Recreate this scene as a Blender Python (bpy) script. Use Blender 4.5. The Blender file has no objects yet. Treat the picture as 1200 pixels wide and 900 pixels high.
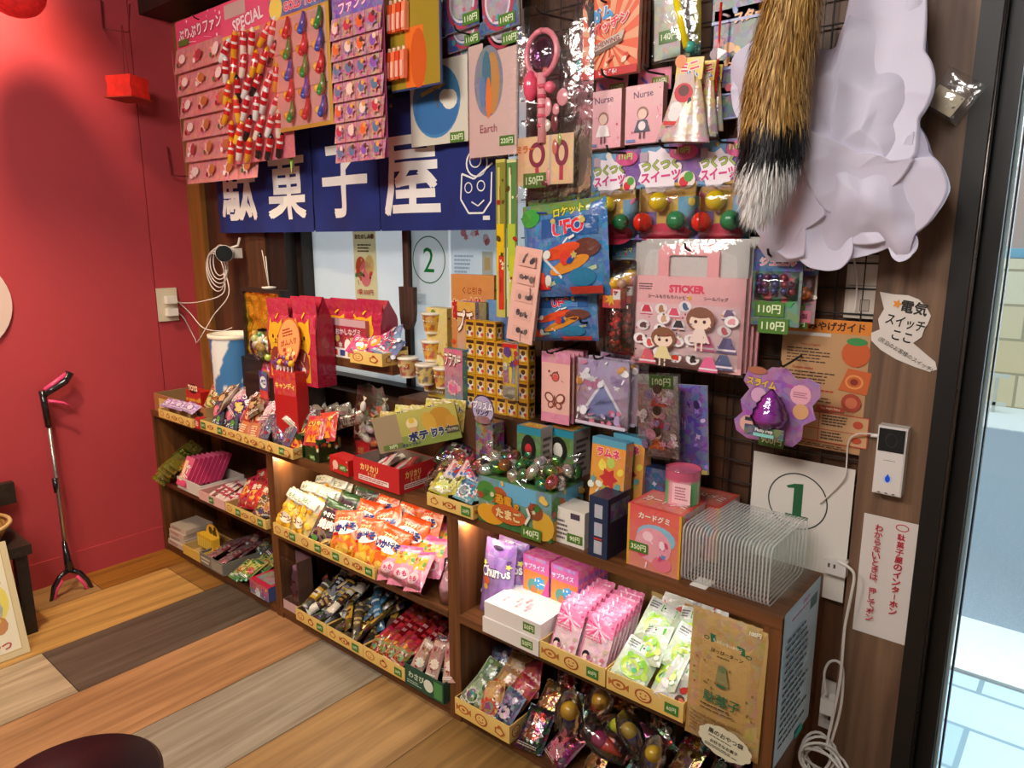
import bpy, math, random
from mathutils import Vector, Matrix, Euler, noise
S = bpy.context.scene
COL = S.collection
RND = random.Random(11)
PI = math.pi
# ---------------------------------------------------------------- camera
F, PITCH, YAW = 838.0, math.radians(11.4), math.radians(39.9)
CAM = Vector((3.07, -1.55, 1.335))
FW = Vector((-math.sin(YAW)*math.cos(PITCH), math.cos(YAW)*math.cos(PITCH), -math.sin(PITCH)))
RT = Vector((math.cos(YAW), math.sin(YAW), 0))
UP = RT.cross(FW)
cd = bpy.data.cameras.new('camera'); cam = bpy.data.objects.new('camera', cd); COL.objects.link(cam)
cam.location = CAM
cam.matrix_world = Matrix.Translation(CAM) @ Matrix((RT, UP, -FW)).transposed().to_4x4()
cd.sensor_width = 36; cd.lens = 36*F/1200; cd.clip_start = .02; cd.clip_end = 200
S.camera = cam
# measuring helpers: where a pixel of the photograph meets a plane of the room
def ray(px, py): return FW + RT*((px-600)/F) + UP*((450-py)/F)
def onx(px, py, v):
    d = ray(px, py); return CAM + d*((v-CAM.x)/d.x)
def ony(px, py, v):
    d = ray(px, py); return CAM + d*((v-CAM.y)/d.y)
def onz(px, py, v):
    d = ray(px, py); return CAM + d*((v-CAM.z)/d.z)
def proj(p):
    d = Vector(p)-CAM; w = d.dot(FW); return 600+F*d.dot(RT)/w, 450-F*d.dot(UP)/w
def zat(x, y, py):
    lo, hi = -1.0, 3.0
    for _ in range(40):
        m = (lo+hi)/2
        if proj((x, y, m))[1] > py: lo = m
        else: hi = m
    return (lo+hi)/2
# ---------------------------------------------------------------- colour
def lin(v): return v/12.92 if v <= .04045 else ((v+.055)/1.055)**2.4
_cc = {}
def C(h, a=0.0):
    k = (h, a)
    if k not in _cc:
        _cc[k] = (lin(int(h[0:2], 16)/255), lin(int(h[2:4], 16)/255), lin(int(h[4:6], 16)/255), a)
    return _cc[k]
def mixc(a, b, t): return tuple(a[i]*(1-t)+b[i]*t for i in range(4))
# ---------------------------------------------------------------- materials
MATS = {}
def newmat(name):
    m = bpy.data.materials.new(name); m.use_nodes = True
    nt = m.node_tree; nt.nodes.clear()
    out = nt.nodes.new('ShaderNodeOutputMaterial')
    return m, nt, out
def N(nt, t, **k):
    n = nt.nodes.new(t)
    for a, b in k.items():
        if a in n.inputs: n.inputs[a].default_value = b
        else: setattr(n, a, b)
    return n
def attr_mat(key, rough, bump=0.0, bscale=60, metal=0.0, coat=0.0, busy=True, sheen=0, trans=0.0):
    """colour from the mesh's painted colours; alpha = how strongly a fine printed pattern is mixed in"""
    m, nt, out = newmat(key); L = nt.links.new
    b = N(nt, 'ShaderNodeBsdfPrincipled'); b.inputs['Roughness'].default_value = rough
    b.inputs['Metallic'].default_value = metal; b.inputs['Coat Weight'].default_value = coat
    b.inputs['Coat Roughness'].default_value = .08
    a = N(nt, 'ShaderNodeVertexColor', layer_name='Col')
    tc = N(nt, 'ShaderNodeTexCoord'); oi = N(nt, 'ShaderNodeObjectInfo')
    add = N(nt, 'ShaderNodeVectorMath', operation='ADD')
    sc = N(nt, 'ShaderNodeVectorMath', operation='SCALE'); sc.inputs[0].default_value = (3, 5, 7)
    L(oi.outputs['Random'], sc.inputs['Scale']); L(tc.outputs['Object'], add.inputs[0]); L(sc.outputs[0], add.inputs[1])
    src = a.outputs['Color']
    if busy:
        vo = N(nt, 'ShaderNodeTexVoronoi'); vo.inputs['Scale'].default_value = 75
        nz = N(nt, 'ShaderNodeTexNoise'); nz.inputs['Scale'].default_value = 40
        wv = N(nt, 'ShaderNodeMix', data_type='VECTOR'); wv.inputs[0].default_value = .012
        L(add.outputs[0], nz.inputs['Vector'])
        va = N(nt, 'ShaderNodeVectorMath', operation='SCALE'); va.inputs['Scale'].default_value = .03
        L(nz.outputs['Color'], va.inputs[0])
        vb = N(nt, 'ShaderNodeVectorMath', operation='ADD'); L(add.outputs[0], vb.inputs[0]); L(va.outputs[0], vb.inputs[1])
        L(vb.outputs[0], vo.inputs['Vector'])
        hs = N(nt, 'ShaderNodeHueSaturation'); hs.inputs['Saturation'].default_value = 1.1; hs.inputs['Value'].default_value = .8
        L(vo.outputs['Color'], hs.inputs['Color'])
        mx = N(nt, 'ShaderNodeMix', data_type='RGBA'); L(a.outputs['Alpha'], mx.inputs[0])
        L(a.outputs['Color'], mx.inputs[6]); L(hs.outputs['Color'], mx.inputs[7]); src = mx.outputs[2]
    L(src, b.inputs['Base Color'])
    n2 = N(nt, 'ShaderNodeTexNoise'); n2.inputs['Scale'].default_value = bscale; n2.inputs['Detail'].default_value = 3
    L(add.outputs[0], n2.inputs['Vector'])
    if bump:
        bp = N(nt, 'ShaderNodeBump'); bp.inputs['Strength'].default_value = bump; bp.inputs['Distance'].default_value = .006
        L(n2.outputs['Fac'], bp.inputs['Height']); L(bp.outputs[0], b.inputs['Normal'])
    else:
        mr = N(nt, 'ShaderNodeMapRange'); mr.inputs['To Min'].default_value = max(0, rough-.08); mr.inputs['To Max'].default_value = rough+.08
        L(n2.outputs['Fac'], mr.inputs['Value']); L(mr.outputs[0], b.inputs['Roughness'])
    if trans:
        tl = N(nt, 'ShaderNodeBsdfTranslucent'); L(src, tl.inputs['Color'])
        ms = N(nt, 'ShaderNodeMixShader'); ms.inputs[0].default_value = trans
        L(b.outputs[0], ms.inputs[1]); L(tl.outputs[0], ms.inputs[2]); L(ms.outputs[0], out.inputs[0])
    else:
        L(b.outputs[0], out.inputs[0])
    MATS[key] = m
attr_mat('paper', .7)
attr_mat('print', .42, coat=.15)
attr_mat('gloss', .2, coat=.5, busy=False)
attr_mat('film', .22, bump=.55, bscale=45, coat=.3)
attr_mat('foil', .22, bump=.6, bscale=55, metal=.75)
attr_mat('cloth', .85, bump=.15, bscale=300, busy=False)
attr_mat('sheet', .5, busy=False, bump=.12, bscale=14, trans=.1)
attr_mat('matte', .6, busy=False)
attr_mat('fur', .55, busy=False)
attr_mat('litpaper', .6, busy=False, trans=.55)
attr_mat('steel', .3, metal=.9, busy=False)
def clear_mat(key, tint, amount, rough=.08, bump=.5, bscale=40):
    m, nt, out = newmat(key); L = nt.links.new
    tr = N(nt, 'ShaderNodeBsdfTransparent'); tr.inputs['Color'].default_value = tint
    gl = N(nt, 'ShaderNodeBsdfGlossy'); gl.inputs['Roughness'].default_value = rough
    tc = N(nt, 'ShaderNodeTexCoord'); nz = N(nt, 'ShaderNodeTexNoise'); nz.inputs['Scale'].default_value = bscale
    L(tc.outputs['Object'], nz.inputs['Vector'])
    bp = N(nt, 'ShaderNodeBump'); bp.inputs['Strength'].default_value = bump; bp.inputs['Distance'].default_value = .008
    L(nz.outputs['Fac'], bp.inputs['Height']); L(bp.outputs[0], gl.inputs['Normal'])
    fr = N(nt, 'ShaderNodeFresnel'); fr.inputs['IOR'].default_value = 1.45
    ma = N(nt, 'ShaderNodeMath', operation='ADD'); ma.inputs[1].default_value = amount
    L(bp.outputs[0], fr.inputs['Normal']); L(fr.outputs[0], ma.inputs[0])
    ms = N(nt, 'ShaderNodeMixShader'); L(ma.outputs[0], ms.inputs[0]); L(tr.outputs[0], ms.inputs[1]); L(gl.outputs[0], ms.inputs[2])
    L(ms.outputs[0], out.inputs[0]); MATS[key] = m
clear_mat('clear', (.97, .97, .97, 1), .06, rough=.14, bump=.3)
clear_mat('hardclear', (.97, .98, .97, 1), .07, rough=.15, bump=.25, bscale=70)
clear_mat('glass', (.93, .98, 1, 1), .0, rough=.01, bump=0)
clear_mat('violetclear', (.9, .62, .92, 1), .1)
clear_mat('redclear', (.98, .42, .38, 1), .1)
def tray_mat():
    m, nt, out = newmat('traymat'); L = nt.links.new
    tr = N(nt, 'ShaderNodeBsdfTransparent'); tr.inputs['Color'].default_value = (.985, .99, .985, 1)
    b = N(nt, 'ShaderNodeBsdfPrincipled'); b.inputs['Base Color'].default_value = (.9, .9, .88, 1); b.inputs['Roughness'].default_value = .15
    tc = N(nt, 'ShaderNodeTexCoord'); nz = N(nt, 'ShaderNodeTexNoise'); nz.inputs['Scale'].default_value = 60; L(tc.outputs['Object'], nz.inputs['Vector'])
    mr = N(nt, 'ShaderNodeMapRange'); mr.inputs['To Min'].default_value = .02; mr.inputs['To Max'].default_value = .06; L(nz.outputs['Fac'], mr.inputs['Value'])
    ms = N(nt, 'ShaderNodeMixShader'); L(mr.outputs[0], ms.inputs[0]); L(tr.outputs[0], ms.inputs[1]); L(b.outputs[0], ms.inputs[2]); L(ms.outputs[0], out.inputs[0]); MATS['traymat'] = m
tray_mat()
attr_mat('trayrim', .15, busy=False)
_m = MATS['trayrim']; _b = [n for n in _m.node_tree.nodes if n.type == 'BSDF_PRINCIPLED'][0]; _b.inputs['Alpha'].default_value = .42
def wood_mat(key, c1, c2, axis, scale=9, rough=.5, knots=.0, attr=False, bump=.08):
    m, nt, out = newmat(key); L = nt.links.new
    b = N(nt, 'ShaderNodeBsdfPrincipled'); b.inputs['Roughness'].default_value = rough
    tc = N(nt, 'ShaderNodeTexCoord'); mp = N(nt, 'ShaderNodeMapping')
    s = [scale*6]*3; s[axis] = scale*.35; mp.inputs['Scale'].default_value = s
    L(tc.outputs['Object'], mp.inputs['Vector'])
    nz = N(nt, 'ShaderNodeTexNoise'); nz.inputs['Scale'].default_value = 1; nz.inputs['Detail'].default_value = 6; nz.inputs['Distortion'].default_value = 1.2
    L(mp.outputs[0], nz.inputs['Vector'])
    cr = N(nt, 'ShaderNodeValToRGB'); e = cr.color_ramp.elements
    e[0].position = .3; e[0].color = c1; e[1].position = .72; e[1].color = c2
    L(nz.outputs['Fac'], cr.inputs[0]); src = cr.outputs[0]
    if attr:
        a = N(nt, 'ShaderNodeVertexColor', layer_name='Col')
        mx = N(nt, 'ShaderNodeMix', data_type='RGBA', blend_type='MULTIPLY'); mx.inputs[0].default_value = 1
        L(a.outputs['Color'], mx.inputs[6]); L(src, mx.inputs[7]); src = mx.outputs[2]
    L(src, b.inputs['Base Color'])
    if bump:
        bp = N(nt, 'ShaderNodeBump'); bp.inputs['Strength'].default_value = bump; bp.inputs['Distance'].default_value = .01
        L(nz.outputs['Fac'], bp.inputs['Height']); L(bp.outputs[0], b.inputs['Normal'])
    L(b.outputs[0], out.inputs[0]); MATS[key] = m
wood_mat('shelfx', C('4a2a16'), C('784a28'), 0, 5, .45)
wood_mat('shelfz', C('4a2b15'), C('84512a'), 2, 5, .45)
wood_mat('panelz', C('8a6034'), C('a97a48'), 2, 4, .5)
wood_mat('wallwood', C('3a2212'), C('603a20'), 2, 3, .55)
wood_mat('postwood', C('5a4031'), C('85664d'), 2, 4, .55)
wood_mat('cornerwood', C('7a4c1c'), C('a06a2c'), 2, 4, .5)
wood_mat('darkwood', C('150d09'), C('2c1d14'), 2, 6, .5)
wood_mat('stoolwood', C('18110d'), C('33251d'), 0, 6, .5)
wood_mat('floorwood', (.5, .46, .42, 1), (1, 1, 1, 1), 1, 4.2, .42, attr=True, bump=.05)
wood_mat('oldwood', C('2a1712'), C('5a3a2c'), 2, 10, .7)
def simple(key, c, rough=.5, metal=0, emit=0, nscale=20, var=.12, bump=0.0):
    m, nt, out = newmat(key); L = nt.links.new
    b = N(nt, 'ShaderNodeBsdfPrincipled'); b.inputs['Roughness'].default_value = rough; b.inputs['Metallic'].default_value = metal
    tc = N(nt, 'ShaderNodeTexCoord'); nz = N(nt, 'ShaderNodeTexNoise'); nz.inputs['Scale'].default_value = nscale; nz.inputs['Detail'].default_value = 4
    L(tc.outputs['Object'], nz.inputs['Vector'])
    cr = N(nt, 'ShaderNodeValToRGB'); e = cr.color_ramp.elements
    e[0].color = tuple(v*(1-var) for v in c[:3])+(1,); e[1].color = tuple(min(1, v*(1+var)) for v in c[:3])+(1,)
    L(nz.outputs['Fac'], cr.inputs[0]); L(cr.outputs[0], b.inputs['Base Color'])
    if emit:
        L(cr.outputs[0], b.inputs['Emission Color']); b.inputs['Emission Strength'].default_value = emit
    if bump:
        bp = N(nt, 'ShaderNodeBump'); bp.inputs['Strength'].default_value = bump; bp.inputs['Distance'].default_value = .01
        L(nz.outputs['Fac'], bp.inputs['Height']); L(bp.outputs[0], b.inputs['Normal'])
    L(b.outputs[0], out.inputs[0]); MATS[key] = m
simple('redwall', C('b23c44'), .6, nscale=6, var=.06)
simple('blackmetal', C('15120f'), .5, .2)
simple('doorframe', C('120d0b'), .5, .1, nscale=8)
simple('ceiling', C('4a3a30'), .8)
simple('offwhite', C('cfc6b8'), .8)
simple('asphalt', C('8b979f'), .9, nscale=180, var=.35)
simple('concrete', C('d9dcd8'), .9, nscale=40, var=.1)
simple('lantern', C('d01c1c'), .6, emit=.25, nscale=60, var=.5)
simple('redlamp', C('d8261a'), .5, emit=.12, nscale=30, var=.45)
simple('ledglow', C('ffe2a8'), .5, emit=9)
simple('tabletop', C('1c1216'), .3, nscale=30, var=.3)
def frosted():
    m, nt, out = newmat('frosted'); L = nt.links.new
    tl = N(nt, 'ShaderNodeBsdfTranslucent'); tl.inputs['Color'].default_value = (.9, .93, .94, 1)
    b = N(nt, 'ShaderNodeBsdfPrincipled'); b.inputs['Base Color'].default_value = (.66, .68, .69, 1); b.inputs['Roughness'].default_value = .35
    tc = N(nt, 'ShaderNodeTexCoord'); nz = N(nt, 'ShaderNodeTexNoise'); nz.inputs['Scale'].default_value = 120
    bp = N(nt, 'ShaderNodeBump'); bp.inputs['Strength'].default_value = .15; L(tc.outputs['Object'], nz.inputs['Vector']); L(nz.outputs['Fac'], bp.inputs['Height']); L(bp.outputs[0], b.inputs['Normal'])
    ms = N(nt, 'ShaderNodeMixShader'); ms.inputs[0].default_value = .6
    L(b.outputs[0], ms.inputs[1]); L(tl.outputs[0], ms.inputs[2]); L(ms.outputs[0], out.inputs[0]); MATS['frosted'] = m
frosted()
def brickmat(key, c1, c2, mortar, scale, bw, bh, ms=.02):
    m, nt, out = newmat(key); L = nt.links.new
    b = N(nt, 'ShaderNodeBsdfPrincipled'); b.inputs['Roughness'].default_value = .85
    tc = N(nt, 'ShaderNodeTexCoord'); mp = N(nt, 'ShaderNodeMapping')
    L(tc.outputs['UV'], mp.inputs['Vector'])
    br = N(nt, 'ShaderNodeTexBrick'); br.inputs['Scale'].default_value = scale; br.inputs['Brick Width'].default_value = bw; br.inputs['Row Height'].default_value = bh
    br.inputs['Mortar Size'].default_value = ms; br.inputs['Color1'].default_value = c1; br.inputs['Color2'].default_value = c2; br.inputs['Mortar'].default_value = mortar
    L(mp.outputs[0], br.inputs['Vector']); L(br.outputs['Color'], b.inputs['Base Color'])
    L(b.outputs[0], out.inputs[0]); MATS[key] = m
brickmat('paving', C('9db3bd'), C('b4c6cc'), C('7d9299'), 1, .6, .22, .008)
brickmat('blocks', C('d8bf94'), C('e0d0b0'), C('a89878'), 1, .45, .3, .012)

# ---------------------------------------------------------------- mesh builder
class MB:
    def __init__(s): s.v = []; s.f = []; s.c = []; s.m = []; s.sm = []; s.mats = []; s.T = None
    def mi(s, m):
        if m not in s.mats: s.mats.append(m)
        return s.mats.index(m)
    def add(s, p):
        p = Vector(p)
        if s.T is not None: p = s.T @ p
        s.v.append(p); return len(s.v)-1
    def fc(s, idx, col, mat, sm=False):
        s.f.append(idx); s.c.append(col if isinstance(col, list) else [col]*len(idx)); s.m.append(s.mi(mat)); s.sm.append(sm)
    def poly(s, pts, col, mat='print', sm=False): s.fc([s.add(p) for p in pts], col, mat, sm)
    def grid(s, fn, nu, nv, colfn, mat, sm=True, wu=False, wv=False, flip=False):
        n, k = nu+(0 if wu else 1), nv+(0 if wv else 1)
        ids = [[s.add(fn(i/nu, j/nv)) for j in range(k)] for i in range(n)]
        cc = colfn if callable(colfn) else None
        cv = [[cc(i/nu, j/nv) for j in range(nv+1)] for i in range(nu+1)] if cc else None
        for i in range(nu):
            for j in range(nv):
                a, b = (i+1) % n, (j+1) % k
                q = [ids[i][j], ids[a][j], ids[a][b], ids[i][b]]
                co = [cv[i][j], cv[i+1][j], cv[i+1][j+1], cv[i][j+1]] if cc else [colfn]*4
                if flip: q = q[::-1]; co = co[::-1]
                s.fc(q, co, mat, sm)
    def box(s, x0, x1, y0, y1, z0, z1, col, mat='print', cols=None):
        i = [s.add(p) for p in ((x0, y0, z0), (x1, y0, z0), (x1, y1, z0), (x0, y1, z0), (x0, y0, z1), (x1, y0, z1), (x1, y1, z1), (x0, y1, z1))]
        for k, q in (('front', (0, 1, 5, 4)), ('right', (1, 2, 6, 5)), ('back', (2, 3, 7, 6)), ('left', (3, 0, 4, 7)), ('top', (4, 5, 6, 7)), ('bot', (3, 2, 1, 0))):
            s.fc([i[j] for j in q], (cols or {}).get(k, col), mat)
    def cable(s, pts, r, col, mat='matte', n=6, k=6):
        P = [Vector(p) for p in pts]; out = []
        for i in range(len(P)-1):
            a, b, c, d = P[max(i-1, 0)], P[i], P[i+1], P[min(i+2, len(P)-1)]
            for j in range(k):
                t = j/k; out.append(.5*((2*b)+(c-a)*t+(2*a-5*b+4*c-d)*t*t+(3*b-a-3*c+d)*t**3))
        s.tube(out+[P[-1]], r, col, mat, n)
    def tube(s, pts, r, col, mat='matte', n=8, cap=True):
        pts = [Vector(p) for p in pts]; rings = []; up = None
        for i, p in enumerate(pts):
            d = (pts[min(i+1, len(pts)-1)]-pts[max(i-1, 0)]).normalized()
            if up is None: up = d.orthogonal().normalized()
            up = (up-d*up.dot(d)).normalized(); w = d.cross(up)
            rr = r(i/(len(pts)-1)) if callable(r) else r
            rings.append([s.add(p+(up*math.cos(2*PI*k/n)+w*math.sin(2*PI*k/n))*rr) for k in range(n)])
        for a, b in zip(rings, rings[1:]):
            for k in range(n): s.fc([a[k], a[(k+1) % n], b[(k+1) % n], b[k]], col, mat, True)
        if cap: s.fc(rings[0][::-1], col, mat); s.fc(rings[-1], col, mat)
    def lathe(s, prof, col, mat='print', n=28, c=(0, 0, 0), sq=1.0, capb=True, capt=True, sm=True):
        rings = []
        for p in prof:
            rings.append([s.add((c[0]+p[0]*math.cos(2*PI*k/n), c[1]+p[0]*sq*math.sin(2*PI*k/n), c[2]+p[1])) for k in range(n)])
        for a, b, p in zip(rings, rings[1:], prof):
            cc = p[2] if len(p) > 2 else col
            for k in range(n): s.fc([a[k], a[(k+1) % n], b[(k+1) % n], b[k]], cc, mat, sm)
        if capb: s.fc(rings[0][::-1], prof[0][2] if len(prof[0]) > 2 else col, mat)
        if capt: s.fc(rings[-1], prof[-1][2] if len(prof[-1]) > 2 else col, mat)
    def ball(s, c, r, col, mat='gloss', n=14, sx=1, sy=1, sz=1):
        c = Vector(c)
        def fn(u, v):
            a, b = 2*PI*u, PI*(v*.998+.001)
            return c+Vector((r*sx*math.sin(b)*math.cos(a), r*sy*math.sin(b)*math.sin(a), -r*sz*math.cos(b)))
        s.grid(fn, n, max(6, n//2+1), col, mat, True, wu=True)
    def data(s, name):
        me = bpy.data.meshes.new(name)
        me.from_pydata([tuple(p) for p in s.v], [], s.f)
        for m in s.mats: me.materials.append(MATS[m])
        me.polygons.foreach_set('material_index', s.m); me.polygons.foreach_set('use_smooth', s.sm)
        ca = me.color_attributes.new('Col', 'FLOAT_COLOR', 'CORNER')
        flat = [x for f in s.c for c in f for x in c]
        ca.data.foreach_set('color', flat)
        me.update(); return me
    def build(s, name, parent=None, loc=None, rot=None):
        o = bpy.data.objects.new(name, s.data(name)); COL.objects.link(o)
        if parent is not None: o.parent = parent
        if loc is not None: o.location = loc
        if rot is not None: o.rotation_euler = rot
        return o
def tag(o, label, cat, group=None, kind=None):
    o['label'] = label; o['category'] = cat
    if group: o['group'] = group
    if kind: o['kind'] = kind
    return o
def thing(name, label, cat, loc=(0, 0, 0), rot=(0, 0, 0), group=None):
    o = bpy.data.objects.new(name, None); COL.objects.link(o); o.location = loc; o.rotation_euler = rot; o.empty_display_size = .02
    return tag(o, label, cat, group)
def struct(name, mb, parent=None):
    o = mb.build(name, parent)
    if parent is None: o['kind'] = 'structure'
    return o
def dup(root, loc=None, rot=None, label=None, group=None):
    r = root.copy(); COL.objects.link(r)
    if loc is not None: r.location = loc
    if rot is not None: r.rotation_euler = rot
    if label: r['label'] = label
    if group: r['group'] = group
    for ch in list(root.children):
        c2 = ch.copy(); COL.objects.link(c2); c2.parent = r
        for g in ch.children:
            d = g.copy(); COL.objects.link(d); d.parent = c2
    return r
# ---------------------------------------------------------------- printed faces
_tx = {}
def text_mesh(t, bold):
    k = (t, bold)
    if k not in _tx:
        cu = bpy.data.curves.new('t', 'FONT'); cu.body = t; cu.resolution_u = 2; cu.fill_mode = 'FRONT'; cu.offset = bold
        o = bpy.data.objects.new('t', cu); COL.objects.link(o)
        dg = bpy.context.evaluated_depsgraph_get(); me = o.evaluated_get(dg).to_mesh()
        vs = [(p.co.x, p.co.y) for p in me.vertices]; fs = [tuple(p.vertices) for p in me.polygons]
        ar = []
        for f in fs:
            a = sum(vs[f[i]][0]*vs[f[(i+1) % len(f)]][1]-vs[f[(i+1) % len(f)]][0]*vs[f[i]][1] for i in range(len(f)))
            ar.append(f if a > 0 else f[::-1])
        o.evaluated_get(dg).to_mesh_clear(); bpy.data.objects.remove(o); bpy.data.curves.remove(cu)
        if not vs: vs = [(0, 0)]
        xs = [p[0] for p in vs]; ys = [p[1] for p in vs]
        _tx[k] = (vs, ar, (min(xs), min(ys), max(xs), max(ys)))
    return _tx[k]
class Face:
    """a surface to print on: origin, width vector, height vector; h(u,v) lifts the print onto a curved surface"""
    def __init__(s, mb, o, U, V, mat='print', h=None, l=.0004):
        s.mb = mb; s.o = Vector(o); s.U = Vector(U); s.V = Vector(V); s.w = s.U.length; s.hh = s.V.length
        s.N = s.U.cross(s.V).normalized(); s.mat = mat; s.h = h; s.l = l; s.k = min(s.w, s.hh)
    def P(s, u, v):
        return s.o+s.U*u+s.V*v+s.N*(s.l+(s.h(min(max(u, 0), 1), min(max(v, 0), 1)) if s.h else 0))
    def up(s): s.l += .0002
    def poly(s, uv, c): s.mb.poly([s.P(*p) for p in uv], c, s.mat); s.up()
    def rect(s, u0, v0, u1, v1, c, c2=None, n=None):
        n = n or (5 if s.h else 1)
        for i in range(n):
            for j in range(n):
                a, b, d, e = u0+(u1-u0)*i/n, u0+(u1-u0)*(i+1)/n, v0+(v1-v0)*j/n, v0+(v1-v0)*(j+1)/n
                cc = c
                if c2 is not None:
                    q0, q1 = mixc(c, c2, j/n), mixc(c, c2, (j+1)/n); cc = [q0, q0, q1, q1]
                s.mb.poly([s.P(a, d), s.P(b, d), s.P(b, e), s.P(a, e)], cc, s.mat)
        s.up()
    def ell(s, u, v, ru, rv, c, n=14, ang=0):
        ca, sa = math.cos(ang), math.sin(ang); p = []
        for i in range(n):
            x, y = ru*s.w*math.cos(2*PI*i/n), rv*s.hh*math.sin(2*PI*i/n)
            p.append((u+(x*ca-y*sa)/s.w, v+(x*sa+y*ca)/s.hh))
        if s.h:
            for i in range(n): s.mb.poly([s.P(u, v), s.P(*p[i]), s.P(*p[(i+1) % n])], c, s.mat)
        else: s.mb.poly([s.P(*q) for q in p], c, s.mat)
        s.up()
    def disc(s, u, v, r, c, n=14): s.ell(u, v, r*s.k/s.w, r*s.k/s.hh, c, n)
    def ring(s, u, v, ru, rv, t, c, n=28):
        for i in range(n):
            a, b = 2*PI*i/n, 2*PI*(i+1)/n; tu, tv = t*s.k/s.w, t*s.k/s.hh
            q = [(u+(ru-tu)*math.cos(a), v+(rv-tv)*math.sin(a)), (u+ru*math.cos(a), v+rv*math.sin(a)), (u+ru*math.cos(b), v+rv*math.sin(b)), (u+(ru-tu)*math.cos(b), v+(rv-tv)*math.sin(b))]
            s.mb.poly([s.P(*x) for x in q], c, s.mat)
        s.up()
    def star(s, u, v, r, c, k=8, inner=.6, rot=0):
        p = []
        for i in range(2*k):
            rr = r*s.k*(1 if i % 2 == 0 else inner); a = PI*i/k+rot
            p.append((u+rr*math.cos(a)/s.w, v+rr*math.sin(a)/s.hh))
        for i in range(2*k): s.mb.poly([s.P(u, v), s.P(*p[i]), s.P(*p[(i+1) % (2*k)])], c, s.mat)
        s.up()
    def line(s, uv, t, c):
        t = t*s.k
        for (a, b), (e, g) in zip(uv, uv[1:]):
            dx, dy = (e-a)*s.w, (g-b)*s.hh; L = math.hypot(dx, dy) or 1; nx, ny = -dy/L*t/2/s.w, dx/L*t/2/s.hh
            s.mb.poly([s.P(a-nx, b-ny), s.P(e-nx, g-ny), s.P(e+nx, g+ny), s.P(a+nx, b+ny)], c, s.mat)
        s.up()
    def text(s, t, u, v, size, c, bold=.02, ang=0, maxw=.94, out=None, ob=.045, stretch=1):
        """size: letter height as a share of the face's height; centred at (u, v)"""
        if out is not None: s.text(t, u, v, size, out, bold+ob, ang, maxw, None, 0, stretch)
        if bold > 0 and any(ord(ch) > 0x4e00 for ch in t):      # dense characters: thicken by doubling the strokes
            du, dv = bold*size*s.hh/s.w*.8, bold*size*.8
            for a, b in ((-du, dv), (du, dv), (-du, -dv), (du, -dv)): s.text(t, u+a, v+b, size, c, 0, ang, maxw, None, 0, stretch); s.l -= .00015
            s.up(); return
        vs, fs, bb = text_mesh(t, bold)
        _, _, b0 = text_mesh(t, 0.0)
        w0, h0 = b0[2]-b0[0], b0[3]-b0[1]; k = size*s.hh/max(h0, .3)
        kx = k*stretch
        if w0*kx > maxw*s.w: kx = maxw*s.w/w0
        cx, cy = (b0[0]+b0[2])/2, (b0[1]+b0[3])/2; ca, sa = math.cos(ang), math.sin(ang)
        ids = []; uv = []
        for x, y in vs:
            X, Y = (x-cx)*kx, (y-cy)*k
            uv.append((u+(X*ca-Y*sa)/s.w, v+(X*sa+Y*ca)/s.hh))
        if s.h and size > .3:                       # large letters follow the cloth: cut long triangles
            st = [tuple(uv[i] for i in f) for f in fs if len(f) == 3]+[(uv[f[0]], uv[f[i]], uv[f[i+1]]) for f in fs if len(f) > 3 for i in range(1, len(f)-1)]
            while st:
                t3 = st.pop(); d = [math.hypot(t3[i][0]-t3[(i+1) % 3][0], t3[i][1]-t3[(i+1) % 3][1]) for i in range(3)]; i = d.index(max(d))
                if d[i] > .06:
                    a, b, e = t3[i], t3[(i+1) % 3], t3[(i+2) % 3]; m = ((a[0]+b[0])/2, (a[1]+b[1])/2); st += [(a, m, e), (m, b, e)]
                else: s.mb.poly([s.P(*p) for p in t3], c, s.mat)
            s.up(); return
        for p in uv: ids.append(s.mb.add(s.P(*p)))
        for f in fs: s.mb.fc([ids[i] for i in f], c, s.mat)
        s.up()
    def vtext(s, t, u, v, size, c, bold=.02, step=1.12):
        for i, ch in enumerate(t):
            vv = v-i*size*step
            if ch in 'ー': s.text('|', u, vv, size*.8, c, bold)
            elif ch in '、': s.text(ch, u+size*.3*s.hh/s.w, vv+size*.35, size*.3, c, bold)
            else: s.text(ch, u, vv, size*(.72 if ch in 'っッ' else 1), c, bold)
    def bars(s, u0, v0, u1, v1, rows, c, seed=0, fill=.5):
        r = random.Random(seed); dv = (v1-v0)/rows
        for i in range(rows):
            b = v1-(i+1)*dv+dv*(1-fill)/2; u = u0; end = u0+(u1-u0)*r.uniform(.6, 1)
            while u < end:
                w = (u1-u0)*r.uniform(.05, .16)
                s.mb.poly([s.P(u, b), s.P(min(u+w, end), b), s.P(min(u+w, end), b+dv*fill), s.P(u, b+dv*fill)], c, s.mat)
                u += w*1.18
        s.up()
    def blobs(s, n, cols, seed=0, r0=.04, r1=.1, box=(0, 0, 1, 1)):
        r = random.Random(seed)
        for i in range(n):
            u, v = r.uniform(box[0]+.04, box[2]-.04), r.uniform(box[1]+.04, box[3]-.04); q = r.uniform(r0, r1)
            k = r.random()
            if k < .5: s.ell(u, v, q*s.k/s.w, q*r.uniform(.5, 1)*s.k/s.hh, cols[i % len(cols)], 9, r.uniform(0, 3))
            elif k < .75: s.star(u, v, q, cols[i % len(cols)], r.choice((4, 5, 6)), .5, r.random())
            else: s.line([(u, v), (min(.99, max(.01, u+r.uniform(-.15, .15))), min(.99, max(.01, v+r.uniform(-.12, .12))))], q*.35, cols[i % len(cols)])
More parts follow.
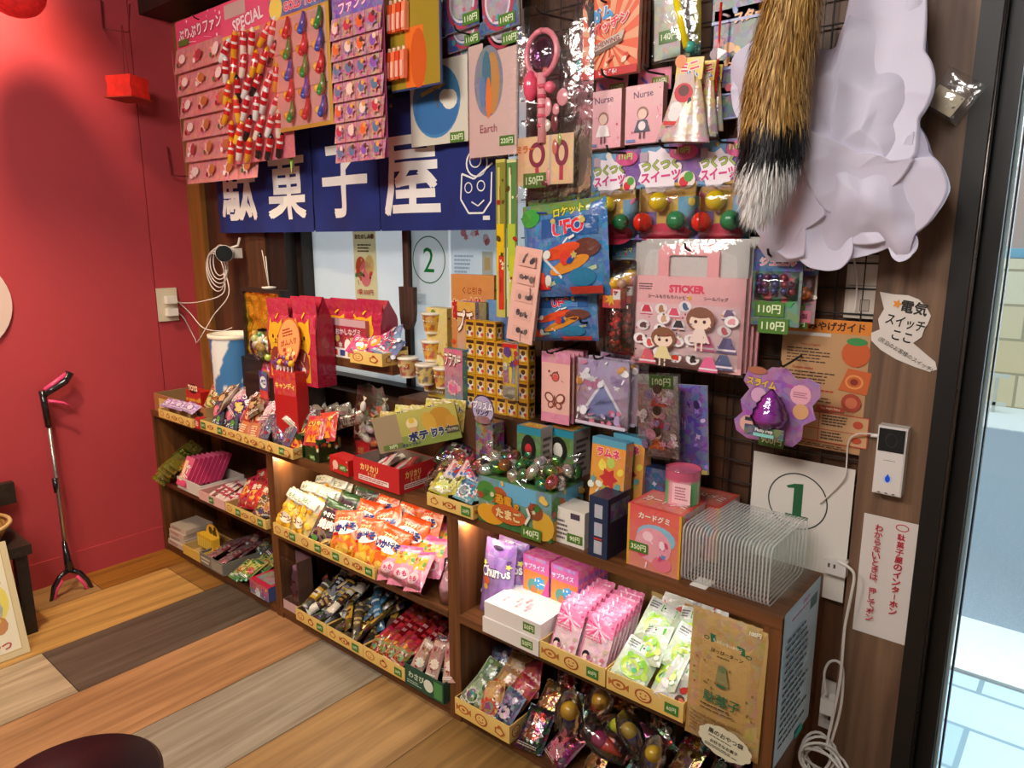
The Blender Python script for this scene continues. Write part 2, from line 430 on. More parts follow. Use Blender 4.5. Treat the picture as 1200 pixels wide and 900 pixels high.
    def price(s, t, u, v, w, ratio=.5, ang=0, bg='4f7a2a', fg='e6efc8'):
        hw, hv = w/2, w*s.w*ratio/2/s.hh; ca, sa = math.cos(ang), math.sin(ang)
        p = []
        for a, b in ((-1, -1), (1, -1), (1, 1), (-1, 1)):
            X, Y = a*hw*s.w, b*hv*s.hh; p.append((u+(X*ca-Y*sa)/s.w, v+(X*sa+Y*ca)/s.hh))
        s.poly(p, C(bg)); s.text(t, u, v, hv*1.15, C(fg), .03, ang, w*.86)
# generic packaging print
def art_pack(bg, acc, title='', tcol='ffffff', tout='a01020', price=None, seed=0, busy=.12, pic=True, band=None, dense=1.0, ty=.72):
    def f(fa):
        r = random.Random(seed)
        fa.rect(0, 0, 1, 1, C(bg, busy), C(acc[0], busy), n=5)
        if band: fa.rect(0, .86, 1, 1, C(band))
        fa.blobs(int(9*dense), [C(x) for x in acc], seed, .05, .14)
        if pic:
            u, v = r.uniform(.4, .6), r.uniform(.3, .42)
            fa.star(u, v, .36, C(acc[-1]), 10, .75); fa.disc(u, v, .24, C(acc[r.randrange(len(acc))], .25))
            fa.blobs(int(6*dense), [C(x) for x in acc[::-1]], seed+5, .04, .09, (.25, .15, .75, .6))
        if title: fa.text(title, .5, ty, .2, C(tcol), .03, r.uniform(-.05, .12), .86, C(tout))
        fa.bars(.1, .05, .9, .14, 2, C('f4f0e8'), seed)
        if price: fa.price(price, .25, .12, .42)
    return f
# ---------------------------------------------------------------- builders of goods
def rectq(q, y):
    a, b = ony(q[0], q[1], y), ony(q[2], q[3], y); return a.x, b.z, b.x-a.x, a.z-b.z
def card(name, label, cat, q, y, art, t=.003, mat='print', edge='d8d0c8', group=None, roll=0, yaw=0, tilt=0, root=False, cut=None):
    """flat hanging pack: q = its top-left and bottom-right pixel, y = the plane it hangs in"""
    x, z, w, h = rectq(q, y)
    mb = MB(); mb.box(-w/2, w/2, 0, t, 0, h, C(edge), mat)
    fa = Face(mb, (-w/2, 0, 0), (w, 0, 0), (0, 0, h), mat)
    art(fa)
    loc, rot = (x+w/2, y, z), (tilt, roll, yaw)
    if root:
        e = thing(name, label, cat, loc, rot, group); o = mb.build('card', e); return e, w, h
    o = mb.build(name, None, loc, rot); tag(o, label, cat, group); return o, w, h
def sleeve(parent, w, h, t, seed=0, m='clear', name='clear_bag', pad=.006, z0=0, neck=0):
    """thin wrinkled clear film around a hanging pack"""
    mb = MB()
    def fn(sgn):
        def g(u, v):
            e = (1-abs(2*u-1)**4)*(1-abs(2*v-1)**6)
            n = noise.noise(Vector((u*5+seed, v*7, sgn*3+seed)))*.004
            k = 1-neck*max(0, v-.8)*3
            return Vector(((u-.5)*(w+2*pad)*k, sgn*(t*e)+n*e, z0-pad+v*(h+2*pad)))
        return g
    mb.grid(fn(-1), 8, 12, C('ffffff'), m); mb.grid(lambda u, v: fn(1)(u, v), 8, 12, C('ffffff'), m, flip=True)
    return mb.build(name, parent)
def boxgeo(bl, br, topy, z, depth, yaw=None):
    a, b = onz(bl[0], bl[1], z), onz(br[0], br[1], z)
    if yaw is None: yaw = math.atan2(b.y-a.y, b.x-a.x); w = (b-a).length
    else:
        d = ray(*br); v = Vector((math.cos(yaw), math.sin(yaw), 0))     # follow the given direction until the pixel's column
        n = d.cross(UP); w = (CAM-a).dot(n)/v.dot(n)
    return a, yaw, w, zat(a.x, a.y, topy)-z
def carton(name, label, cat, bl, br, topy, z, depth, front, col='c8b090', right=None, top=None, mat='print', yaw=None, group=None, left=None, h=None, cols=None):
    a, yaw, w, hh = boxgeo(bl, br, topy, z, depth, yaw); h = h or hh
    mb = MB(); mb.box(0, w, 0, depth, 0, h, C(col), mat, cols)
    if front: front(Face(mb, (0, 0, 0), (w, 0, 0), (0, 0, h), mat))
    if right: right(Face(mb, (w, 0, 0), (0, depth, 0), (0, 0, h), mat))
    if left: left(Face(mb, (0, depth, 0), (0, -depth, 0), (0, 0, h), mat))
    if top: top(Face(mb, (0, 0, h), (w, 0, 0), (0, depth, 0), mat))
    o = mb.build(name, None, a, (0, 0, yaw)); tag(o, label, cat, group); o['dims'] = (w, depth, h); return o
def tray_art(fa, seed=0, price=None, pu=(), cols=('b5642a', 'a8481f')):
    """little brown sweets printed along a yellow cardboard front"""
    n = max(2, int(fa.w/.05)); r = random.Random(seed)
    fa.rect(0, 0, 1, 1, C('e0b860'), C('e8c878'))
    for i in range(n):
        u = (i+.5)/n
        if any(abs(u-p) < .6/n for p in pu): continue
        k = (i+seed) % 3; c = C(cols[i % 2]); y = C('e6c070')
        if k == 0: fa.ell(u, .5, .32/n, .26, c, 10); fa.poly([(u-.42/n, .3), (u-.25/n, .5), (u-.42/n, .72)], c); fa.poly([(u+.42/n, .72), (u+.25/n, .5), (u+.42/n, .3)], c); fa.ell(u, .5, .22/n, .17, y, 9); fa.ell(u, .5, .1/n, .09, c, 7)
        elif k == 1: fa.ell(u, .5, .34/n, .34, c, 12); fa.ell(u, .5, .27/n, .27, y, 12); fa.ell(u-.1/n, .58, .04/n, .05, c, 6); fa.ell(u+.1/n, .58, .04/n, .05, c, 6); fa.line([(u-.13/n, .42), (u, .34), (u+.13/n, .42)], .06, c)
        else: fa.ell(u, .45, .3/n, .28, c, 5); fa.ell(u, .45, .2/n, .18, y, 5); fa.ell(u, .72, .1/n, .1, c, 7)
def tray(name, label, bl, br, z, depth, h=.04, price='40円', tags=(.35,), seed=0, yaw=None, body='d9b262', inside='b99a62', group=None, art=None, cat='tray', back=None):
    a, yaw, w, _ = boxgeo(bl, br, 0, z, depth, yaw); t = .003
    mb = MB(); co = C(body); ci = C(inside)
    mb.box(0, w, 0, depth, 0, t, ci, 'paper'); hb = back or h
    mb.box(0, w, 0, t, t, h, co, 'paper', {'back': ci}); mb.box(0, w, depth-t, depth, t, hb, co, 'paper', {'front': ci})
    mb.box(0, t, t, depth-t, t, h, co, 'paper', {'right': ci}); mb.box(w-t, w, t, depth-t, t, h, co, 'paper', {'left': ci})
    f = Face(mb, (0, 0, 0), (w, 0, 0), (0, 0, h), 'paper')
    if art: art(f)
    else: tray_art(f, seed, pu=tags)
    f2 = Face(mb, (w, 0, 0), (0, depth, 0), (0, 0, h), 'paper')
    if not art: tray_art(f2, seed+1)
    e = thing(name, label, cat, a, (0, 0, yaw), group); mb.build('tray_body', e)
    for p in tags:
        m2 = MB(); pw = .032; m2.box(0, pw, -.0006, 0, 0, .024, C('3f7a2c'), 'paper')
        Face(m2, (0, -.0006, 0), (pw, 0, 0), (0, 0, .024), 'paper').text(price, .5, .5, .42, C('dbe8b8'), .03, 0, .85)
        m2.build('price_tag', e, (p*w-pw/2, -.0022, max(.004, h/2-.012)))['label'] = 'green price tag reading '+price
    e['dims'] = (w, depth, h); return e
def pouch(w, h, t, bg, art=None, seed=0, mat='film', nu=12, nv=16, back=None, tooth=True, wr=.12):
    """pillow packet, centre at the origin, face towards -y, crimped top and bottom"""
    mb = MB(); r = seed*3.7
    def thick(u, v):
        e = max(0, 1-abs(2*u-1)**2.2)**.55*max(0, 1-abs(2*v-1)**3.5)**.6
        return t/2*e*(1+wr*2*noise.noise(Vector((u*4+r, v*5, r))))
    def edge(v): return 1-.05*math.sin(PI*v)**2+.012*noise.noise(Vector((v*9, r, 2)))
    def pos(sg):
        def f(u, v):
            zz = (v-.5)*h
            if tooth and v in (0, 1): zz += .0015*(1 if int(u*nu) % 2 else -1)
            return Vector(((u-.5)*w*edge(v), sg*thick(u, v), zz+.01*w*noise.noise(Vector((u*3, v*3, r+5)))))
        return f
    bgf = bg if callable(bg) else (lambda u, v: C(bg, .12))
    mb.grid(pos(-1), nu, nv, bgf, mat); mb.grid(pos(1), nu, nv, C(back) if back else bgf, mat, flip=True)
    if art:
        fa = Face(mb, (-w/2, 0, -h/2), (w, 0, 0), (0, 0, h), mat, lambda u, v: thick(u, v)+.0003); art(fa)
    return mb
def band(cols, busy=.15):
    """vertical colour bands for a packet's print"""
    def f(u, v):
        n = len(cols)-1; k = min(v*n, n-1e-6); i = int(k); return mixc(C(cols[i], busy), C(cols[i+1], busy), k-i)
    return f
def put(me, name, label, cat, loc, rot, group=None):
    o = bpy.data.objects.new(name, me); COL.objects.link(o); o.location = loc; o.rotation_euler = rot
    return tag(o, label, cat, group)
def heap(mes, name, label, cat, area, nx, ny, tilt, rng, group=None, lift=.0, yj=.25, rj=.25, zj=.004, zrow=0.0, yaw0=0.0, jit=.15):
    """separate packets set out in rows: area = (x0, x1, y0, y1, z), front row first; label is a text or f(i, j)"""
    x0, x1, y0, y1, z = area; out = []
    for j in range(ny):
        for i in range(nx):
            x = x0+(x1-x0)*(i+.5+rng.uniform(-jit, jit))/nx; y = y0+(y1-y0)*(j+.5+rng.uniform(-jit, jit))/ny
            lb = label(i, j) if callable(label) else label
            t = tilt[j % len(tilt)] if isinstance(tilt, (list, tuple)) else tilt
            out.append(put(mes[rng.randrange(len(mes))], name, lb, cat, (x, y, z+lift+zrow*j+rng.uniform(0, zj)), (-t+rng.uniform(-.1, .1), rng.uniform(-rj, rj), yaw0+rng.uniform(-yj, yj)), group))
    return out
W = C('ffffff')
TOPZ, MIDZ, BOTZ, CF, CD = .63, .33, .045, -.27, .27
def quadbox(x0, x1, y0, y1, z0, z1, c, m):
    mb = MB(); mb.box(x0, x1, y0, y1, z0, z1, C(c), m); return mb
# floor: planks run towards the back wall
mb = MB(); xs = [-.12+.3175*i for i in range(16)]
pal = ['c8923e', 'd0a050', '5f5044', 'b97a45', '9a8e78', 'b08a58', '6b4a2c', 'c49a62', '8f8272', 'a9714a', '5f5044', 'c8a678', '9a8e78', 'b97a45', '6a5646', 'c49a62']
ends = {1: [-.35, -1.2], 2: [-.907, -2.1], 3: [-1.55], 4: [-.903, -2.0], 5: [-1.3], 6: [-.7, -1.9]}
for i in range(15):
    ys = [0.0]+ends.get(i, [-.6-.37*(i % 3), -1.9])+[-3.2]
    for j, (a, b) in enumerate(zip(ys, ys[1:])):
        cc = C({(1, 1): 'cfa05a', (2, 0): '6a5c50', (2, 1): 'c8b294', (3, 0): 'bd8c60', (4, 0): 'a89c8a', (4, 1): '6a4424', (1, 0): 'a4743a', (0, 0): 'a06a26', (5, 0): 'b08a5a', (5, 1): 'b08a5a', (6, 0): '92703f', (6, 1): 'a89678'}.get((i, j), pal[(i*2+j*5) % 16]))
        mb.poly([(xs[i]+.0012, b+.0012, 0), (xs[i+1]-.0012, b+.0012, 0), (xs[i+1]-.0012, a-.0012, 0), (xs[i]+.0012, a-.0012, 0)], cc, 'floorwood')
mb.poly([(-.2, -3.2, -.002), (4.6, -3.2, -.002), (4.6, 0, -.002), (-.2, 0, -.002)], C('3a2a1c'), 'floorwood')
struct('floor', mb)
mb = quadbox(-.2, 4.7, -3.3, .15, 2.45, 2.55, '4a3a30', 'ceiling'); struct('ceiling', mb)
# red wall with the grooves between its boards
mb = MB()
for a, b in ((-3.2, -2.31), (-2.306, -1.25), (-1.246, -.203), (-.199, 0)):
    mb.box(-.05, 0, a, b, 0, 2.45, W, 'redwall')
mb.box(-.06, -.006, -3.2, .1, 0, 2.45, W, 'redwall')
struct('wall_left', mb)
struct('baseboard_left', quadbox(0, .006, -3.2, -.27, 0, .105, 'ffffff', 'redwall'))
struct('wall_front', quadbox(-.1, 4.7, -3.3, -3.2, 0, 2.45, 'ffffff', 'offwhite'))
struct('wall_right', quadbox(4.6, 4.7, -3.2, .1, 0, 2.45, 'ffffff', 'offwhite'))
# back wall around the window opening
WX0, WX1, WZ0, WZ1 = .66, 1.82, .80, 1.80
mb = MB()
mb.box(.10, WX0, 0, .12, 0, 2.45, W, 'darkwood'); mb.box(WX0, WX1, 0, .12, 0, WZ0, W, 'wallwood'); mb.box(WX0, WX1, 0, .12, WZ1, 2.45, W, 'wallwood')
for i in range(6):                                  # boards of the wall behind the wire grid
    x = WX1+i*.15; mb.box(x+.001, min(x+.149, 2.71), 0 if i % 2 else .002, .12, 0, 2.45, W, 'wallwood')
mb.box(WX1, 2.71, .004, .118, 0, 2.45, W, 'darkwood')
struct('wall_back', mb)
struct('trim_1', quadbox(0, .11, -.03, .12, 0, 2.45, 'ffffff', 'cornerwood'))
struct('trim_2', quadbox(.11, .54, -.008, 0, 0, 2.45, 'ffffff', 'wallwood'))
struct('trim_3', quadbox(2.715, 2.835, -.022, .12, 0, 2.45, 'ffffff', 'postwood'))
struct('trim_4', quadbox(0, 2.9, -.16, -.03, 2.2, 2.45, 'ffffff', 'darkwood'))
# window: frame, frosted panes, dark middle stile
wn = bpy.data.objects.new('window_1', None); COL.objects.link(wn); wn['kind'] = 'structure'
mb = MB()
for q in ((WX0, WX0+.035, .05, .12, WZ0, WZ1), (WX1-.03, WX1, .05, .12, WZ0, WZ1), (WX0, WX1, .05, .12, WZ0, WZ0+.04), (WX0, WX1, .05, .12, WZ1-.04, WZ1)): mb.box(*q, W, 'darkwood')
mb.box(1.235, 1.262, .075, .11, WZ0, WZ1, W, 'darkwood'); mb.build('window_frame', wn)
mb = MB(); mb.box(WX0+.03, 1.24, .1, .104, WZ0+.03, WZ1-.03, W, 'frosted'); mb.build('window_pane', wn)
mb = MB(); mb.box(1.255, WX1-.02, .094, .098, WZ0+.03, WZ1-.03, W, 'frosted'); mb.build('window_pane', wn)
# the sliding shop door to the right
dr = bpy.data.objects.new('door_1', None); COL.objects.link(dr); dr['kind'] = 'structure'
mb = MB(); mb.box(2.836, 2.872, -.03, .12, 0, 2.45, W, 'doorframe'); mb.box(2.877, 2.905, 0, .1, 0, 2.45, W, 'doorframe'); mb.box(2.87, 2.88, .004, .1, 0, 2.45, W, 'blackmetal')
mb.box(2.84, 4.6, -.02, .12, 2.12, 2.45, W, 'doorframe'); mb.box(4.5, 4.6, -.02, .12, 0, 2.2, W, 'doorframe'); mb.box(2.88, 4.6, -.01, .12, -.1, .012, W, 'doorframe'); mb.build('door_frame', dr)
mb = MB(); mb.tube([(2.873, -.031, 0), (2.873, -.031, 2.4)], .0035, C('5a5450'), 'steel'); mb.build('door_track', dr)
mb = MB(); mb.box(2.903, 2.911, .035, .05, 0, 2.12, C('c8e4ec'), 'gloss'); mb.box(2.914, 2.917, .033, .052, 0, 2.12, C('0a0a0a'), 'matte'); mb.build('door_seal', dr)
mb = MB(); mb.box(2.905, 4.5, .04, .046, .01, 2.12, W, 'glass'); mb.build('door_pane', dr)
# outside: paving, kerb, road, wall of blocks, house
def uvplane(name, pts, m, su, sv):
    me = bpy.data.meshes.new(name); me.from_pydata(pts, [], [(0, 1, 2, 3)]); me.materials.append(MATS[m])
    uv = me.uv_layers.new(name='UVMap')
    for i, q in enumerate(((0, 0), (su, 0), (su, sv), (0, sv))): uv.data[i].uv = q
    o = bpy.data.objects.new(name, me); COL.objects.link(o); o['kind'] = 'structure'; return o
uvplane('pavement', [(-1, .12, -.1), (6, .12, -.1), (6, 1.09, -.1), (-1, 1.09, -.1)], 'paving', 7, .97)
mb = MB(); mb.box(-3, 8, 1.11, 1.52, -.2, -.095, W, 'concrete'); mb.box(-3, 8, 1.08, 1.11, -.2, -.104, C('707878'), 'matte'); struct('kerb', mb)
mb = MB(); mb.box(-6, 10, 1.52, 5.0, -.25, -.11, W, 'asphalt'); struct('road', mb)
mb = MB(); mb.box(-6, 10, 5.0, 5.9, -.25, -.1, W, 'concrete'); struct('sidewalk', mb)
uvplane('wall_outside', [(-4, 5.9, -.1), (9, 5.9, -.1), (9, 5.9, 1.18), (-4, 5.9, 1.18)], 'blocks', 13, 1.3)
mb = MB()
for i in range(40):
    x = -1.5+i*.1; mb.box(x, x+.025, 5.6, 5.62, -.1, .2, C('b8b4a6'), 'matte')
mb.box(-1.5, 2.5, 5.6, 5.62, .2, .23, C('c8c4b4'), 'matte'); mb.box(-1.5, 2.5, 5.6, 5.62, -.04, -.01, C('c8c4b4'), 'matte')
fo = mb.build('fence'); tag(fo, 'low pale picket fence across the street, in front of the block wall', 'fence')
hs = thing('house', 'house with reddish brown boards across the street, above the block wall', 'house', (2, 6.4, -.1))
mb = MB(); mb.box(-8, 7, 0, 3, 0, 6, C('b99888'), 'matte')
for i in range(24): mb.box(-4+i*.35, -3.98+i*.35, -.02, 0, 1.3, 5, C('8a6a5c'), 'matte')
mb.build('house_wall', hs)
mb = MB(); mb.box(-8, 7, -.25, 0, 1.28, 1.36, C('7fb3c8'), 'matte'); mb.build('eave', hs)
mb = MB()
for i in range(30): mb.box(-3+i*.13, -2.97+i*.13, -.1, -.07, .95, 1.28, C('9a9488'), 'matte')
mb.build('railing', hs)

# ---------------------------------------------------------------- the three shelf units
def shelf_unit(x0, x1, label, t0, t1, back=True):
    e = thing('shelf_unit', label, 'shelf unit', (x0, CF, 0)); w = x1-x0; t = .022
    def bd(n, a, b, c, d, z0, z1, m):
        mb = MB(); mb.box(a, b, c, d, z0, z1, W, m); return mb.build(n, e)
    bd('side_panel', 0, t0, .002, CD, 0, TOPZ-.024, 'shelfz'); bd('side_panel', w-t1, w, .002, CD, 0, TOPZ-.024, 'shelfz')
    bd('top_board', 0, w, 0, CD, TOPZ-.024, TOPZ, 'shelfx')
    bd('middle_shelf', t0, w-t1, 0, CD-.006, MIDZ-t, MIDZ, 'shelfx'); bd('bottom_shelf', t0, w-t1, 0, CD-.006, BOTZ-t, BOTZ, 'shelfx')
    bd('plinth', t0, w-t1, .006, .02, 0, BOTZ-t, 'shelfx'); bd('back_panel', t0, w-t1, CD-.006, CD-.001, BOTZ, TOPZ-.024, 'panelz')
    return e
shelf_unit(.004, .904, 'low wooden two-shelf unit against the red wall', .022, .02)
shelf_unit(.905, 1.789, 'low wooden two-shelf unit in the middle, holding puffed snacks', .02, .02)
shelf_unit(1.79, 2.668, 'low wooden two-shelf unit nearest the shop door', .022, .036)
def board(name, label, x0, x1, y0, y1, z0, z1, m, cat='shelf'):
    o = quadbox(x0, x1, y0, y1, z0, z1, 'ffffff', m).build(name); return tag(o, label, cat)
board('window_shelf', 'dark wooden shelf under the window carrying red snack bags', .98, 1.40, -.125, .0, .925, .955, 'shelfx')
board('wooden_riser', 'brown wooden step behind the top goods, under the small yellow boxes', 1.42, 1.965, -.122, -.02, TOPZ, .86, 'wallwood', 'riser')
# small warm lamps under the top boards
for x, lb in ((.955, 'tiny warm lamp under the top board over the corn puffs'), (1.83, 'tiny warm lamp under the top board over the purple bags')):
    e = thing('shelf_lamp', lb, 'lamp', (x, -.235, TOPZ-.024), group='shelf lamps')
    mb = MB(); mb.lathe([(.011, -.004), (.011, 0)], C('d8d0c0'), 'matte', 14); mb.build('lamp_ring', e)
    mb = MB(); mb.ball((0, 0, -.0045), .007, W, 'ledglow', 10, sz=.5); mb.build('lamp_bulb', e)
# wire grid on the wall right of the window
mb = MB()
for i in range(19): mb.tube([(1.84+i*.05, -.012, .72), (1.84+i*.05, -.012, 2.2)], .0018, W, 'blackmetal', 5, False)
for i in range(30): mb.tube([(1.82, -.016, .74+i*.05), (2.78, -.016, .74+i*.05)], .0018, W, 'blackmetal', 5, False)
tag(mb.build('wire_grid'), 'black wire grid panel on the brown wall behind the hanging toys', 'wire grid')
# ---------------------------------------------------------------- noren curtain
def noren():
    y = -.045; a, b = ony(258, 272, y), ony(594, 271, y); top = 1.745; z0 = 1.362
    e = thing('noren_curtain', 'navy blue shop curtain with big white characters hanging over the window', 'curtain', (0, y, 0))
    mb = MB(); mb.tube([(a.x-.03, 0, top-.015), (b.x+.06, 0, top-.015)], .008, C('7a5a36'), 'matte', 10); mb.build('curtain_rod', e)
    cuts = [ony(p, 272, y).x for p in (258, 312, 370, 445, 522, 594)]
    chars = ['駄', '菓', '子', '屋', '']
    for i in range(5):
        x0, x1 = cuts[i]+.0018, cuts[i+1]-.0018; w = x1-x0; h = top-z0
        hf = lambda u, v, i=i: .006*math.sin(u*PI*2+i*1.7)*(1.15-v)+.004*math.sin(u*9+i)*(1-v)+(.012 if v > .93 else 0)*(1+.4*math.sin(u*40))+.003*noise.noise(Vector((u*3, v*6, i)))
        mb = MB()
        mb.grid(lambda u, v: Vector((x0+w*u, -hf(u, v), z0+h*v)), 22, 26, lambda u, v: mixc(C('182a78'), C('13215e'), .5+.5*noise.noise(Vector((u*4, v*5, i)))) if v < .95 else C('121f5a'), 'cloth')
        mb.grid(lambda u, v: Vector((x0-.005+(w+.01)*u, -hf(u, v)+.006, z0+.004+h*v)), 22, 26, C('0c1640'), 'cloth', flip=True); mb.grid(lambda u, v: Vector((x0-.005+(w+.01)*u, -hf(u, v)+.005, z0+.004+h*v)), 22, 26, C('0c1640'), 'cloth')
        fa = Face(mb, (x0, 0, z0), (w, 0, 0), (0, 0, h), 'cloth', hf, .0016)
        if chars[i]: fa.text(chars[i], .5, .42, .58, C('eeeae4'), .028, 0, .9)
        else:
            wl = C('e8e6e4')
            fa.text('HA', .3, .96 if False else .66, .035, wl, .02)
            fa.line([(.5, .62), (.56, .55), (.62, .6), (.56, .66), (.5, .62)], .02, wl)
            fa.ring(.54, .47, .16, .1, .02, wl, 20); fa.ring(.52, .49, .09, .055, .016, wl, 14)
            fa.line([(.32, .4), (.5, .36), (.78, .46)], .022, wl); fa.line([(.32, .4), (.3, .22), (.42, .12), (.62, .12), (.74, .2), (.76, .4)], .022, wl)
            fa.ring(.42, .3, .06, .04, .014, wl, 12); fa.ring(.6, .31, .06, .04, .014, wl, 12); fa.line([(.46, .2), (.55, .17), (.64, .21)], .016, wl)
            fa.rect(.62, .07, .72, .1, wl, n=1)
        mb.build('curtain_panel', e)
noren()
# ---------------------------------------------------------------- strips and cards at the upper left
def strip_sheet():
    y = -.12; x, z, w, h = rectq((205, 27, 302, 206), y)
    e = thing('sticker_strip_card', 'pink card of small flat bags in six rows, hanging nearest the red wall', 'toy card', (x+w/2, y, z))
    mb = MB(); mb.box(-w/2, w/2, 0, .002, h*.83, h, C('e25a78')); fa = Face(mb, (-w/2, 0, h*.83), (w, 0, 0), (0, 0, h*.17)); fa.rect(0, 0, 1, 1, C('e8507c'))
    fa.blobs(16, [C('f7b0c4'), C('ffe0e8')], 3, .04, .07); fa.text('ぷりぷりファンタジー', .5, .5, .42, C('ffeef0'), .03, .03, .9, C('c02858')); fa.rect(.04, .08, .2, .3, C('5c7a30')); mb.build('header_card', e)
    for r in range(6):
        hr = h*.83/6; zz = h*.83-(r+1)*hr; mb = MB(); dx = .006*r
        f = lambda u, v: Vector((-w/2+dx+u*w, -.004-.016*(1-v)-.003*noise.noise(Vector((u*9, v*4, r))), zz-.008+v*(hr+.008)))
        mb.grid(f, 10, 4, lambda u, v: mixc(C('f0a89c', .1), C('e87a84', .22), .5+.5*noise.noise(Vector((u*7, v*3, r*2)))), 'film')
        fa = Face(mb, (-w/2+dx, -.024, zz-.008), (w, 0, 0), (0, 0, hr+.008), 'film')
        for k in range(4):
            rr = random.Random(r*9+k); u = (k+.5)/4
            fa.star(u, .45, .3, C(rr.choice(['f7c8b8', 'e8506a', 'f4dcd4', 'd86a70'])), 5, .5, rr.random()); fa.ell(u+.03, .5, .05, .18, C(rr.choice(['b8404c', 'f8e8e0', 'c87840'])), 8, rr.random()); fa.line([(u-.11, .05), (u-.11, .95)], .03, C('d88a8c'))
            fa.disc(u-.04, .3, .1, C(rr.choice(['8c2c3c', 'fff4f0', '4a7040'])))
        o = mb.build('bag_row', e)
strip_sheet()
def capsule_card():
    y = -.15; x, z, w, h = rectq((258, 6, 346, 184), y)
    e = thing('candy_tube_card', 'pink card crowded with red, white and yellow toy tubes, hanging second from the red wall', 'toy card', (x+w/2, y, z))
    mb = MB(); mb.box(-w/2, w/2, 0, .002, 0, h, C('d06a72')); fa = Face(mb, (-w/2, 0, 0), (w, 0, 0), (0, 0, h)); fa.rect(0, 0, 1, 1, C('d87078', .1)); fa.rect(0, .8, 1, 1, C('e8587e'))
    fa.text('SPECIAL', .42, .86, .07, C('fbe8ec'), .03, .1, .7, C('b83a5a')); fa.rect(.06, .9, .4, .985, C('c8b0a8')); fa.rect(0, .78, .6, .8, C('e8c050')); mb.build('backing_card', e)
    rr = random.Random(4); pal = [('c81420', 'e8e4e0'), ('d82018', 'e8a020'), ('b81018', '1c1a1c'), ('d01c28', 'f0d8c8'), ('e83a20', 'f4c038')]
    mes = []
    for a, b in pal:
        mb = MB(); mb.lathe([(.003, -.034, C(b)), (.0085, -.03, C(b)), (.009, -.008, C(a)), (.009, .004, C('f0e8e0')), (.009, .010, C(a)), (.0085, .026, C(b)), (.003, .036, C(a))], C(a), 'gloss', 10); mes.append(mb.data('candy_tube'))
    for j in range(6):
        for i in range(6):
            o = bpy.data.objects.new('candy_tube', mes[rr.randrange(5)]); COL.objects.link(o); o.parent = e
            o.location = (-w/2+.012+w*.92*(i+.3+.2*(j % 2))/6, -.014-.012*rr.random(), h*(.06+.128*j)+rr.uniform(0, .015)); o.rotation_euler = (rr.uniform(-.3, .2), rr.uniform(.1, .6), 0); o.scale = (1.15, 1.15, 1.3)
capsule_card()
def figure_card():
    y = -.17; x, z, w, h = rectq((315, 2, 391, 145), y)
    e = thing('figure_card', 'yellow edged card of small red, blue and green toy horns under a blue header', 'toy card', (x+w/2, y, z))
    mb = MB(); mb.box(-w/2, w/2, 0, .002, 0, h, C('d8a040')); fa = Face(mb, (-w/2, 0, 0), (w, 0, 0), (0, 0, h)); fa.rect(.05, .03, .95, .84, C('e0a8a0')); fa.rect(.05, .3, .95, .31, C('b07a74')); fa.rect(.05, .58, .95, .59, C('b07a74'))
    fa.rect(0, .86, 1, 1, C('3a5aa0', .2)); fa.text('GOLD TOY', .55, .92, .06, C('e83a50'), .04, 0, .8, C('f4e8e0')); fa.disc(.12, .93, .12, C('f0d860')); mb.build('backing_card', e)
    cols = ['2f8a3c', 'c82428', '2a50b0', '2f8a3c', 'c82428', '2a50b0']
    for j in range(5):
        for i in range(3):
            mb = MB(); c = C(cols[(j+i) % 6]); c2 = C(['e8a030', 'd88a28', 'f0b848'][i])
            mb.tube([(0, 0, .022), (.002, -.004, .004), (-.004, -.006, -.012)], lambda t: .0035+.006*t, c, 'gloss', 8); mb.ball((-.014, -.005, -.006), .009, c2, 'gloss', 9); mb.ball((-.004, -.009, -.014), .007, c, 'gloss', 8)
            mb.build('toy_horn', e, (-w/2+w*(.36+.27*i), -.008, h*(.13+.155*j))).scale = (1.5, 1.2, 1.5)
    mb = MB(); mb.grid(lambda u, v: Vector((-w/2+u*w, -.022-.004*noise.noise(Vector((u*5, v*7, 1))), h*(.02+.82*v))), 8, 10, W, 'clear'); mb.build('clear_cover', e)
figure_card()
def grid_card():
    y = -.19; x, z, w, h = rectq((388, -14, 455, 184), y)
    e = thing('sticker_grid_card', 'tall purple pink card with a grid of small toy bags beside the yellow edged card', 'toy card', (x+w/2, y, z))
    mb = MB(); mb.box(-w/2, w/2, 0, .002, 0, h, C('b04a78')); fa = Face(mb, (-w/2, 0, 0), (w, 0, 0), (0, 0, h)); fa.rect(0, .8, 1, 1, C('7a5ab0', .2)); fa.text('ファンシー', .5, .88, .06, C('f8d8e8'), .03, .08, .8, C('c02870')); mb.build('backing_card', e)
    rr = random.Random(8)
    for r in range(7):
        mb = MB(); hr = h*.82/7; z0 = h*.82-(r+1)*hr
        mb.grid(lambda u, v: Vector((-w/2+u*w, -.004-.009*(1-v), z0-.004+v*(hr+.004))), 8, 3, C('d8868e', .3), 'film')
        fa = Face(mb, (-w/2, -.0155, z0-.004), (w, 0, 0), (0, 0, hr+.004), 'film')
        for k in range(4):
            u = (k+.5)/4; fa.star(u, .45, .36, C(rr.choice(['d89078', 'c86a9c', 'e0b0a8', 'a08ab8'])), 6, .6, rr.random()); fa.ell(u, .5, .06, .26, C(rr.choice(['e86a30', 'c83a50', '8a5ab0', 'f0d0c0', '5a7a9a'])), 8, rr.random()); fa.disc(u+.03, .66, .12, C(rr.choice(['f4d0b8', '5a3a30', 'e8a050']))); fa.line([(u+.125, .02), (u+.125, .98)], .04, C('9a4a72'))
        mb.build('bag_row', e)
grid_card()
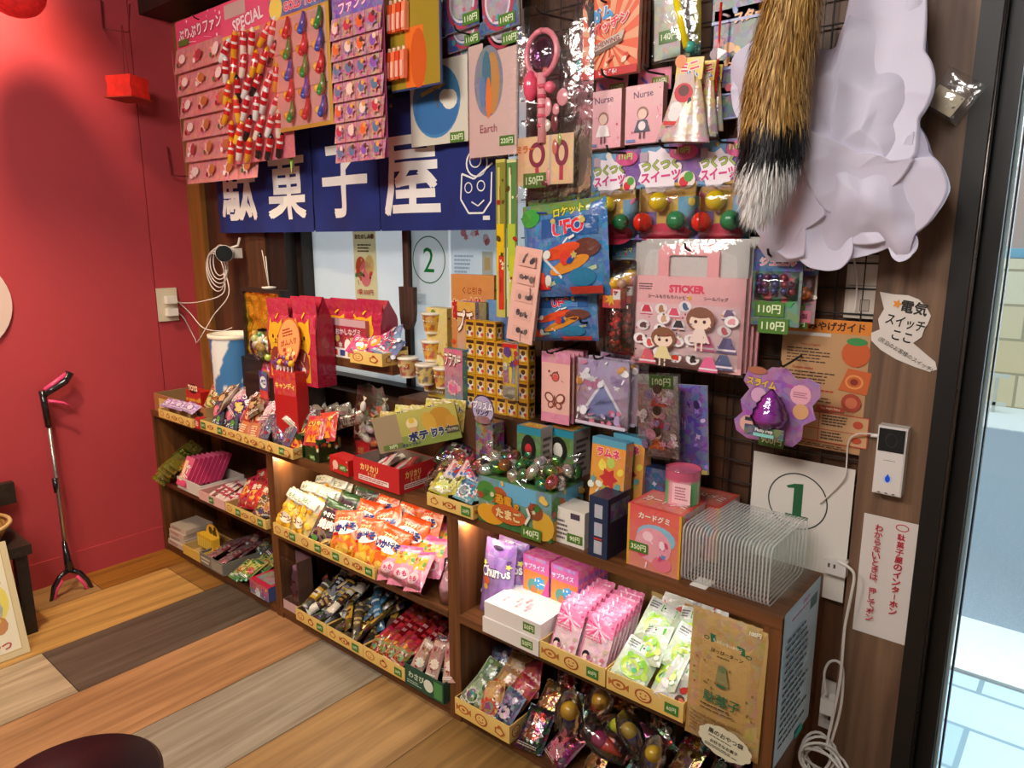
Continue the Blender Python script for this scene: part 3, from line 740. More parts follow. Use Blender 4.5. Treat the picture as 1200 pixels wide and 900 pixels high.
# neon pick hanging below
mb = MB(); mb.poly([(0, 0, 0), (.012, 0, .03), (.006, 0, .075), (-.008, 0, .06), (-.012, 0, .025)], C('8fe04a'), 'gloss'); mb.poly([(0, -.002, -.02), (.004, -.002, .02), (-.004, -.002, .02)], C('b8f070'), 'gloss'); mb.poly([(.004, -.003, .01), (.016, -.003, .05), (.008, -.003, .05)], C('5aa838'), 'gloss')
tag(mb.build('toy_leaf', None, ony(342, 198, -.13)), 'small neon green paper leaf hanging in front of the navy curtain', 'toy')
# orange tube pack
def tube_pack():
    y = -.15; x, z, w, h = rectq((456, -6, 518, 98), y)
    e = thing('soap_tube_card', 'card of glowing orange tubes on an olive and orange backing, above the curtain', 'toy card', (x+w/2, y, z))
    mb = MB(); mb.box(-w/2, w/2, 0, .003, 0, h, C('2c3a6a')); fa = Face(mb, (-w/2, 0, 0), (w, 0, 0), (0, 0, h)); fa.rect(.0, .02, .97, 1, C('a08420')); fa.rect(.3, .02, .66, .62, C('e87020')); fa.ell(.56, .3, .16, .3, C('d05818')); mb.build('backing_card', e)
    for i in range(8):
        mb = MB(); r, c = i // 4, i % 4; mb.box(-.007, .007, -.014, 0, -.035, .035, C(['f05a30', 'f87848', 'e84a28', 'f89068'][c], .1), 'gloss'); mb.box(-.005, .005, -.017, -.014, -.03, .01, C('f8b8a0', .2), 'gloss'); mb.lathe([(.005, .035), (.005, .046)], C('f4c8b0'), 'gloss', 8, (0, -.007, 0))
        mb.build('soap_tube', e, (-w/2+.012+.019*c+.004*r, -.004-.006*(1-r), h*(.25+.48*r)), (0, .05, 0))
tube_pack()
# navy card packs
def blue_art(seed, price='110円'):
    def f(fa):
        fa.rect(0, 0, 1, 1, C('3a4886', .15), C('4a4a90', .2)); fa.ell(.5, .55, .3, .36, C('a898a8', .2), 16); fa.ring(.5, .5, .4, .5, .07, C('b83a50')); fa.ring(.5, .54, .33, .42, .05, C('d8d0d8'))
        fa.blobs(6, [C('7888b8'), C('c86a80'), C('4aa8b0')], seed, .05, .1); fa.text('UFO', .3, .85, .1, C('f0e0e8'), .03); fa.price(price, .72, .16, .42)
    return f
k = 0
for q, yy in (((520, -20, 566, 28), -.1), ((562, -22, 608, 30), -.1), ((524, 10, 566, 52), -.085), ((566, 2, 612, 52), -.085), ((532, 30, 572, 72), -.07), ((574, 22, 614, 58), -.07), ((514, -16, 532, 40), -.06)):
    card('toy_pack', 'navy blue toy pack, '+['top left of the blue cluster over the window', 'top right of the blue cluster over the window', 'middle left of the blue cluster over the window', 'middle right of the blue cluster over the window', 'lowest of the blue cluster over the window', 'lower right of the blue cluster over the window', 'half hidden at the left edge of the blue cluster'][k], 'toy pack', q, yy, blue_art(k), t=.006, group='navy toy packs', roll=-.06); k += 1
# kite and plane bags
def plane_art(fa):
    fa.rect(0, 0, 1, 1, C('d8d0c0')); fa.ell(.46, .52, .42, .44, C('4a86b8'), 28); fa.ell(.46, .42, .38, .3, C('3a70a8'), 24); fa.ell(.7, .52, .13, .12, C('e8e0d0'), 12); fa.ell(.62, .56, .1, .09, C('e8e0d0'), 12); fa.ell(.22, .78, .08, .05, C('e8e0d0'), 10)
    fa.line([(.2, .62), (.62, .72)], .05, C('c8a050')); fa.line([(.44, .68), (.5, .44)], .02, C('7a6030')); fa.line([(.52, .66), (.58, .76)], .04, C('d8b860')); fa.price('330円', .82, .06, .24)
card('toy_glider_pack', 'cream pack with a round blue sky picture of a glider', 'toy pack', (480, 78, 549, 165), -.075, plane_art)
def kite_art(fa):
    fa.rect(0, 0, 1, 1, C('d8b8b0')); fa.ell(.42, .64, .3, .3, C('8a8a98', .1), 26); fa.ell(.5, .62, .15, .26, C('c89050'), 18); fa.ell(.38, .66, .1, .24, C('4a7a90'), 16); fa.ell(.42, .5, .06, .18, C('e8803a'), 12); fa.ell(.3, .56, .07, .14, C('6a86b0'), 12)
    fa.text('Earth', .42, .24, .07, C('a04a58'), .0); fa.price('220円', .8, .12, .3)
e, w, h = card('kite_pack', 'pale pink flat pack with a round colourful window, beside the glider pack', 'toy pack', (549, 50, 606, 180), -.085, kite_art, root=True); sleeve(e, w, h, .004, 3)
# large clear bag with a pink wand
def wand():
    y = -.12; x, z, w, h = rectq((607, 14, 690, 232), y)
    e = thing('toy_wand_bag', 'big clear bag holding a pink heart-handled toy wand, hanging beside the kite pack', 'toy bag', (x+w/2, y, z))
    p = C('f08a98'); mb = MB()
    mb.tube([(.045*math.sin(t*PI/9)-.03, -.006, h*.76+.05*math.cos(t*PI/9)) for t in range(19)], .007, p, 'gloss', 8); mb.ball((-.03, -.004, h*.76), .036, C('f0b4b4'), 'violetclear', 16, sy=.3)
    mb.tube([(-.03, -.006, h*.66), (-.026, -.006, h*.3)], .011, C('f4a8b0'), 'gloss', 10)
    for i in range(5): mb.tube([(-.029+.0005*i, -.006, h*(.38+.05*i)), (-.028, -.006, h*(.4+.05*i))], .0118, C('e05a70'), 'gloss', 10)
    mb.ball((-.058, -.012, h*.6), .018, C('e85070'), 'gloss', 10, sz=2); mb.ball((0, -.012, h*.58), .014, C('f07088'), 'gloss', 10); mb.build('wand', e)
    mb = MB(); mb.box(-w*.48, w*.3, -.004, -.002, h*.08, h*.34, C('f0d0b0')); fa = Face(mb, (-w*.48, -.0042, h*.08), (w*.78, 0, 0), (0, 0, h*.26)); fa.rect(0, 0, 1, 1, C('f0c898', .1)); fa.rect(.58, 0, .62, 1, C('c8b8a8')); fa.ring(.36, .62, .15, .26, .1, C('8a2c48')); fa.ring(.8, .62, .12, .26, .1, C('8a2c48')); fa.line([(.36, .36), (.38, .08)], .1, C('c83a58')); fa.line([(.8, .36), (.8, .08)], .1, C('c83a58')); fa.text('ミラー', .15, .75, .14, C('d87020'), .04); fa.price('150円', .32, .1, .42); mb.build('insert_card', e)
    mb = MB()
    for i in range(14):
        rr = random.Random(i); mb.ball((rr.uniform(-.05, .08), -.004, h*rr.uniform(.02, .7)), .012, C(rr.choice(['3aa0a0', 'd87868', 'e8d8c8', '7a3a40', '90b050', 'f0a0a8']), .3), 'gloss', 8, sx=rr.uniform(.5, 1.6), sy=.3, sz=rr.uniform(.6, 2))
    mb.build('small_toys', e); sleeve(e, w, h, .02, 5, neck=.05)
wand()
# gum packs
def gum_art(fa):
    fa.rect(0, 0, 1, 1, C('e8603a'))
    for i in range(18):
        a = i*PI/9; fa.poly([(.5, .42), (.5+.9*math.cos(a), .42+.9*math.sin(a)), (.5+.9*math.cos(a+.17), .42+.9*math.sin(a+.17))] if False else [(.5, .42), (min(1, max(0, .5+.8*math.cos(a))), min(1, max(0, .42+.8*math.sin(a)))), (min(1, max(0, .5+.8*math.cos(a+.17))), min(1, max(0, .42+.8*math.sin(a+.17))))], C('e8a078'))
    fa.rect(0, 0, 1, .1, C('c81c20')); fa.text('ガム', .36, .78, .15, C('3a9ad8'), .06, .2, .5, C('f4f4f4')); fa.text('パッチン', .52, .64, .13, C('e83a48'), .05, .25, .8, C('f4f4f4'))
    fa.poly([(.14, .3), (.74, .44), (.78, .54), (.18, .4)], C('c8b4a8')); fa.poly([(.14, .3), (.74, .44), (.74, .4), (.14, .24)], C('7a5a4a')); fa.text('CHEWING', .46, .42, .06, C('8a2a2a'), .02, .2, .5); fa.blobs(6, [C('f0d8c0'), C('d83a28')], 4, .03, .06, (.3, .1, .9, .28)); fa.text('いたずら!', .5, .05, .06, C('ffffff'), .02)
for i in range(3):
    card('gum_prank_pack', 'orange red prank gum pack above the pink boxes, '+['front of three', 'middle of three', 'rear of three'][i], 'toy pack', (684+i*5, 2-i, 747+i*5, 84-i*3), -.11+i*.03, gum_art, t=.012, group='prank gum packs', edge='b88878')
# clear bag with a yellow stick
def stick_bag():
    y = -.08; x, z, w, h = rectq((770, -22, 818, 62), y)
    e = thing('toy_stick_bag', 'clear bag with a bright yellow stick, above the cone candy bags', 'toy bag', (x+w/2, y, z), (0, -.04, 0))
    mb = MB(); mb.tube([(-.008, -.006, h), (.03, -.008, .01)], .008, C('f0d810'), 'gloss', 10); mb.build('yellow_stick', e)
    mb = MB(); mb.box(-w/2, w*.1, .0, .002, 0, h, C('c8c0b0', .25)); f = Face(mb, (-w/2, -.001, 0), (w, 0, 0), (0, 0, h)); f.price('140円', .36, .28, .5); mb.ball((.035, -.004, .012), .012, C('4ab0a0'), 'gloss', 9); mb.build('insert_card', e); sleeve(e, w, h, .012, 9)
stick_bag()
# dark packs behind the fur tail
def dark_art(seed):
    def f(fa):
        fa.rect(0, 0, 1, 1, C('2c2c50', .2), C('3c3060', .2)); fa.blobs(12, [C('c88a50'), C('7a4a60'), C('d8a838'), C('b83a50'), C('5a70b0')], seed, .06, .13); fa.text('スター', .6, .84, .16, C('f08a30'), .04, .06, .7, C('3a1a30')); fa.rect(0, 0, 1, .05, C('8a90c0'))
    return f
for i, q in enumerate(((838, -36, 908, 16), (838, 14, 904, 74), (838, 72, 880, 108), (842, 104, 886, 136))):
    card('figure_pack', 'dark blue figure pack beside the fur tail, '+['at the very top of the photo', 'second from the top', 'third from the top', 'lowest one'][i], 'toy pack', q, -.06, dark_art(i+3), t=.01, group='dark figure packs')
mb = MB(); mb.tube([(0, 0, 0), (.001, 0, .17)], .0025, C('d82020'), 'gloss', 6); mb.poly([(0, -.003, .085), (.02, -.003, .075), (0, -.003, .062)], C('e83020'), 'gloss')
tag(mb.build('toy_arrow', None, ony(839, 108, -.085)), 'thin red stick with a small flag, left of the dark figure packs', 'toy')
# pink boxes with a doll
def nurse_art(hd):
    def f(fa):
        fa.rect(0, 0, 1, 1, C('f0a8b4', .04), C('f4c0c4', .04)); fa.text('Nurse', .48, .84, .11, C('6a4a68'), .01, .05, .8); fa.blobs(9, [C('e87890'), C('f8dce0'), C('d86078')], hd, .02, .04)
        fa.ell(.48, .52, .15, .11, C('a87868')); fa.ell(.48, .5, .12, .09, C('f4d0c0')); fa.poly([(.36, .4), (.6, .4), (.7, .2), (.26, .2)], C('fbeeee' if hd % 2 else '5a5a70')); fa.ell(.48, .3, .1, .08, C('f4e4e4')); fa.line([(.43, .2), (.43, .08)], .04, C('6a4a50')); fa.line([(.54, .2), (.54, .08)], .04, C('6a4a50')); fa.rect(.05, .03, .3, .08, C('7a8ac0'))
    return f
def small_head(fa): fa.rect(0, 0, 1, 1, C('e8789a', .1)); fa.price('110円', .68, .4, .5, bg='8a8a40'); fa.line([(.1, .7), (.3, .4)], .14, C('7a6ac0'))
card('doll_box', 'slim pink box with a pale doll picture, hanging left of its twin', 'toy box', (690, 109, 727, 172), -.08, nurse_art(3), t=.02, edge='c89088')
card('doll_box', 'slim pink box with a dark dressed doll, right of its twin', 'toy box', (734, 102, 775, 166), -.08, nurse_art(2), t=.02, edge='c89088')
card('header_card', 'pink header card with price behind the pale doll box', 'toy pack', (699, 91, 735, 112), -.055, small_head)
card('header_card', 'pink header card with price behind the dark dressed doll box', 'toy pack', (748, 84, 786, 104), -.055, small_head)
# cone candy bags
def cone_bag(i):
    q = ((772, 74, 832, 164), (800, 76, 842, 158), (816, 80, 848, 152))[i]; y = (-.12, -.09, -.065)[i]; x, z, w, h = rectq(q, y)
    e = thing('candy_cone_bag', 'cone shaped clear bag of red and white candy, '+['front one of three', 'second of three', 'rear one of three'][i], 'candy bag', (x+w/2, y, z), (0, .08, 0), 'cone candy bags')
    def r(v): return (w/2)*(1.0-.62*v)
    mb = MB(); mb.grid(lambda u, v: Vector((r(v)*math.cos(2*PI*u), -.2*w*math.sin(2*PI*u)*(1-v*.7), h*v*.8)), 18, 8, lambda u, v: mixc(C('d8c0b0', .35), C('f0c060', .25), v), 'film', wu=True)
    fa = Face(mb, (-w*.32, -.2*w-.001, .03), (w*.62, .02, 0), (0, 0, h*.62)); fa.poly([(.1, 0), (.9, 0), (.72, 1), (.28, 1)], C('e8c8b8', .2)); fa.disc(.5, .64, .24, C('d82838')); fa.disc(.5, .68, .14, C('6a2a20')); fa.disc(.35, .34, .17, C('f8f4f0')); fa.disc(.34, .22, .18, C('f4ecec')); fa.ell(.68, .4, .06, .16, C('2a2a48')); fa.rect(.06, .02, .94, .1, C('d82428')); fa.disc(.72, .2, .12, C('3a4aa0'))
    mb.build('candy_bag', e)
    mb = MB(); mb.box(-w*.24, w*.24, -.004, 0, h*.74, h, C('f0c060')); fa = Face(mb, (-w*.24, -.0042, h*.74), (w*.48, 0, 0), (0, 0, h*.26)); fa.rect(0, 0, 1, 1, C('f4c850', .1)); fa.text('ミニ', .5, .6, .4, C('e03a50'), .05, .2, .7, C('ffffff')); fa.text('ガム', .6, .25, .3, C('3a6ac0'), .04, .2, .7, C('ffffff')); fa.disc(.15, .85, .3, C('e88a50')); mb.build('header_card', e)
for i in range(3): cone_bag(i)
# ball blister packs
def ball_pack(i):
    q = ((694, 179, 748, 281), (747, 172, 818, 281), (819, 166, 878, 282))[i]; y = -.06; x, z, w, h = rectq(q, y)
    e = thing('ball_blister_pack', 'card with red, yellow and green balls under the pink boxes, '+['leftmost', 'middle', 'rightmost'][i]+' of three', 'toy pack', (x+w/2, y, z), group='ball blister packs')
    mb = MB(); mb.box(-w/2, w/2, 0, .002, 0, h, C('c8b8c8')); fa = Face(mb, (-w/2, 0, 0), (w, 0, 0), (0, 0, h))
    fa.rect(0, 0, 1, 1, C('d8a848', .08)); fa.rect(0, .55, .5, 1, C('6aa0c8', .1)); fa.rect(.5, .6, 1, 1, C('7a4a98', .12)); fa.rect(.68, .0, 1, .45, C('6aa8d0', .1)); fa.rect(0, 0, .35, .3, C('7a5aa8', .1)); fa.ell(.5, .06, .4, .12, C('d83a58')); fa.blobs(10, [C('e87ab0'), C('f0d050'), C('b85ab0'), C('f4e8e0')], i+2, .03, .07)
    fa.star(.36, .72, .34, C('f4e8f0'), 9, .8); fa.text('つくつく', .38, .79, .1, C('a8c050'), .05, .06, .6, C('5a3a50')); fa.text('スイーツ', .4, .67, .1, C('d83a88'), .05, .06, .62, C('f8f0f4')); fa.ell(.8, .62, .13, .09, C('f0e0d8')); fa.disc(.76, .6, .07, C('d82838')); fa.disc(.83, .65, .07, C('5aa040')); fa.ell(.74, .9, .22, .08, C('d8508a')); fa.text('110円', .72, .92, .065, C('d8e078'), .04, 0, .36, C('4a5a20')); fa.rect(.07, .83, .2, .93, C('b8a0b0')); mb.build('backing_card', e)
    r = .0215 if i else .019
    for c, u, v in (('f0c818', .44, .4), ('e02a1c', .2, .19), ('1f8a50', .72, .2)):
        mb = MB(); mb.ball((0, 0, 0), r, C(c), 'gloss', 20); mb.build({'f0c818': 'yellow_ball', 'e02a1c': 'red_ball', '1f8a50': 'green_ball'}[c], e, (-w/2+u*w, -r, v*h))
    mb = MB(); mb.grid(lambda u, v: Vector((-w*.42+u*w*.92, -.048*min(1, 4*u*(1-u)*1.6, 4*v*(1-v)*1.6)-.001, h*(.02+v*.55))), 12, 12, W, 'hardclear'); mb.build('blister', e)
for i in range(3): ball_pack(i)
# tall tube strips
for i, (xl, c, lb) in enumerate(((581, ('8a8a3a', 'c8c060', 'e8c020'), 'tall slim yellow and olive toy tube hanging at the curtain edge'), (594, ('5a8a4a', 'd8d8a0', 'b8c840'), 'tall slim green toy tube hanging right of the yellow one'))):
    y = -.1; x, z, w, h = rectq((xl, 187, xl+11, 372), y); mb = MB(); mb.box(-w/2, w/2, 0, .006, 0, h, C(c[1], .1), 'gloss'); fa = Face(mb, (-w/2, 0, 0), (w, 0, 0), (0, 0, h), 'gloss'); fa.rect(0, .45, 1, .98, C(c[0], .2)); fa.rect(.2, .2, .45, .95, C(c[1])); fa.rect(.1, .3, .9, .6, C(c[2])); fa.rect(.3, .05, .9, .4, C('d8402c' if i == 0 else 'c8d030')); fa.blobs(10, [C('5a4a20'), C('e8e0b0'), C('a83828')], i, .1, .3)
    tag(mb.build('toy_tube', None, (x+w/2, y, z)), lb, 'toy')
# rocket bags
def ufo_art(fa):
    fa.rect(0, 0, 1, 1, C('2a6cae', .12), C('3a86c0', .15)); fa.rect(0, .88, 1, 1, C('6a8a3a', .1)); fa.text('ロケット', .6, .9, .09, C('d8d040'), .04, .1, .5, C('2a3a20')); fa.rect(.28, .63, .92, .83, C('2a5a98')); fa.text('UFO', .6, .73, .14, C('e83040'), .04, .08, .62, C('b8d8e8')); fa.ell(.12, .86, .14, .1, C('3aa040'))
    fa.ell(.52, .48, .22, .07, C('e0502a'), 16, .25); fa.ell(.8, .5, .14, .1, C('6a3a30')); fa.ell(.6, .33, .24, .07, C('d88a30'), 16, .3); fa.ell(.74, .2, .15, .1, C('2a78a0')); fa.line([(.15, .2), (.6, .62)], .02, C('e8f0f4')); fa.line([(.2, .52), (.52, .2)], .03, C('d8e0e8')); fa.rect(.12, .08, .34, .2, C('d82828')); fa.rect(.02, .2, .2, .34, C('2a58a8')); fa.line([(.3, .12), (.9, .3)], .04, C('b8c8a0')); fa.blobs(14, [C('e8e8e0'), C('2a4a90'), C('c8b060'), C('d84030')], 7, .03, .08); fa.rect(.6, .02, .95, .1, C('b8382c'))
def hangbag(name, label, cat, q, y, art, bg, seed, t=.03, mat='film', group=None, roll=0, yaw=0):
    x, z, w, h = rectq(q, y); mb = pouch(w, h, t, bg, art, seed, mat, 14, 18); return put(mb.data(name), name, label, cat, (x+w/2, y, z+h/2), (0, roll, yaw), group)
for i, (q, lb) in enumerate((((616, 238, 712, 350), 'blue bag of toy rockets and saucers, front one under the wand bag'), ((612, 335, 700, 404), 'blue bag of toy rockets, partly hidden under the front rocket bag'), ((622, 232, 704, 338), 'blue bag of toy rockets behind the front rocket bag'))):
    hangbag('rocket_bag', lb, 'toy bag', q, (-.14, -.1, -.085)[i], ufo_art, '2a6cae', i+2, .045, group='rocket bags', roll=-.08)
# pink strip cards of hair pins, and the yellow strip below
def pin_art(fa):
    fa.rect(0, 0, 1, 1, C('eeb8a8')); 
    for i in range(5): fa.rect(.2, .05+i*.19, .85, .17+i*.19, C('e4b0a0')); fa.text('№', .5, .11+i*.19, .07, C('5a4a48'), .03, 0, .5) if False else fa.blobs(6, [C('4a4048'), C('7a6a60')], i, .06, .12, (.25, .06+i*.19, .85, .17+i*.19))
card('pin_strip_card', 'long pale pink strip card with dark squiggles, beside the rocket bags', 'toy card', (593, 289, 623, 402), -.17, pin_art, roll=.14)
card('pin_strip_card', 'pale pink strip card mostly hidden behind its twin, touching the rocket bags', 'toy card', (606, 300, 626, 398), -.15, pin_art, roll=.14)
def yel_art(fa): fa.rect(0, 0, 1, 1, C('e8c020', .1)); fa.rect(0, .92, 1, 1, C('d83020')); fa.rect(.1, .3, .9, .62, C('a87898', .3)); fa.ell(.55, .55, .1, .3, C('f0d830')); fa.blobs(8, [C('c83828'), C('6a4a90'), C('f4f0d0')], 2, .15, .3, (0, .5, 1, .9)); fa.rect(.1, .02, .9, .25, C('c8c0a8', .1))
e, w, h = card('slim_toy_pack', 'narrow yellow pack hanging in front of the small yellow boxes', 'toy pack', (589, 402, 606, 470), -.19, yel_art, root=True); sleeve(e, w, h, .005, 4)
# candy bag with a small animal head
def lion_bag(i):
    q = ((703, 318, 740, 414), (722, 316, 750, 404))[i]; y = (-.12, -.09)[i]; x, z, w, h = rectq(q, y)
    e = thing('candy_tube_bag', ['clear bag with a red candy tube and yellow topped figure, left of the sticker bag', 'second red candy tube bag tucked behind the first'][i], 'candy bag', (x+w/2, y, z), group='red candy tube bags')
    mb = MB(); mb.lathe([(.016, 0), (.018, .004), (.017, h*.55), (.01, h*.6)], C('c83428', .25), 'redclear', 14); 
    for k in range(26): rr = random.Random(k+i); mb.ball((rr.uniform(-.011, .011), rr.uniform(-.011, .011), rr.uniform(.005, h*.52)), .005, C(rr.choice(['e84a38', 'f07a60', 'd83040'])), 'gloss', 7)
    mb.build('candy_tube', e)
    mb = MB(); mb.box(-.024, .024, -.018, .006, h*.56, h*.8, C('d85a30', .2)); f = Face(mb, (-.024, -.0185, h*.56), (.048, 0, 0), (0, 0, h*.24)); f.rect(0, 0, 1, 1, C('d8402c', .1)); f.star(.45, .45, .4, C('f0c040'), 7, .4); f.rect(.58, .45, .98, .95, C('f0ece8')); f.blobs(4, [C('3a2a30'), C('d83a40')], 3, .06, .1, (.6, .5, .95, .9)); mb.build('candy_label', e)
    mb = MB(); mb.ball((-.002, -.008, h*.86), .014, C('f0b818'), 'gloss', 12); mb.ball((-.02, -.006, h*.85), .008, C('e8a820'), 'gloss', 9); mb.ball((.018, -.006, h*.86), .011, C('c89a80') if i == 0 else C('d87a88'), 'gloss', 9); mb.build('figure_head', e)
    sleeve(e, w, h*1.1, .03, i+2)
lion_bag(0); lion_bag(1)
card('toy_pack', 'blue edged pack showing only its header between the rocket bag and the ball packs', 'toy pack', (718, 281, 756, 306), -.03, art_pack('7ab0c8', ['3a6ab0', 'd84a60', '58a050'], 'コマ', 'f4e860', '2a4a90', seed=4, ty=.5, pic=False))
# the pink sticker bag, four deep
def sticker_art(fa):
    pk = C('f0b2b6', .03); fa.rect(0, 0, 1, 1, pk, C('f2babc', .03))
    fa.rect(.04, .02, .97, .76, C('ecdcdc')) if False else None
    fa.text('STICKER', .5, .865, .075, C('e8486a'), .06, 0, .5); fa.bars(.06, .84, .24, .92, 3, C('5a4a4a'), 3); fa.text('シールもりもりハッピー', .34, .775, .042, C('4a3a38'), .02, 0, .38); fa.star(.535, .77, .03, C('e8b830'), 6, .6); fa.text('シールバッグ', .76, .775, .042, C('4a3a38'), .02, 0, .3)
    r = random.Random(12)
    fa.rect(.03, .03, .97, .7, C('ecc8ca', .02))
    def doll(u, v, s, hair, dress):
        fa.ell(u, v, .1*s, .105*s, C(hair), 16); fa.ell(u, v-.02*s, .075*s, .07*s, C('f8dcc8'), 14); fa.ell(u-.03*s, v-.02*s, .012*s, .016*s, C('4a2a28'), 8); fa.ell(u+.03*s, v-.02*s, .012*s, .016*s, C('4a2a28'), 8); fa.ell(u, v+.05*s, .085*s, .04*s, C(hair), 12)
        fa.poly([(u-.03*s, v-.08*s), (u+.03*s, v-.08*s), (u+.075*s, v-.2*s), (u-.075*s, v-.2*s)], C(dress)); fa.line([(u-.02*s, v-.2*s), (u-.02*s, v-.27*s)], .016*s, C('f8dcc8')); fa.line([(u+.02*s, v-.2*s), (u+.02*s, v-.27*s)], .016*s, C('f8dcc8'))
    for (u, v, c, k) in ((.14, .62, 'd8425a', 1), (.4, .6, 'e85a78', 1), (.28, .64, 'b8885a', 0), (.5, .68, '4a6a98', 0), (.88, .62, '8a6a90', 1), (.45, .47, '3a3440', 1), (.85, .45, 'd8606a', 0), (.12, .45, '6a4a48', 0), (.7, .3, 'e070a0', 2), (.88, .3, '6a608a', 2), (.86, .12, '5a6288', 2), (.18, .1, 'd86070', 2), (.44, .12, 'd8402c', 0), (.6, .12, '3a2c30', 0), (.74, .08, 'e86a98', 2), (.1, .3, '8a3a40', 0), (.46, .3, 'd8a0a8', 0), (.58, .33, 'c8a8a0', 0), (.3, .16, 'c84a50', 0), (.2, .26, 'e05a50', 0), (.3, .42, '302c34', 0), (.92, .56, 'e8a0a8', 0), (.33, .54, 'd8a888', 0)):
        fa.ell(u, v, .06, .06, C('f4eeee'), 12)
        if k == 0: fa.ell(u, v, .035, .03, C(c), 9, r.random()*3); fa.ell(u+.02, v-.02, .015, .015, C(c), 7)
        else: s = .055 if k == 1 else .08; fa.poly([(u-s*.4, v+s), (u+s*.4, v+s), (u+s*1.1, v-s), (u-s*1.1, v-s)], C(c)); fa.line([(u-s, v-s*.6), (u+s, v-s*.6)], .02, C('f0e0e8'))
    doll(.66, .56, 1.25, '8a5a48', 'f0d8d0'); doll(.34, .33, 1.15, '8a5a40', 'e8d8a0')
    for i in range(40): fa.ell(r.uniform(.05, .95), r.uniform(.05, .68), r.uniform(.006, .014), r.uniform(.006, .014), C(r.choice(['c84a60', '5a4a50', '8a80a8', 'd8a040', 'f8f4f4'])), 6)
for i in range(4):
    y = -.115+i*.018; x, z, w, h = rectq((744+i*6, 284-i*2, 868+i*6, 440-i*2), y)
    e = thing('sticker_bag', ['pink handled sticker bag with dress-up dolls, front one of its stack', 'sticker bag directly behind the front pink one', 'third sticker bag in the pink stack', 'rearmost sticker bag in the pink stack, against the wire grid'][i], 'sticker bag', (x+w/2, y, z), group='pink sticker bags')
    hb = h*.735; mb = MB(); mb.box(-w/2, w/2, 0, .006, 0, hb, C('d88a96')); f = Face(mb, (-w/2, 0, 0), (w, 0, 0), (0, 0, hb))
    if i == 0: sticker_art(f)
    else: f.rect(0, 0, 1, 1, C('f0b2b6'))
    f2 = Face(mb, (w/2, 0, 0), (0, .006, 0), (0, 0, hb)); f2.rect(0, 0, 1, 1, C('c8586c', .3)); mb.build('bag_body', e)
    mb = MB(); pts = [(-w*.27, hb*.99), (-w*.27, h*.93), (-w*.22, h*.985), (w*.22, h*.985), (w*.27, h*.93), (w*.27, hb*.99)]; inn = [(-w*.17, hb*.99), (-w*.17, h*.89), (-w*.15, h*.9), (w*.15, h*.9), (w*.17, h*.89), (w*.17, hb*.99)]
    for k in range(5):
        for yy, fl in ((0, 1), (.005, -1)):
            q = [(pts[k][0], yy, pts[k][1]), (pts[k+1][0], yy, pts[k+1][1]), (inn[k+1][0], yy, inn[k+1][1]), (inn[k][0], yy, inn[k][1])]; mb.poly(q[::-1] if fl > 0 else q, C('f0a8ac'))
    mb.build('bag_handle', e); mb = MB(); mb.box(-w*.5, w*.5, .007, .008, hb, h, C('d4d0cc'), 'film'); mb.build('clear_top', e)
    if i == 0:
        s = sleeve(e, w, h, .012, 2)
# grape blister packs
for i, (q, lb) in enumerate((((884, 292, 936, 384), 'blister pack of purple toy grapes with price tag, right of the sticker bag'), ((922, 300, 954, 380), 'pink blister pack with orange and green fruit, behind the toy grapes'))):
    y = (-.09, -.055)[i]; x, z, w, h = rectq(q, y); e = thing('fruit_blister_pack', lb, 'toy pack', (x+w/2, y, z))
    mb = MB(); mb.box(-w/2, w/2, 0, .002, 0, h, C('8a7a80')); f = Face(mb, (-w/2, 0, 0), (w, 0, 0), (0, 0, h)); f.rect(0, 0, 1, 1, C('b07a88' if i else '5a7a70', .2)); f.rect(0, .72, 1, 1, C('3a5a98', .15)); f.text('ジュエル', .5, .84, .1, C('f0a0b0'), .04, 0, .8, C('f8f0f0')); f.blobs(10, [C('d85a70'), C('4a9a58'), C('e8d8d0')], i, .06, .12, (0, .1, 1, .7)); f.price('110円', .4, .22, .6); f.price('110円', .5, .0, .62)
    if i: f.rect(.2, .02, .9, .2, C('e88aa0')); f.text('日本製', .55, .11, .08, C('7a2a48'), .03)
    mb.build('backing_card', e); mb = MB(); rr = random.Random(i)
    for k in range(14 if i == 0 else 4): mb.ball((-w*.32+w*.64*(k % 5)/4+rr.uniform(-.004, .004), -.01, h*(.46+.09*(k//5))), .008 if i == 0 else .014, C(rr.choice(['6a2a50', '8a2a3c', '3a3a70', '4a2a60'] if i == 0 else ['d86a28', '3a9a48'])), 'gloss', 10)
    mb.build('toy_fruit', e); mb = MB(); mb.grid(lambda u, v: Vector((-w*.44+u*w*.88, -.026*min(1, 4*u*(1-u)*1.5, 4*v*(1-v)*1.5)-.001, h*(.34+v*.38))), 10, 8, W, 'hardclear'); mb.build('blister', e)
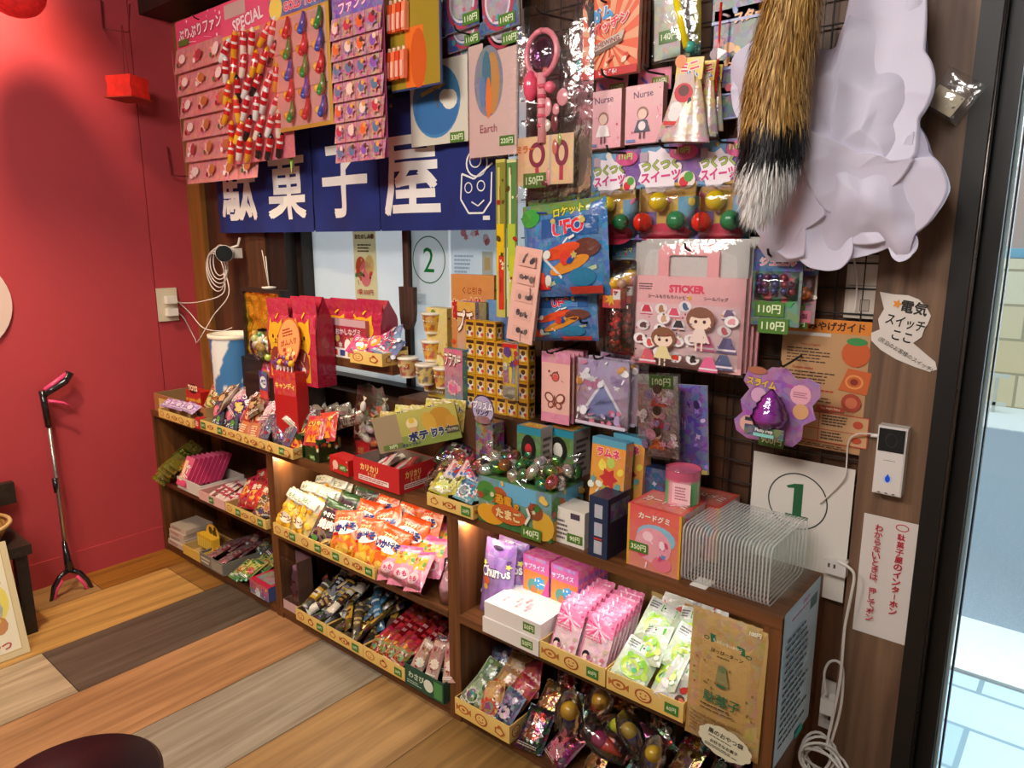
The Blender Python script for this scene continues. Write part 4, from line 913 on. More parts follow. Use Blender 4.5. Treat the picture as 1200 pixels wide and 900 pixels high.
# butterfly cards, five deep
def fly_art(fa):
    fa.rect(0, 0, 1, 1, C('f0b8ac', .02)); fa.rect(0, 0, 1, .14, C('e88aa8', .1)); fa.rect(0, .85, 1, 1, C('e890ac', .15)); b = C('8a4a3c')
    fa.ring(.5, .66, .14, .07, .04, b); fa.ell(.5, .65, .1, .05, C('e05a58')); fa.blobs(5, [b], 3, .03, .06, (.15, .55, .85, .78))
    for s in (-1, 1): fa.ell(.5+s*.2, .36, .18, .07, b, 12, s*.6); fa.ell(.5+s*.19, .36, .13, .045, C('f0c8b8'), 12, s*.6); fa.ell(.5+s*.14, .26, .12, .05, b, 12, -s*.6); fa.ell(.5+s*.14, .26, .08, .03, C('e8b0a0'), 12, -s*.6)
    fa.ell(.5, .32, .025, .09, b)
for i in range(5):
    card('hair_pin_card', ['pale pink butterfly pin card, front one of its stack', 'second butterfly pin card in the stack', 'third butterfly pin card in the stack', 'fourth butterfly pin card in the stack', 'last butterfly pin card in the stack, against the wall'][i], 'toy card', (635+i*5, 411-i, 667+i*5, 499-i*2), -.115+i*.02, fly_art, t=.003, group='butterfly pin cards', edge='c88a80')
# foil sticker sheets
def crown_art(fa):
    fa.rect(0, 0, 1, 1, C('c8a0b4', .08), C('b8a8c8', .08)); w_ = C('f4f0f4')
    fa.poly([(.1, .2), (.5, .72), (.92, .2), (.84, .08), (.16, .08)], w_); fa.poly([(.16, .2), (.5, .64), (.86, .2), (.78, .11), (.22, .11)], C('8a90c0', .05)); fa.blobs(26, [w_, C('d8a060'), C('c880a0'), w_, C('a890b8')], 4, .06, .1, (0, .5, 1, 1)); fa.blobs(20, [w_, C('d87a90'), C('b8a0c8')], 9, .04, .07, (0, 0, 1, .3)); fa.rect(0, .0, 1, .05, C('d8c8d8'))
for i in range(3):
    e, w, h = card('sticker_sheet', ['silvery lilac sticker sheet with a big tiara shape, front one', 'second lilac tiara sticker sheet behind the front one', 'purple sticker sheet at the back of the tiara stack'][i], 'sticker sheet', ((678, 419, 735, 505), (690, 416, 746, 500), (704, 412, 757, 494))[i], -.13+i*.03, crown_art, t=.004, edge='c8b8c8', group='tiara sticker sheets', root=True)
    if i == 0: sleeve(e, w, h, .008, 7)
def girl_art(fa):
    fa.rect(0, 0, 1, 1, C('c8a8a8', .15)); fa.rect(0, .88, 1, 1, C('c8ccc8')); fa.price('100円', .6, .92, .6); 
    for i, v in enumerate((.72, .46, .2)): fa.poly([(.3, v-.1), (.5, v+.06), (.75, v-.1)], C(['d84a38', 'c83048', 'e0784a'][i])); fa.disc(.5, v+.08, .12, C('f4d0b8')); fa.disc(.5, v+.11, .11, C('5a3a30')); fa.blobs(8, [C('f4e8f0'), C('e0a0b8'), C('a890c0')], i, .08, .14, (0, v-.12, 1, v+.12))
e, w, h = card('sticker_sheet', 'narrow foil sheet of dancing girls in red dresses', 'sticker sheet', (752, 437, 795, 540), -.14, girl_art, t=.003, mat='foil', roll=-.06, root=True); sleeve(e, w, h, .006, 8)
def purp_art(fa): fa.rect(0, 0, 1, 1, C('5a3a8a', .2), C('6a4aa8', .2)); fa.blobs(14, [C('a888d8'), C('3a2a60'), C('d8b8e0')], 6, .06, .14); fa.rect(0, .0, 1, .05, C('b8a060'))
card('sticker_sheet', 'slim deep purple sheet leaning right of the dancing girls sheet', 'sticker sheet', (797, 449, 830, 558), -.08, purp_art, t=.004, roll=-.07)
# violet slime blister
def slime():
    y = -.11; x, z, w, h = rectq((862, 424, 955, 528), y); e = thing('slime_pack', 'cloud shaped purple blister pack holding a soft-serve shaped slime cup', 'toy pack', (x+w/2, y, z), (0, .02, 0))
    ol = [(.2, 0), (.75, 0), (.84, .12), (.84, .3), (.97, .4), (.92, .56), (1, .7), (.98, .84), (.84, .9), (.72, .86), (.6, .99), (.42, .98), (.32, .88), (.14, .92), (.1, .76), (.18, .66), (.08, .5), (.12, .34), (.02, .22), (.06, .08)]
    mb = MB(); pt = [(-w/2+u*w, v*h) for u, v in ol]
    mb.poly([(a, 0, b) for a, b in pt], C('a868a8', .15)); mb.poly([(a, .002, b) for a, b in pt[::-1]], C('c8b0c8')); f = Face(mb, (-w/2, 0, 0), (w, 0, 0), (0, 0, h))
    f.ell(.5, .45, .36, .38, C('9a5aa8', .15), 20); f.text('スライム', .32, .76, .09, C('e8c040'), .05, -.1, .34, C('3a2a3a')); f.disc(.78, .68, .13, C('e8a8b8')); f.bars(.7, .64, .86, .72, 3, C('a86a80')); f.disc(.8, .47, .1, C('d8a070')); f.disc(.2, .2, .11, C('e0b0a0')); f.rect(.16, .24, .3, .29, C('3a3040')); f.disc(.3, .6, .1, C('d8a8c8')); f.price('900円', .5, .03, .3); f.ell(.26, .92, .12, .05, C('b06a50')); mb.build('backing_card', e)
    mb = MB(); pr = [(.03, 0), (.034, .012), (.038, .02), (.033, .026), (.034, .034), (.027, .04), (.028, .047), (.02, .054), (.02, .06), (.011, .068), (.003, .078)]
    mb.lathe(pr, C('b060b8'), 'violetclear', 22, (0, -.026, h*.25)); mb.lathe([(a*.9, b*.96) for a, b in pr], C('a850b0', .1), 'gloss', 20, (0, -.026, h*.25)); mb.build('slime_swirl', e)
    mb = MB(); mb.box(-.04, .04, -.05, -.046, h*.14, h*.27, C('3a4048')); f = Face(mb, (-.04, -.0505, h*.14), (.08, 0, 0), (0, 0, h*.13)); f.rect(0, 0, 1, 1, C('4a5058', .2)); f.text('Fluffy Pop', .5, .62, .4, C('f4f4f4'), .03, 0, .9, C('2a2a30')); f.rect(.24, .04, .76, .36, C('8ad0c8')); mb.build('name_label', e)
slime()
# black wire hooks with the packs on them
for px, py, lb in ((238, 24, 'first pink card'), (545, 40, 'blue pack cluster'), (640, 18, 'wand bag'), (712, 4, 'prank gum packs'), (716, 92, 'pale doll box'), (765, 86, 'dark dressed doll box'), (722, 180, 'left ball pack'), (783, 174, 'middle ball pack'), (850, 168, 'right ball pack'), (812, 293, 'pink sticker bag'), (908, 300, 'toy grapes pack'), (651, 413, 'butterfly pin cards'), (706, 420, 'tiara sticker sheets'), (922, 428, 'purple slime pack'), (690, 378, 'rocket bags')):
    p = ony(px, py, -.105); mb = MB(); mb.tube([(0, .11, .012), (0, .03, .004), (0, -.02, 0), (0, -.034, .004), (0, -.04, .014)], .0026, W, 'blackmetal', 6)
    tag(mb.build('display_hook', None, p), 'black wire hook holding the '+lb, 'hook', 'display hooks')
# ---------------------------------------------------------------- goods on top of the units
def fxx(px, py, y): return ony(px, py, y).x
# brown open carton at the red wall with a red box and a snack packet in it
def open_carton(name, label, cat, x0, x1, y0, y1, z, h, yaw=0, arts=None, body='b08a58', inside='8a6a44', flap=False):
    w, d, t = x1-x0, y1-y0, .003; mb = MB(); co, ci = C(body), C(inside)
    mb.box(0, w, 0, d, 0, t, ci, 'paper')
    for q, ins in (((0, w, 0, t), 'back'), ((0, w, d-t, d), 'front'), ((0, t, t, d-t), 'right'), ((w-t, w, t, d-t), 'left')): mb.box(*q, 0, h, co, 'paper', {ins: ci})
    for k, f in (arts or {}).items():
        if k == 'front': f(Face(mb, (0, 0, 0), (w, 0, 0), (0, 0, h), 'paper'))
        if k == 'right': f(Face(mb, (w, 0, 0), (0, d, 0), (0, 0, h), 'paper'))
        if k == 'backin': f(Face(mb, (0, d-t, 0), (w, 0, 0), (0, 0, h), 'paper'))
    o = mb.build(name, None, (x0, y0, z), (0, 0, yaw)); return tag(o, label, cat)
def toyart(fa): fa.rect(0, 0, 1, 1, C('a86a40')); fa.rect(.55, .3, .95, .7, C('3a2a20')); fa.text('TOYS', .75, .5, .3, C('d8c8a8'), .03, 0, .34); fa.rect(.1, .2, .4, .8, C('d8b860')); fa.disc(.25, .5, .2, C('a83828'))
open_carton('open_carton', 'brown open carton of sweets at the red wall end of the top board', 'carton', .03, .47, -.262, -.1, TOPZ, .075, 0, {'front': toyart})
def toy_red(fa): fa.rect(0, 0, 1, 1, C('c82018', .05)); fa.rect(0, .5, 1, .62, C('e8a838')); fa.blobs(6, [C('e8b050'), C('d87830')], 2, .08, .14, (0, .48, 1, .7))
o = MB(); o.box(0, .11, 0, .05, 0, .085, C('c02018')); toy_red(Face(o, (0, 0, 0), (.11, 0, 0), (0, 0, .085))); e = thing('sweets_box', 'red sweets box with a dark lettered top flap standing in the brown carton', 'box', (.21, -.21, TOPZ+.02), (0, 0, .05)); o.build('box_body', e)
o = MB(); f = Face(o, (.02, -.001, .08), (.075, 0, 0), (0, 0, .04)); f.ell(.5, .4, .5, .5, C('3a1c18'), 12); f.text('TOYS', .5, .45, .5, C('f0e0b8'), .05, 0, .9, C('d83020')); o.build('top_flap', e)
pm = pouch(.075, .10, .02, band(['c86a28', 'e8a038', 'd8c088', 'b83020'], .25), art_pack('d88830', ['b83a20', 'e8c850', '6a8a30'], 'えび', 'fff0c0', 'a03010', seed=3), 5); put(pm.data('snack_packet'), 'snack_packet', 'orange snack packet leaning in the brown carton beside the red box', 'snack', (.40, -.19, TOPZ+.09), (-.3, .35, .1))
lilac = [pouch(.07, .05, .02, 'b088c0', art_pack('b890c8', ['e0c8e8', '8a60a0'], '', seed=2, busy=.1), 3).data('candy_packet')]
for i in range(3): put(lilac[0], 'candy_packet', ['lilac candy packet overhanging the yellow tray at the red wall', 'lilac candy packet behind the first one', 'lilac candy packet lying on the others'][i], 'candy', (.22+.09*i, -.285, TOPZ+.062+.004*i), (-1.1, .1*i, .2), 'lilac candy packets')
tray('cardboard_tray', 'short yellow printed tray at the red wall end, under lilac packets', (0, 0), (0, 0), TOPZ, .1) if False else None
def tray_at(label, x0, x1, z, depth, y0=-.285, h=.036, price='40円', tags=(.3,), seed=0, yaw=0, **k):
    p, q = proj((x0, y0, z)), proj((x1, y0+math.tan(yaw)*(x1-x0), z)); return tray('cardboard_tray', label, p, q, z, depth, h, price, tags, seed, yaw, **k)
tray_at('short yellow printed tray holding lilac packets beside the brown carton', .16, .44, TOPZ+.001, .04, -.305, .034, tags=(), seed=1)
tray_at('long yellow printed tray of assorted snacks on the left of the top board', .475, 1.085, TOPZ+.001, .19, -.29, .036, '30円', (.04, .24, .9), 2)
mb = MB(); mb.box(0, .03, 0, .03, 0, .04, C('c02430')); Face(mb, (0, 0, 0), (.03, 0, 0), (0, 0, .04)).text('お', .5, .5, .5, C('f4d8d0'), .03); tag(mb.build('sweets_box', None, (.443, -.295, TOPZ), (0, 0, 0)), 'tiny red box between the two yellow trays on the top board', 'box')
# packets in the long tray: each kind its own small group
def grape(fa): fa.rect(0, 0, 1, 1, C('241c3a', .1), C('2e2450', .1)); fa.disc(.4, .62, .3, C('d86a80')); fa.poly([(.2, .8), (.5, .7), (.45, .35), (.25, .4)], C('e88890')); fa.text('グミ', .5, .2, .2, C('e8f0e0'), .04, 0, .8, C('4a3a80')); fa.ell(.7, .3, .14, .12, C('5a9a3a'))
def sausage(fa): fa.rect(0, .04, 1, .96, C('c8683a', .05), C('e08850', .05)); fa.rect(.1, .45, .9, .8, C('a83a28')); fa.ell(.5, .62, .3, .12, C('e8a070')); fa.bars(.12, .1, .88, .38, 5, C('f4d8b0'), 3); fa.text('ソーセージ', .5, .88, .07, C('fff0d8'), .03)
def teddy(fa): fa.rect(0, 0, 1, 1, C('8a88a8', .35), C('c8c4d8', .2)); fa.disc(.5, .4, .24, C('e8e8f0')); fa.disc(.4, .6, .1, C('e8e8f0')); fa.disc(.6, .6, .1, C('e8e8f0')); fa.blobs(10, [C('7858a8'), C('d8d8e8'), C('e85a70')], 3, .05, .1)
def redpack(fa): fa.rect(0, 0, 1, 1, C('d02818', .1), C('e04020', .1)); fa.ell(.5, .45, .34, .22, C('e88828')); fa.text('ピリ辛', .5, .72, .16, C('ffe060'), .05, .1, .8, C('801008')); fa.poly([(.2, .1), (.35, .35), (.5, .1), (.65, .35), (.8, .1)], C('f0a030'))
def silver(fa): fa.rect(0, 0, 1, 1, C('b8b0a0', .1), C('d8d0c0', .1)); fa.rect(0, .4, 1, .5, C('8a2028')); fa.text('チョコ', .5, .66, .12, C('5a2a20'), .04, 0, .8); fa.bars(.1, .12, .9, .32, 4, C('6a5a50'), 2)
RT_ = random.Random(21)
G1 = [pouch(.068, .1, .018, '2a2244', grape, i).data('gummy_packet') for i in range(2)]
for i in range(4): put(G1[i % 2], 'gummy_packet', 'dark purple gummy packet '+['at the left end of the long tray', 'second from the left end of the long tray', 'third from the left in the long tray', 'fourth from the left in the long tray'][i], 'candy', (.535+.05*i, -.245+.02*(i % 2), TOPZ+.06), (-.35, RT_.uniform(-.2, .2), RT_.uniform(-.3, .3)), 'dark gummy packets')
G2 = [pouch(.052, .14, .015, 'd07a48', sausage, i+4).data('sausage_packet') for i in range(2)]
for i in range(3): put(G2[i % 2], 'sausage_packet', ['orange sausage packet leaning forward in the long tray', 'second orange sausage packet right of the first', 'third orange sausage packet lying behind'][i], 'snack', (.735+.05*i, -.24+.012*i, TOPZ+.068), (-.45, .12-.1*i, .25), 'orange sausage packets')
G3 = [pouch(.075, .11, .035, 'a09ab8', teddy, i+9, 'foil').data('jelly_packet') for i in range(2)]
for i in range(6): put(G3[i % 2], 'jelly_packet', 'silvery violet jelly packet '+['front left', 'front centre', 'front right', 'rear left', 'rear centre', 'rear right'][i]+' in the long tray', 'candy', (.875+.07*(i % 3), -.25+.055*(i//3), TOPZ+.062+.02*(i//3)), (-.45+.3*(i % 2), RT_.uniform(-.6, .6), RT_.uniform(-.4, .4)), 'silvery jelly packets')
G4 = [pouch(.075, .1, .025, 'd02a18', redpack, i+14).data('chili_packet') for i in range(2)]
for i in range(5): put(G4[i % 2], 'chili_packet', 'glossy red spicy snack packet '+['lowest', 'second', 'third', 'fourth', 'highest'][i]+' at the right end of the long tray', 'snack', (1.06+.026*i, -.235+.03*(i % 3), TOPZ+.06+.012*i), (-.5, .3-.12*i, .3), 'red spicy packets')
G5 = [pouch(.034, .17, .012, 'c0b8a8', silver, i+20, 'foil').data('chocolate_stick') for i in range(2)]
for i in range(8): put(G5[i % 2], 'chocolate_stick', 'silver and brown wrapped stick in the heap behind the long tray', 'candy', (1.0+.035*i, -.165+.016*(i % 3), TOPZ+.105+.01*(i % 4)), (-.35, 1.0+.12*(i % 4), .1*(i % 3)), 'silver wrapped sticks')
DK = [pouch(.08, .115, .025, c, art_pack(c, a, t, seed=i), i+30).data('snack_packet') for i, (c, a, t) in enumerate((('6a3a70', ['a85ab0', 'e8c040', '3a2a50'], 'うめ'), ('7a5030', ['c89a50', 'e8d0a0', '4a2a18'], 'いか'), ('c87a90', ['f0c0d0', 'd84a60', 'f4e8e8'], 'もも'), ('3a3a40', ['8a8a90', 'c8b080', 'd83a30'], 'のり'), ('b8a890', ['e8e0d0', '6a5040', 'c84030'], 'らむね')))]
for i in range(12): put(DK[(i*3+1) % 5], 'snack_packet', ['violet', 'brown', 'pink', 'black', 'beige'][(i*3+1) % 5]+' snack packet heaped high at the back of the long tray', 'snack', (.51+.048*i, -.19-.02*(i % 2), TOPZ+.105+.012*(i % 3)), (-.8, RT_.uniform(-.7, .7), RT_.uniform(-.5, .5)), ['violet', 'brown', 'pink', 'black', 'beige'][(i*3+1) % 5]+' packets heaped behind the long tray')
for i in range(11): put(DK[i % 5], 'snack_packet', ['violet', 'brown', 'pink', 'black', 'beige'][i % 5]+' snack packet '+['lying', 'lying', 'lying', 'lying', 'lying', 'tilted', 'tilted', 'tilted', 'tilted', 'tilted', 'buried'][i]+' in the rear row of the long tray', 'snack', (.50+.052*i, -.14+.02*(i % 2), TOPZ+.07+.008*(i % 3)), (-.6, RT_.uniform(-.5, .5), RT_.uniform(-.4, .4)), 'mixed packets behind the long tray')
# blue bin with cows
def blue_bin():
    p = ony(273, 388, -.105); r = .088
    e = thing('round_tub', 'blue round tub with white cloud shapes and a white rim behind the brown carton', 'tub', (p.x, -.108, TOPZ)); h = zat(p.x-.02, -.19, 394)-TOPZ
    mb = MB(); 
    def cf(u, v): n = noise.noise(Vector((math.cos(2*PI*u)*1.7+3, math.sin(2*PI*u)*1.7, v*2.6+1))); return C('e4e4e2') if n > .12 else (C('3f78b0') if v > .3 else C('9ab0a8'))
    mb.grid(lambda u, v: Vector(((r*(.9+.1*v))*math.cos(2*PI*u), (r*(.9+.1*v))*math.sin(2*PI*u), h*v)), 64, 24, cf, 'print', wu=True)
    mb.lathe([(.0, h*.94), (r*.97, h*.94)], C('c8b090'), 'matte', 32, capb=False, capt=False); mb.build('tub_body', e)
    mb = MB(); mb.lathe([(r*1.0, h-.012), (r*1.06, h-.008), (r*1.06, h+.004), (r*.97, h+.006), (r*.95, h-.02)], C('e8e0d0'), 'matte', 36, capb=False, capt=False); mb.build('rim', e)
    mb = MB(); mb.ell = None
    mb.grid(lambda u, v: Vector((-(r+.004)*math.cos(.9+u*.5)+.0, -(r+.004)*math.sin(.9+u*.5), h*(.55+.2*v))), 6, 4, C('6a4a38'), 'print'); mb.build('brown_patch', e)
blue_bin()
# framed gold picture and reed holder
a, b = ony(287, 337, -.1), ony(336, 384, -.1)
e = thing('framed_ornament', 'small dark frame with a crumpled gold foil ornament beside the window', 'frame', (a.x, -.12, .955)); w, h = b.x-a.x, a.z-.955+.06
mb = MB()
for q in ((0, w, 0, .012), (0, w, h-.012, h), (0, .012, .012, h-.012), (w-.012, w, .012, h-.012)): mb.box(q[0], q[1], 0, .04, q[2], q[3], W, 'stoolwood')
mb.build('frame', e); mb = MB(); mb.grid(lambda u, v: Vector((.012+u*(w-.024), .012-.012*noise.noise(Vector((u*7, v*7, 3))), .012+v*(h-.024))), 24, 24, lambda u, v: mixc(C('ffd040'), C('d89818'), .5+.6*noise.noise(Vector((u*6, v*8, 9)))), 'foil', sm=False); mb.build('gold_foil', e)
e.location.z = a.z-h; board('picture_stand', 'dark narrow block under the gold ornament', a.x-.02, b.x+.1, -.125, -.06, TOPZ, a.z-h, 'stoolwood', 'stand')
p = ony(318, 336, -.09); e = thing('reed_holder', 'small white dish with two thin white reeds on top of the gold frame', 'reed holder', (p.x, -.1, a.z))
mb = MB(); mb.lathe([(.018, 0), (.026, .006), (.026, .01), (.008, .012)], C('e0d8cc'), 'gloss', 20); mb.build('dish', e)
for dx in (-.03, -.008): mb = MB(); mb.tube([(0, 0, .008), (dx, .0, .14 if dx < -.02 else .12)], .0018, C('d8d0c4'), 'matte', 6); mb.build('reed', e)
# lollipop bag tied at the top, and stands of lollipops
p = ony(308, 405, -.2); e = thing('lollipop_bouquet', 'round bunch of clear wrapped lollipops standing before the blue tub', 'candy', (p.x, -.19, p.z-.13))
mb = MB(); 
for i in range(20): rr = random.Random(i); a_ = rr.uniform(0, 6.28); mb.ball((.045*rr.random()*math.cos(a_), -.01+.02*math.sin(a_), .13+.045*rr.uniform(-.9, .9)), .015, C(rr.choice(['b8d050', 'e8e0c0', 'd8a850', '3a9a58', 'e8d8d0', 'c8d890']), .15), 'gloss', 9)
mb.build('lollipops', e); mb = MB(); mb.ball((0, -.005, .13), .062, W, 'clear', 16, sy=.7); mb.build('clear_wrap', e); mb = MB(); mb.lathe([(.026, -.19), (.03, .03), (.01, .08)], C('b82c34', .2), 'film', 16, sq=.6); f = Face(mb, (-.026, -.0175, -.06), (.052, 0, 0), (0, 0, .1)); f.rect(0, 0, 1, 1, C('3a3a80', .2)); f.rect(0, 0, 1, .3, C('d83028', .1)); f.ell(.5, .6, .4, .22, C('e8e8e8')); f.text('ペロ', .5, .6, .18, C('2a3a90'), .05, 0, .6); mb.build('stand_box', e)
p = ony(350, 402, -.2); e = thing('lollipop_display', 'red lollipop display box with an oval orange header card and purple lollipops', 'display box', (p.x-.065, -.262, p.z-.15), (0, 0, .12))
mb = MB(); mb.box(0, .11, 0, .05, -.22, .06, C('b82020')); f = Face(mb, (0, 0, -.02), (.11, 0, 0), (0, 0, .08)); f.rect(0, 0, 1, 1, C('c82020', .1)); f.text('キャンディ', .5, .4, .25, C('f0d060'), .04, 0, .85); mb.build('box_body', e)
mb = MB(); f = Face(mb, (.0, .022, .06), (.115, 0, .03), (-.005, .01, .16)); f.ell(.5, .5, .5, .5, C('c8602c'), 26); f.ell(.5, .5, .46, .46, C('e8a060'), 26); f.bars(.25, .62, .75, .8, 3, C('a83820'), 1); f.text('ガム入り', .5, .5, .12, C('c03020'), .03, 0, .75); f.blobs(9, [C('c83828'), C('e8c060'), C('f4e0b0')], 3, .04, .09, (.2, .1, .8, .42)); mb.build('header_card', e)
for i in range(9): mb = MB(); mb.tube([(0, 0, 0), (0, 0, .05)], .002, C('e8e0d8'), 'matte', 5); mb.ball((0, 0, .058), .011, C(['6a3a7a', 'e8b020', '8a2a30'][i % 3]), 'gloss', 9); mb.build('lollipop', e, (.012+.018*(i % 5), .008+.02*(i//5), .03+.012*(i//5)))
# red bags with a yellow cat head
def cat_art(fa):
    fa.rect(0, 0, 1, 1, C('b01c3c', .04), C('c02848', .04)); y = C('e8b028')
    fa.ell(.42, .52, .36, .2, y, 18); fa.poly([(.1, .6), (.14, .76), (.3, .68)], y); fa.poly([(.54, .68), (.7, .76), (.74, .6)], y); k = C('3a2018'); fa.ell(.3, .54, .04, .025, k, 8); fa.ell(.54, .54, .04, .025, k, 8); fa.ell(.42, .5, .03, .018, k, 8); fa.line([(.36, .46), (.42, .475), (.48, .46)], .02, k)
    fa.rect(.12, .04, .74, .36, C('e0a028')); fa.ell(.42, .24, .3, .18, C('8a3a30'), 14); fa.blobs(8, [C('f0c8b0'), C('c83040'), C('e8e0d0'), C('7a4a90')], 5, .05, .09, (.15, .1, .7, .36)); fa.line([(.44, .76), (.5, .84), (.42, .9), (.32, .86)], .05, y); fa.blobs(7, [C('d85070')], 8, .02, .03, (0, .75, 1, 1))
def cat_bag(i):
    px = (334, 365, 405, 437)[i]; yb, zb = ((-.165, .86), (-.165, .86), (-.066, .955), (-.066, .955))[i]; x = fxx(px, 350, yb); top = zat(x, yb, (349, 347, 350, 351)[i]); h = top-zb; w = (.125, .135, .17, .16)[i]
    e = thing('snack_bag', ['tall crimson snack bag with a yellow cat face, leftmost of four at the window', 'crimson cat face snack bag, second from the left at the window', 'crimson cat face snack bag, third from the left at the window', 'crimson cat face snack bag, rightmost of four at the window'][i], 'snack bag', (x, yb, zb), group='crimson snack bags')
    mb = MB(); d = .07
    prof = lambda v: 1 if v < .72 else max(.06, 1-(v-.72)/.28)
    mb.grid(lambda u, v: Vector(((u-.5)*w*(1-.06*v), -d/2*prof(v)-.003*math.sin(u*9+v*5+i), h*v)), 10, 16, C('b01c3c', .03), 'film'); mb.grid(lambda u, v: Vector(((u-.5)*w*(1-.06*v), d/2*prof(v), h*v)), 10, 16, C('a01834'), 'film', flip=True)
    for s in (-1, 1): mb.grid(lambda u, v: Vector((s*.5*w*(1-.06*v), (u-.5)*d*prof(v), h*v)), 3, 16, C('981630'), 'film', flip=s < 0)
    fa = Face(mb, (-w/2, -.035, 0), (w, 0, 0), (0, 0, h), 'film', lambda u, v: d/2*(prof(v)-1)+.0035 if v < .99 else 0); cat_art(fa); mb.build('bag_body', e)
    return e
for i in range(4): cat_bag(i)
# boxes and trays on the window shelf
def redbox_art(fa): fa.rect(0, 0, 1, 1, C('a81c30', .05)); fa.rect(0, .82, 1, 1, C('c8a0a8')); fa.text('おかしなグミ', .5, .68, .16, C('f0d0d8'), .03, .03, .9, C('6a1020')); fa.blobs(9, [C('e8d8c8'), C('d8a890'), C('e87888'), C('c8b060')], 3, .08, .13, (.02, .06, 1, .56)); fa.ell(.5, .3, .1, .2, C('f4e8e4'))
o = carton('candy_display_box', 'open red and pink candy display box on the window shelf before the cat face bags', 'display box', proj((1.09, -.12, .955)), proj((1.27, -.12, .955)), 372, .955, .07, redbox_art, 'b85a6a', yaw=0)
mb = MB(); f = Face(mb, (0, 0, 0), (.1, 0, 0), (0, 0, .05)); f.ell(.5, .3, .5, .68, C('a82038'), 20); f.ell(.5, .3, .42, .56, C('d87a8c'), 20); f.text('もちグミ', .5, .4, .26, C('f4e8e8'), .04, 0, .7, C('8a1830')); e = mb.build('box_header', o, (.035, .03, o['dims'][2]))
mb = MB(); f = Face(mb, (0, 0, 0), (o['dims'][0], 0, 0), (0, 0, .032)); f.rect(0, 0, 1, 1, C('ece4e0')); f.rect(.04, .2, .2, .8, C('d83030')); f.rect(.28, .2, .42, .8, C('3a4a90')); f.rect(.5, .2, .64, .8, C('c89030')); f.rect(.72, .2, .9, .8, C('d86080')); mb.build('price_strip', o, (0, -.004, 0))
tray('cardboard_tray', 'yellow printed tray of pink gummy packets at the right end of the window shelf', proj((1.245, -.165, .955)), proj((1.40, -.165, .955)), .955, .11, .04, tags=(), seed=4, yaw=.05, back=.05)
def gum2(fa): fa.rect(0, 0, 1, 1, C('d83878', .08), C('e05a90', .1)); fa.disc(.55, .5, .3, C('e8a030')); fa.disc(.5, .45, .16, C('f0d8c8')); fa.text('グミ', .3, .75, .22, C('fff0f0'), .05, .1, .5, C('8a1850')); fa.blobs(5, [C('3a2a60'), C('f4f4f4')], 4, .05, .1)
GM = [pouch(.09, .07, .022, 'd84080', gum2, 41).data('gummy_packet'), pouch(.085, .075, .02, '8a98c0', art_pack('90a0c8', ['4a5a98', 'e8e8f0', 'd84a68'], 'ソーダ', seed=8), 42).data('gummy_packet'), pouch(.08, .08, .02, 'b8c8b0', art_pack('80b8a8', ['e8f0e0', '3a8a78', 'e0c050'], 'メロン', seed=9), 43).data('gummy_packet')]
for i, (dx, dy, dz, r) in enumerate(((.03, .03, .05, .2), (.075, .05, .062, -.3), (.12, .06, .055, .3), (.05, .085, .075, .1), (.1, .09, .078, -.4))): put(GM[(0, 0, 1, 2, 1)[i]], 'gummy_packet', ['hot pink gummy packet in front of the window shelf tray', 'hot pink gummy packet with sun, middle of the window shelf tray', 'pale blue gummy packet at the right of the window shelf tray', 'pale green gummy packet at the back of the window shelf tray', 'pale blue gummy packet at the back of the window shelf tray'][i], 'candy', (1.24+dx, -.165+dy, .955+dz), (-.8, r, .3), 'gummy packets in the window shelf tray')
# cups with snack noodles
def cup(x, y, z, label, c1='e0a828', c2='b83a20', r=.033, h=.06):
    e = thing('snack_cup', label, 'snack cup', (x, y, z), (0, 0, .3), 'snack cups')
    mb = MB()
    def cf(u, v): n = noise.noise(Vector((math.cos(2*PI*u)*2.2, math.sin(2*PI*u)*2.2, v*3+x*9))); return C('f0e4cc') if v < .1 or v > .93 else (C(c2, .15) if n > .08 else C(c1, .1))
    mb.grid(lambda u, v: Vector((r*(.74+.26*v)*math.cos(2*PI*u), r*(.74+.26*v)*math.sin(2*PI*u), h*v)), 26, 14, cf, 'print', wu=True); mb.lathe([(r*.3, 0), (r*.74, .001)], C('e8dcc0'), 'print', 20, capt=False)
    fa = Face(mb, (-r*.6, -r*.9, h*.3), (r*1.2, 0, 0), (0, -.003, h*.5)); fa.text('ラーメン', .5, .7, .26, C('f8e8b0'), .05, 0, .9, C('6a2010')); mb.build('cup_body', e)
    mb = MB(); mb.lathe([(r*1.0, h-.004), (r*1.07, h-.003), (r*1.07, h+.002), (r*.98, h+.004), (.001, h+.004)], C('ece2d0'), 'gloss', 26, capb=False, capt=False); mb.build('lid', e); return e
for (px, py, y, n, lb) in ((507, 408, -.09, 1, 'top'), (508, 408+0, -.09, 0, 'x'), (476, 452, -.16, 1, 'left'), (497, 461, -.19, 1, 'mid'), (520, 455, -.15, 1, 'right')):
    pass
RZ = .86
def stack_cup(px, y, tops, names, **k):
    x = fxx(px, 420, y)
    for i, t in enumerate(tops): cup(x+.004*i, y, zat(x, y-.03, t)-.062, names[i], **k)
stack_cup(506, -.045, [436, 400, 367], ['yellow and red snack cup, lowest of the rear stack', 'yellow snack cup in the middle of the rear stack', 'yellow and red snack cup on top of the rear stack at the window'])
stack_cup(478, -.075, [420], ['white lidded snack cup left in the front row of cups'], c1='d8b070', r=.032)
stack_cup(499, -.09, [428], ['white lidded snack cup in the centre of the front row of cups'], c1='e8c868', c2='8a6a58', r=.032)
stack_cup(519, -.07, [432], ['yellow snack cup right in the front row of cups'], r=.03)
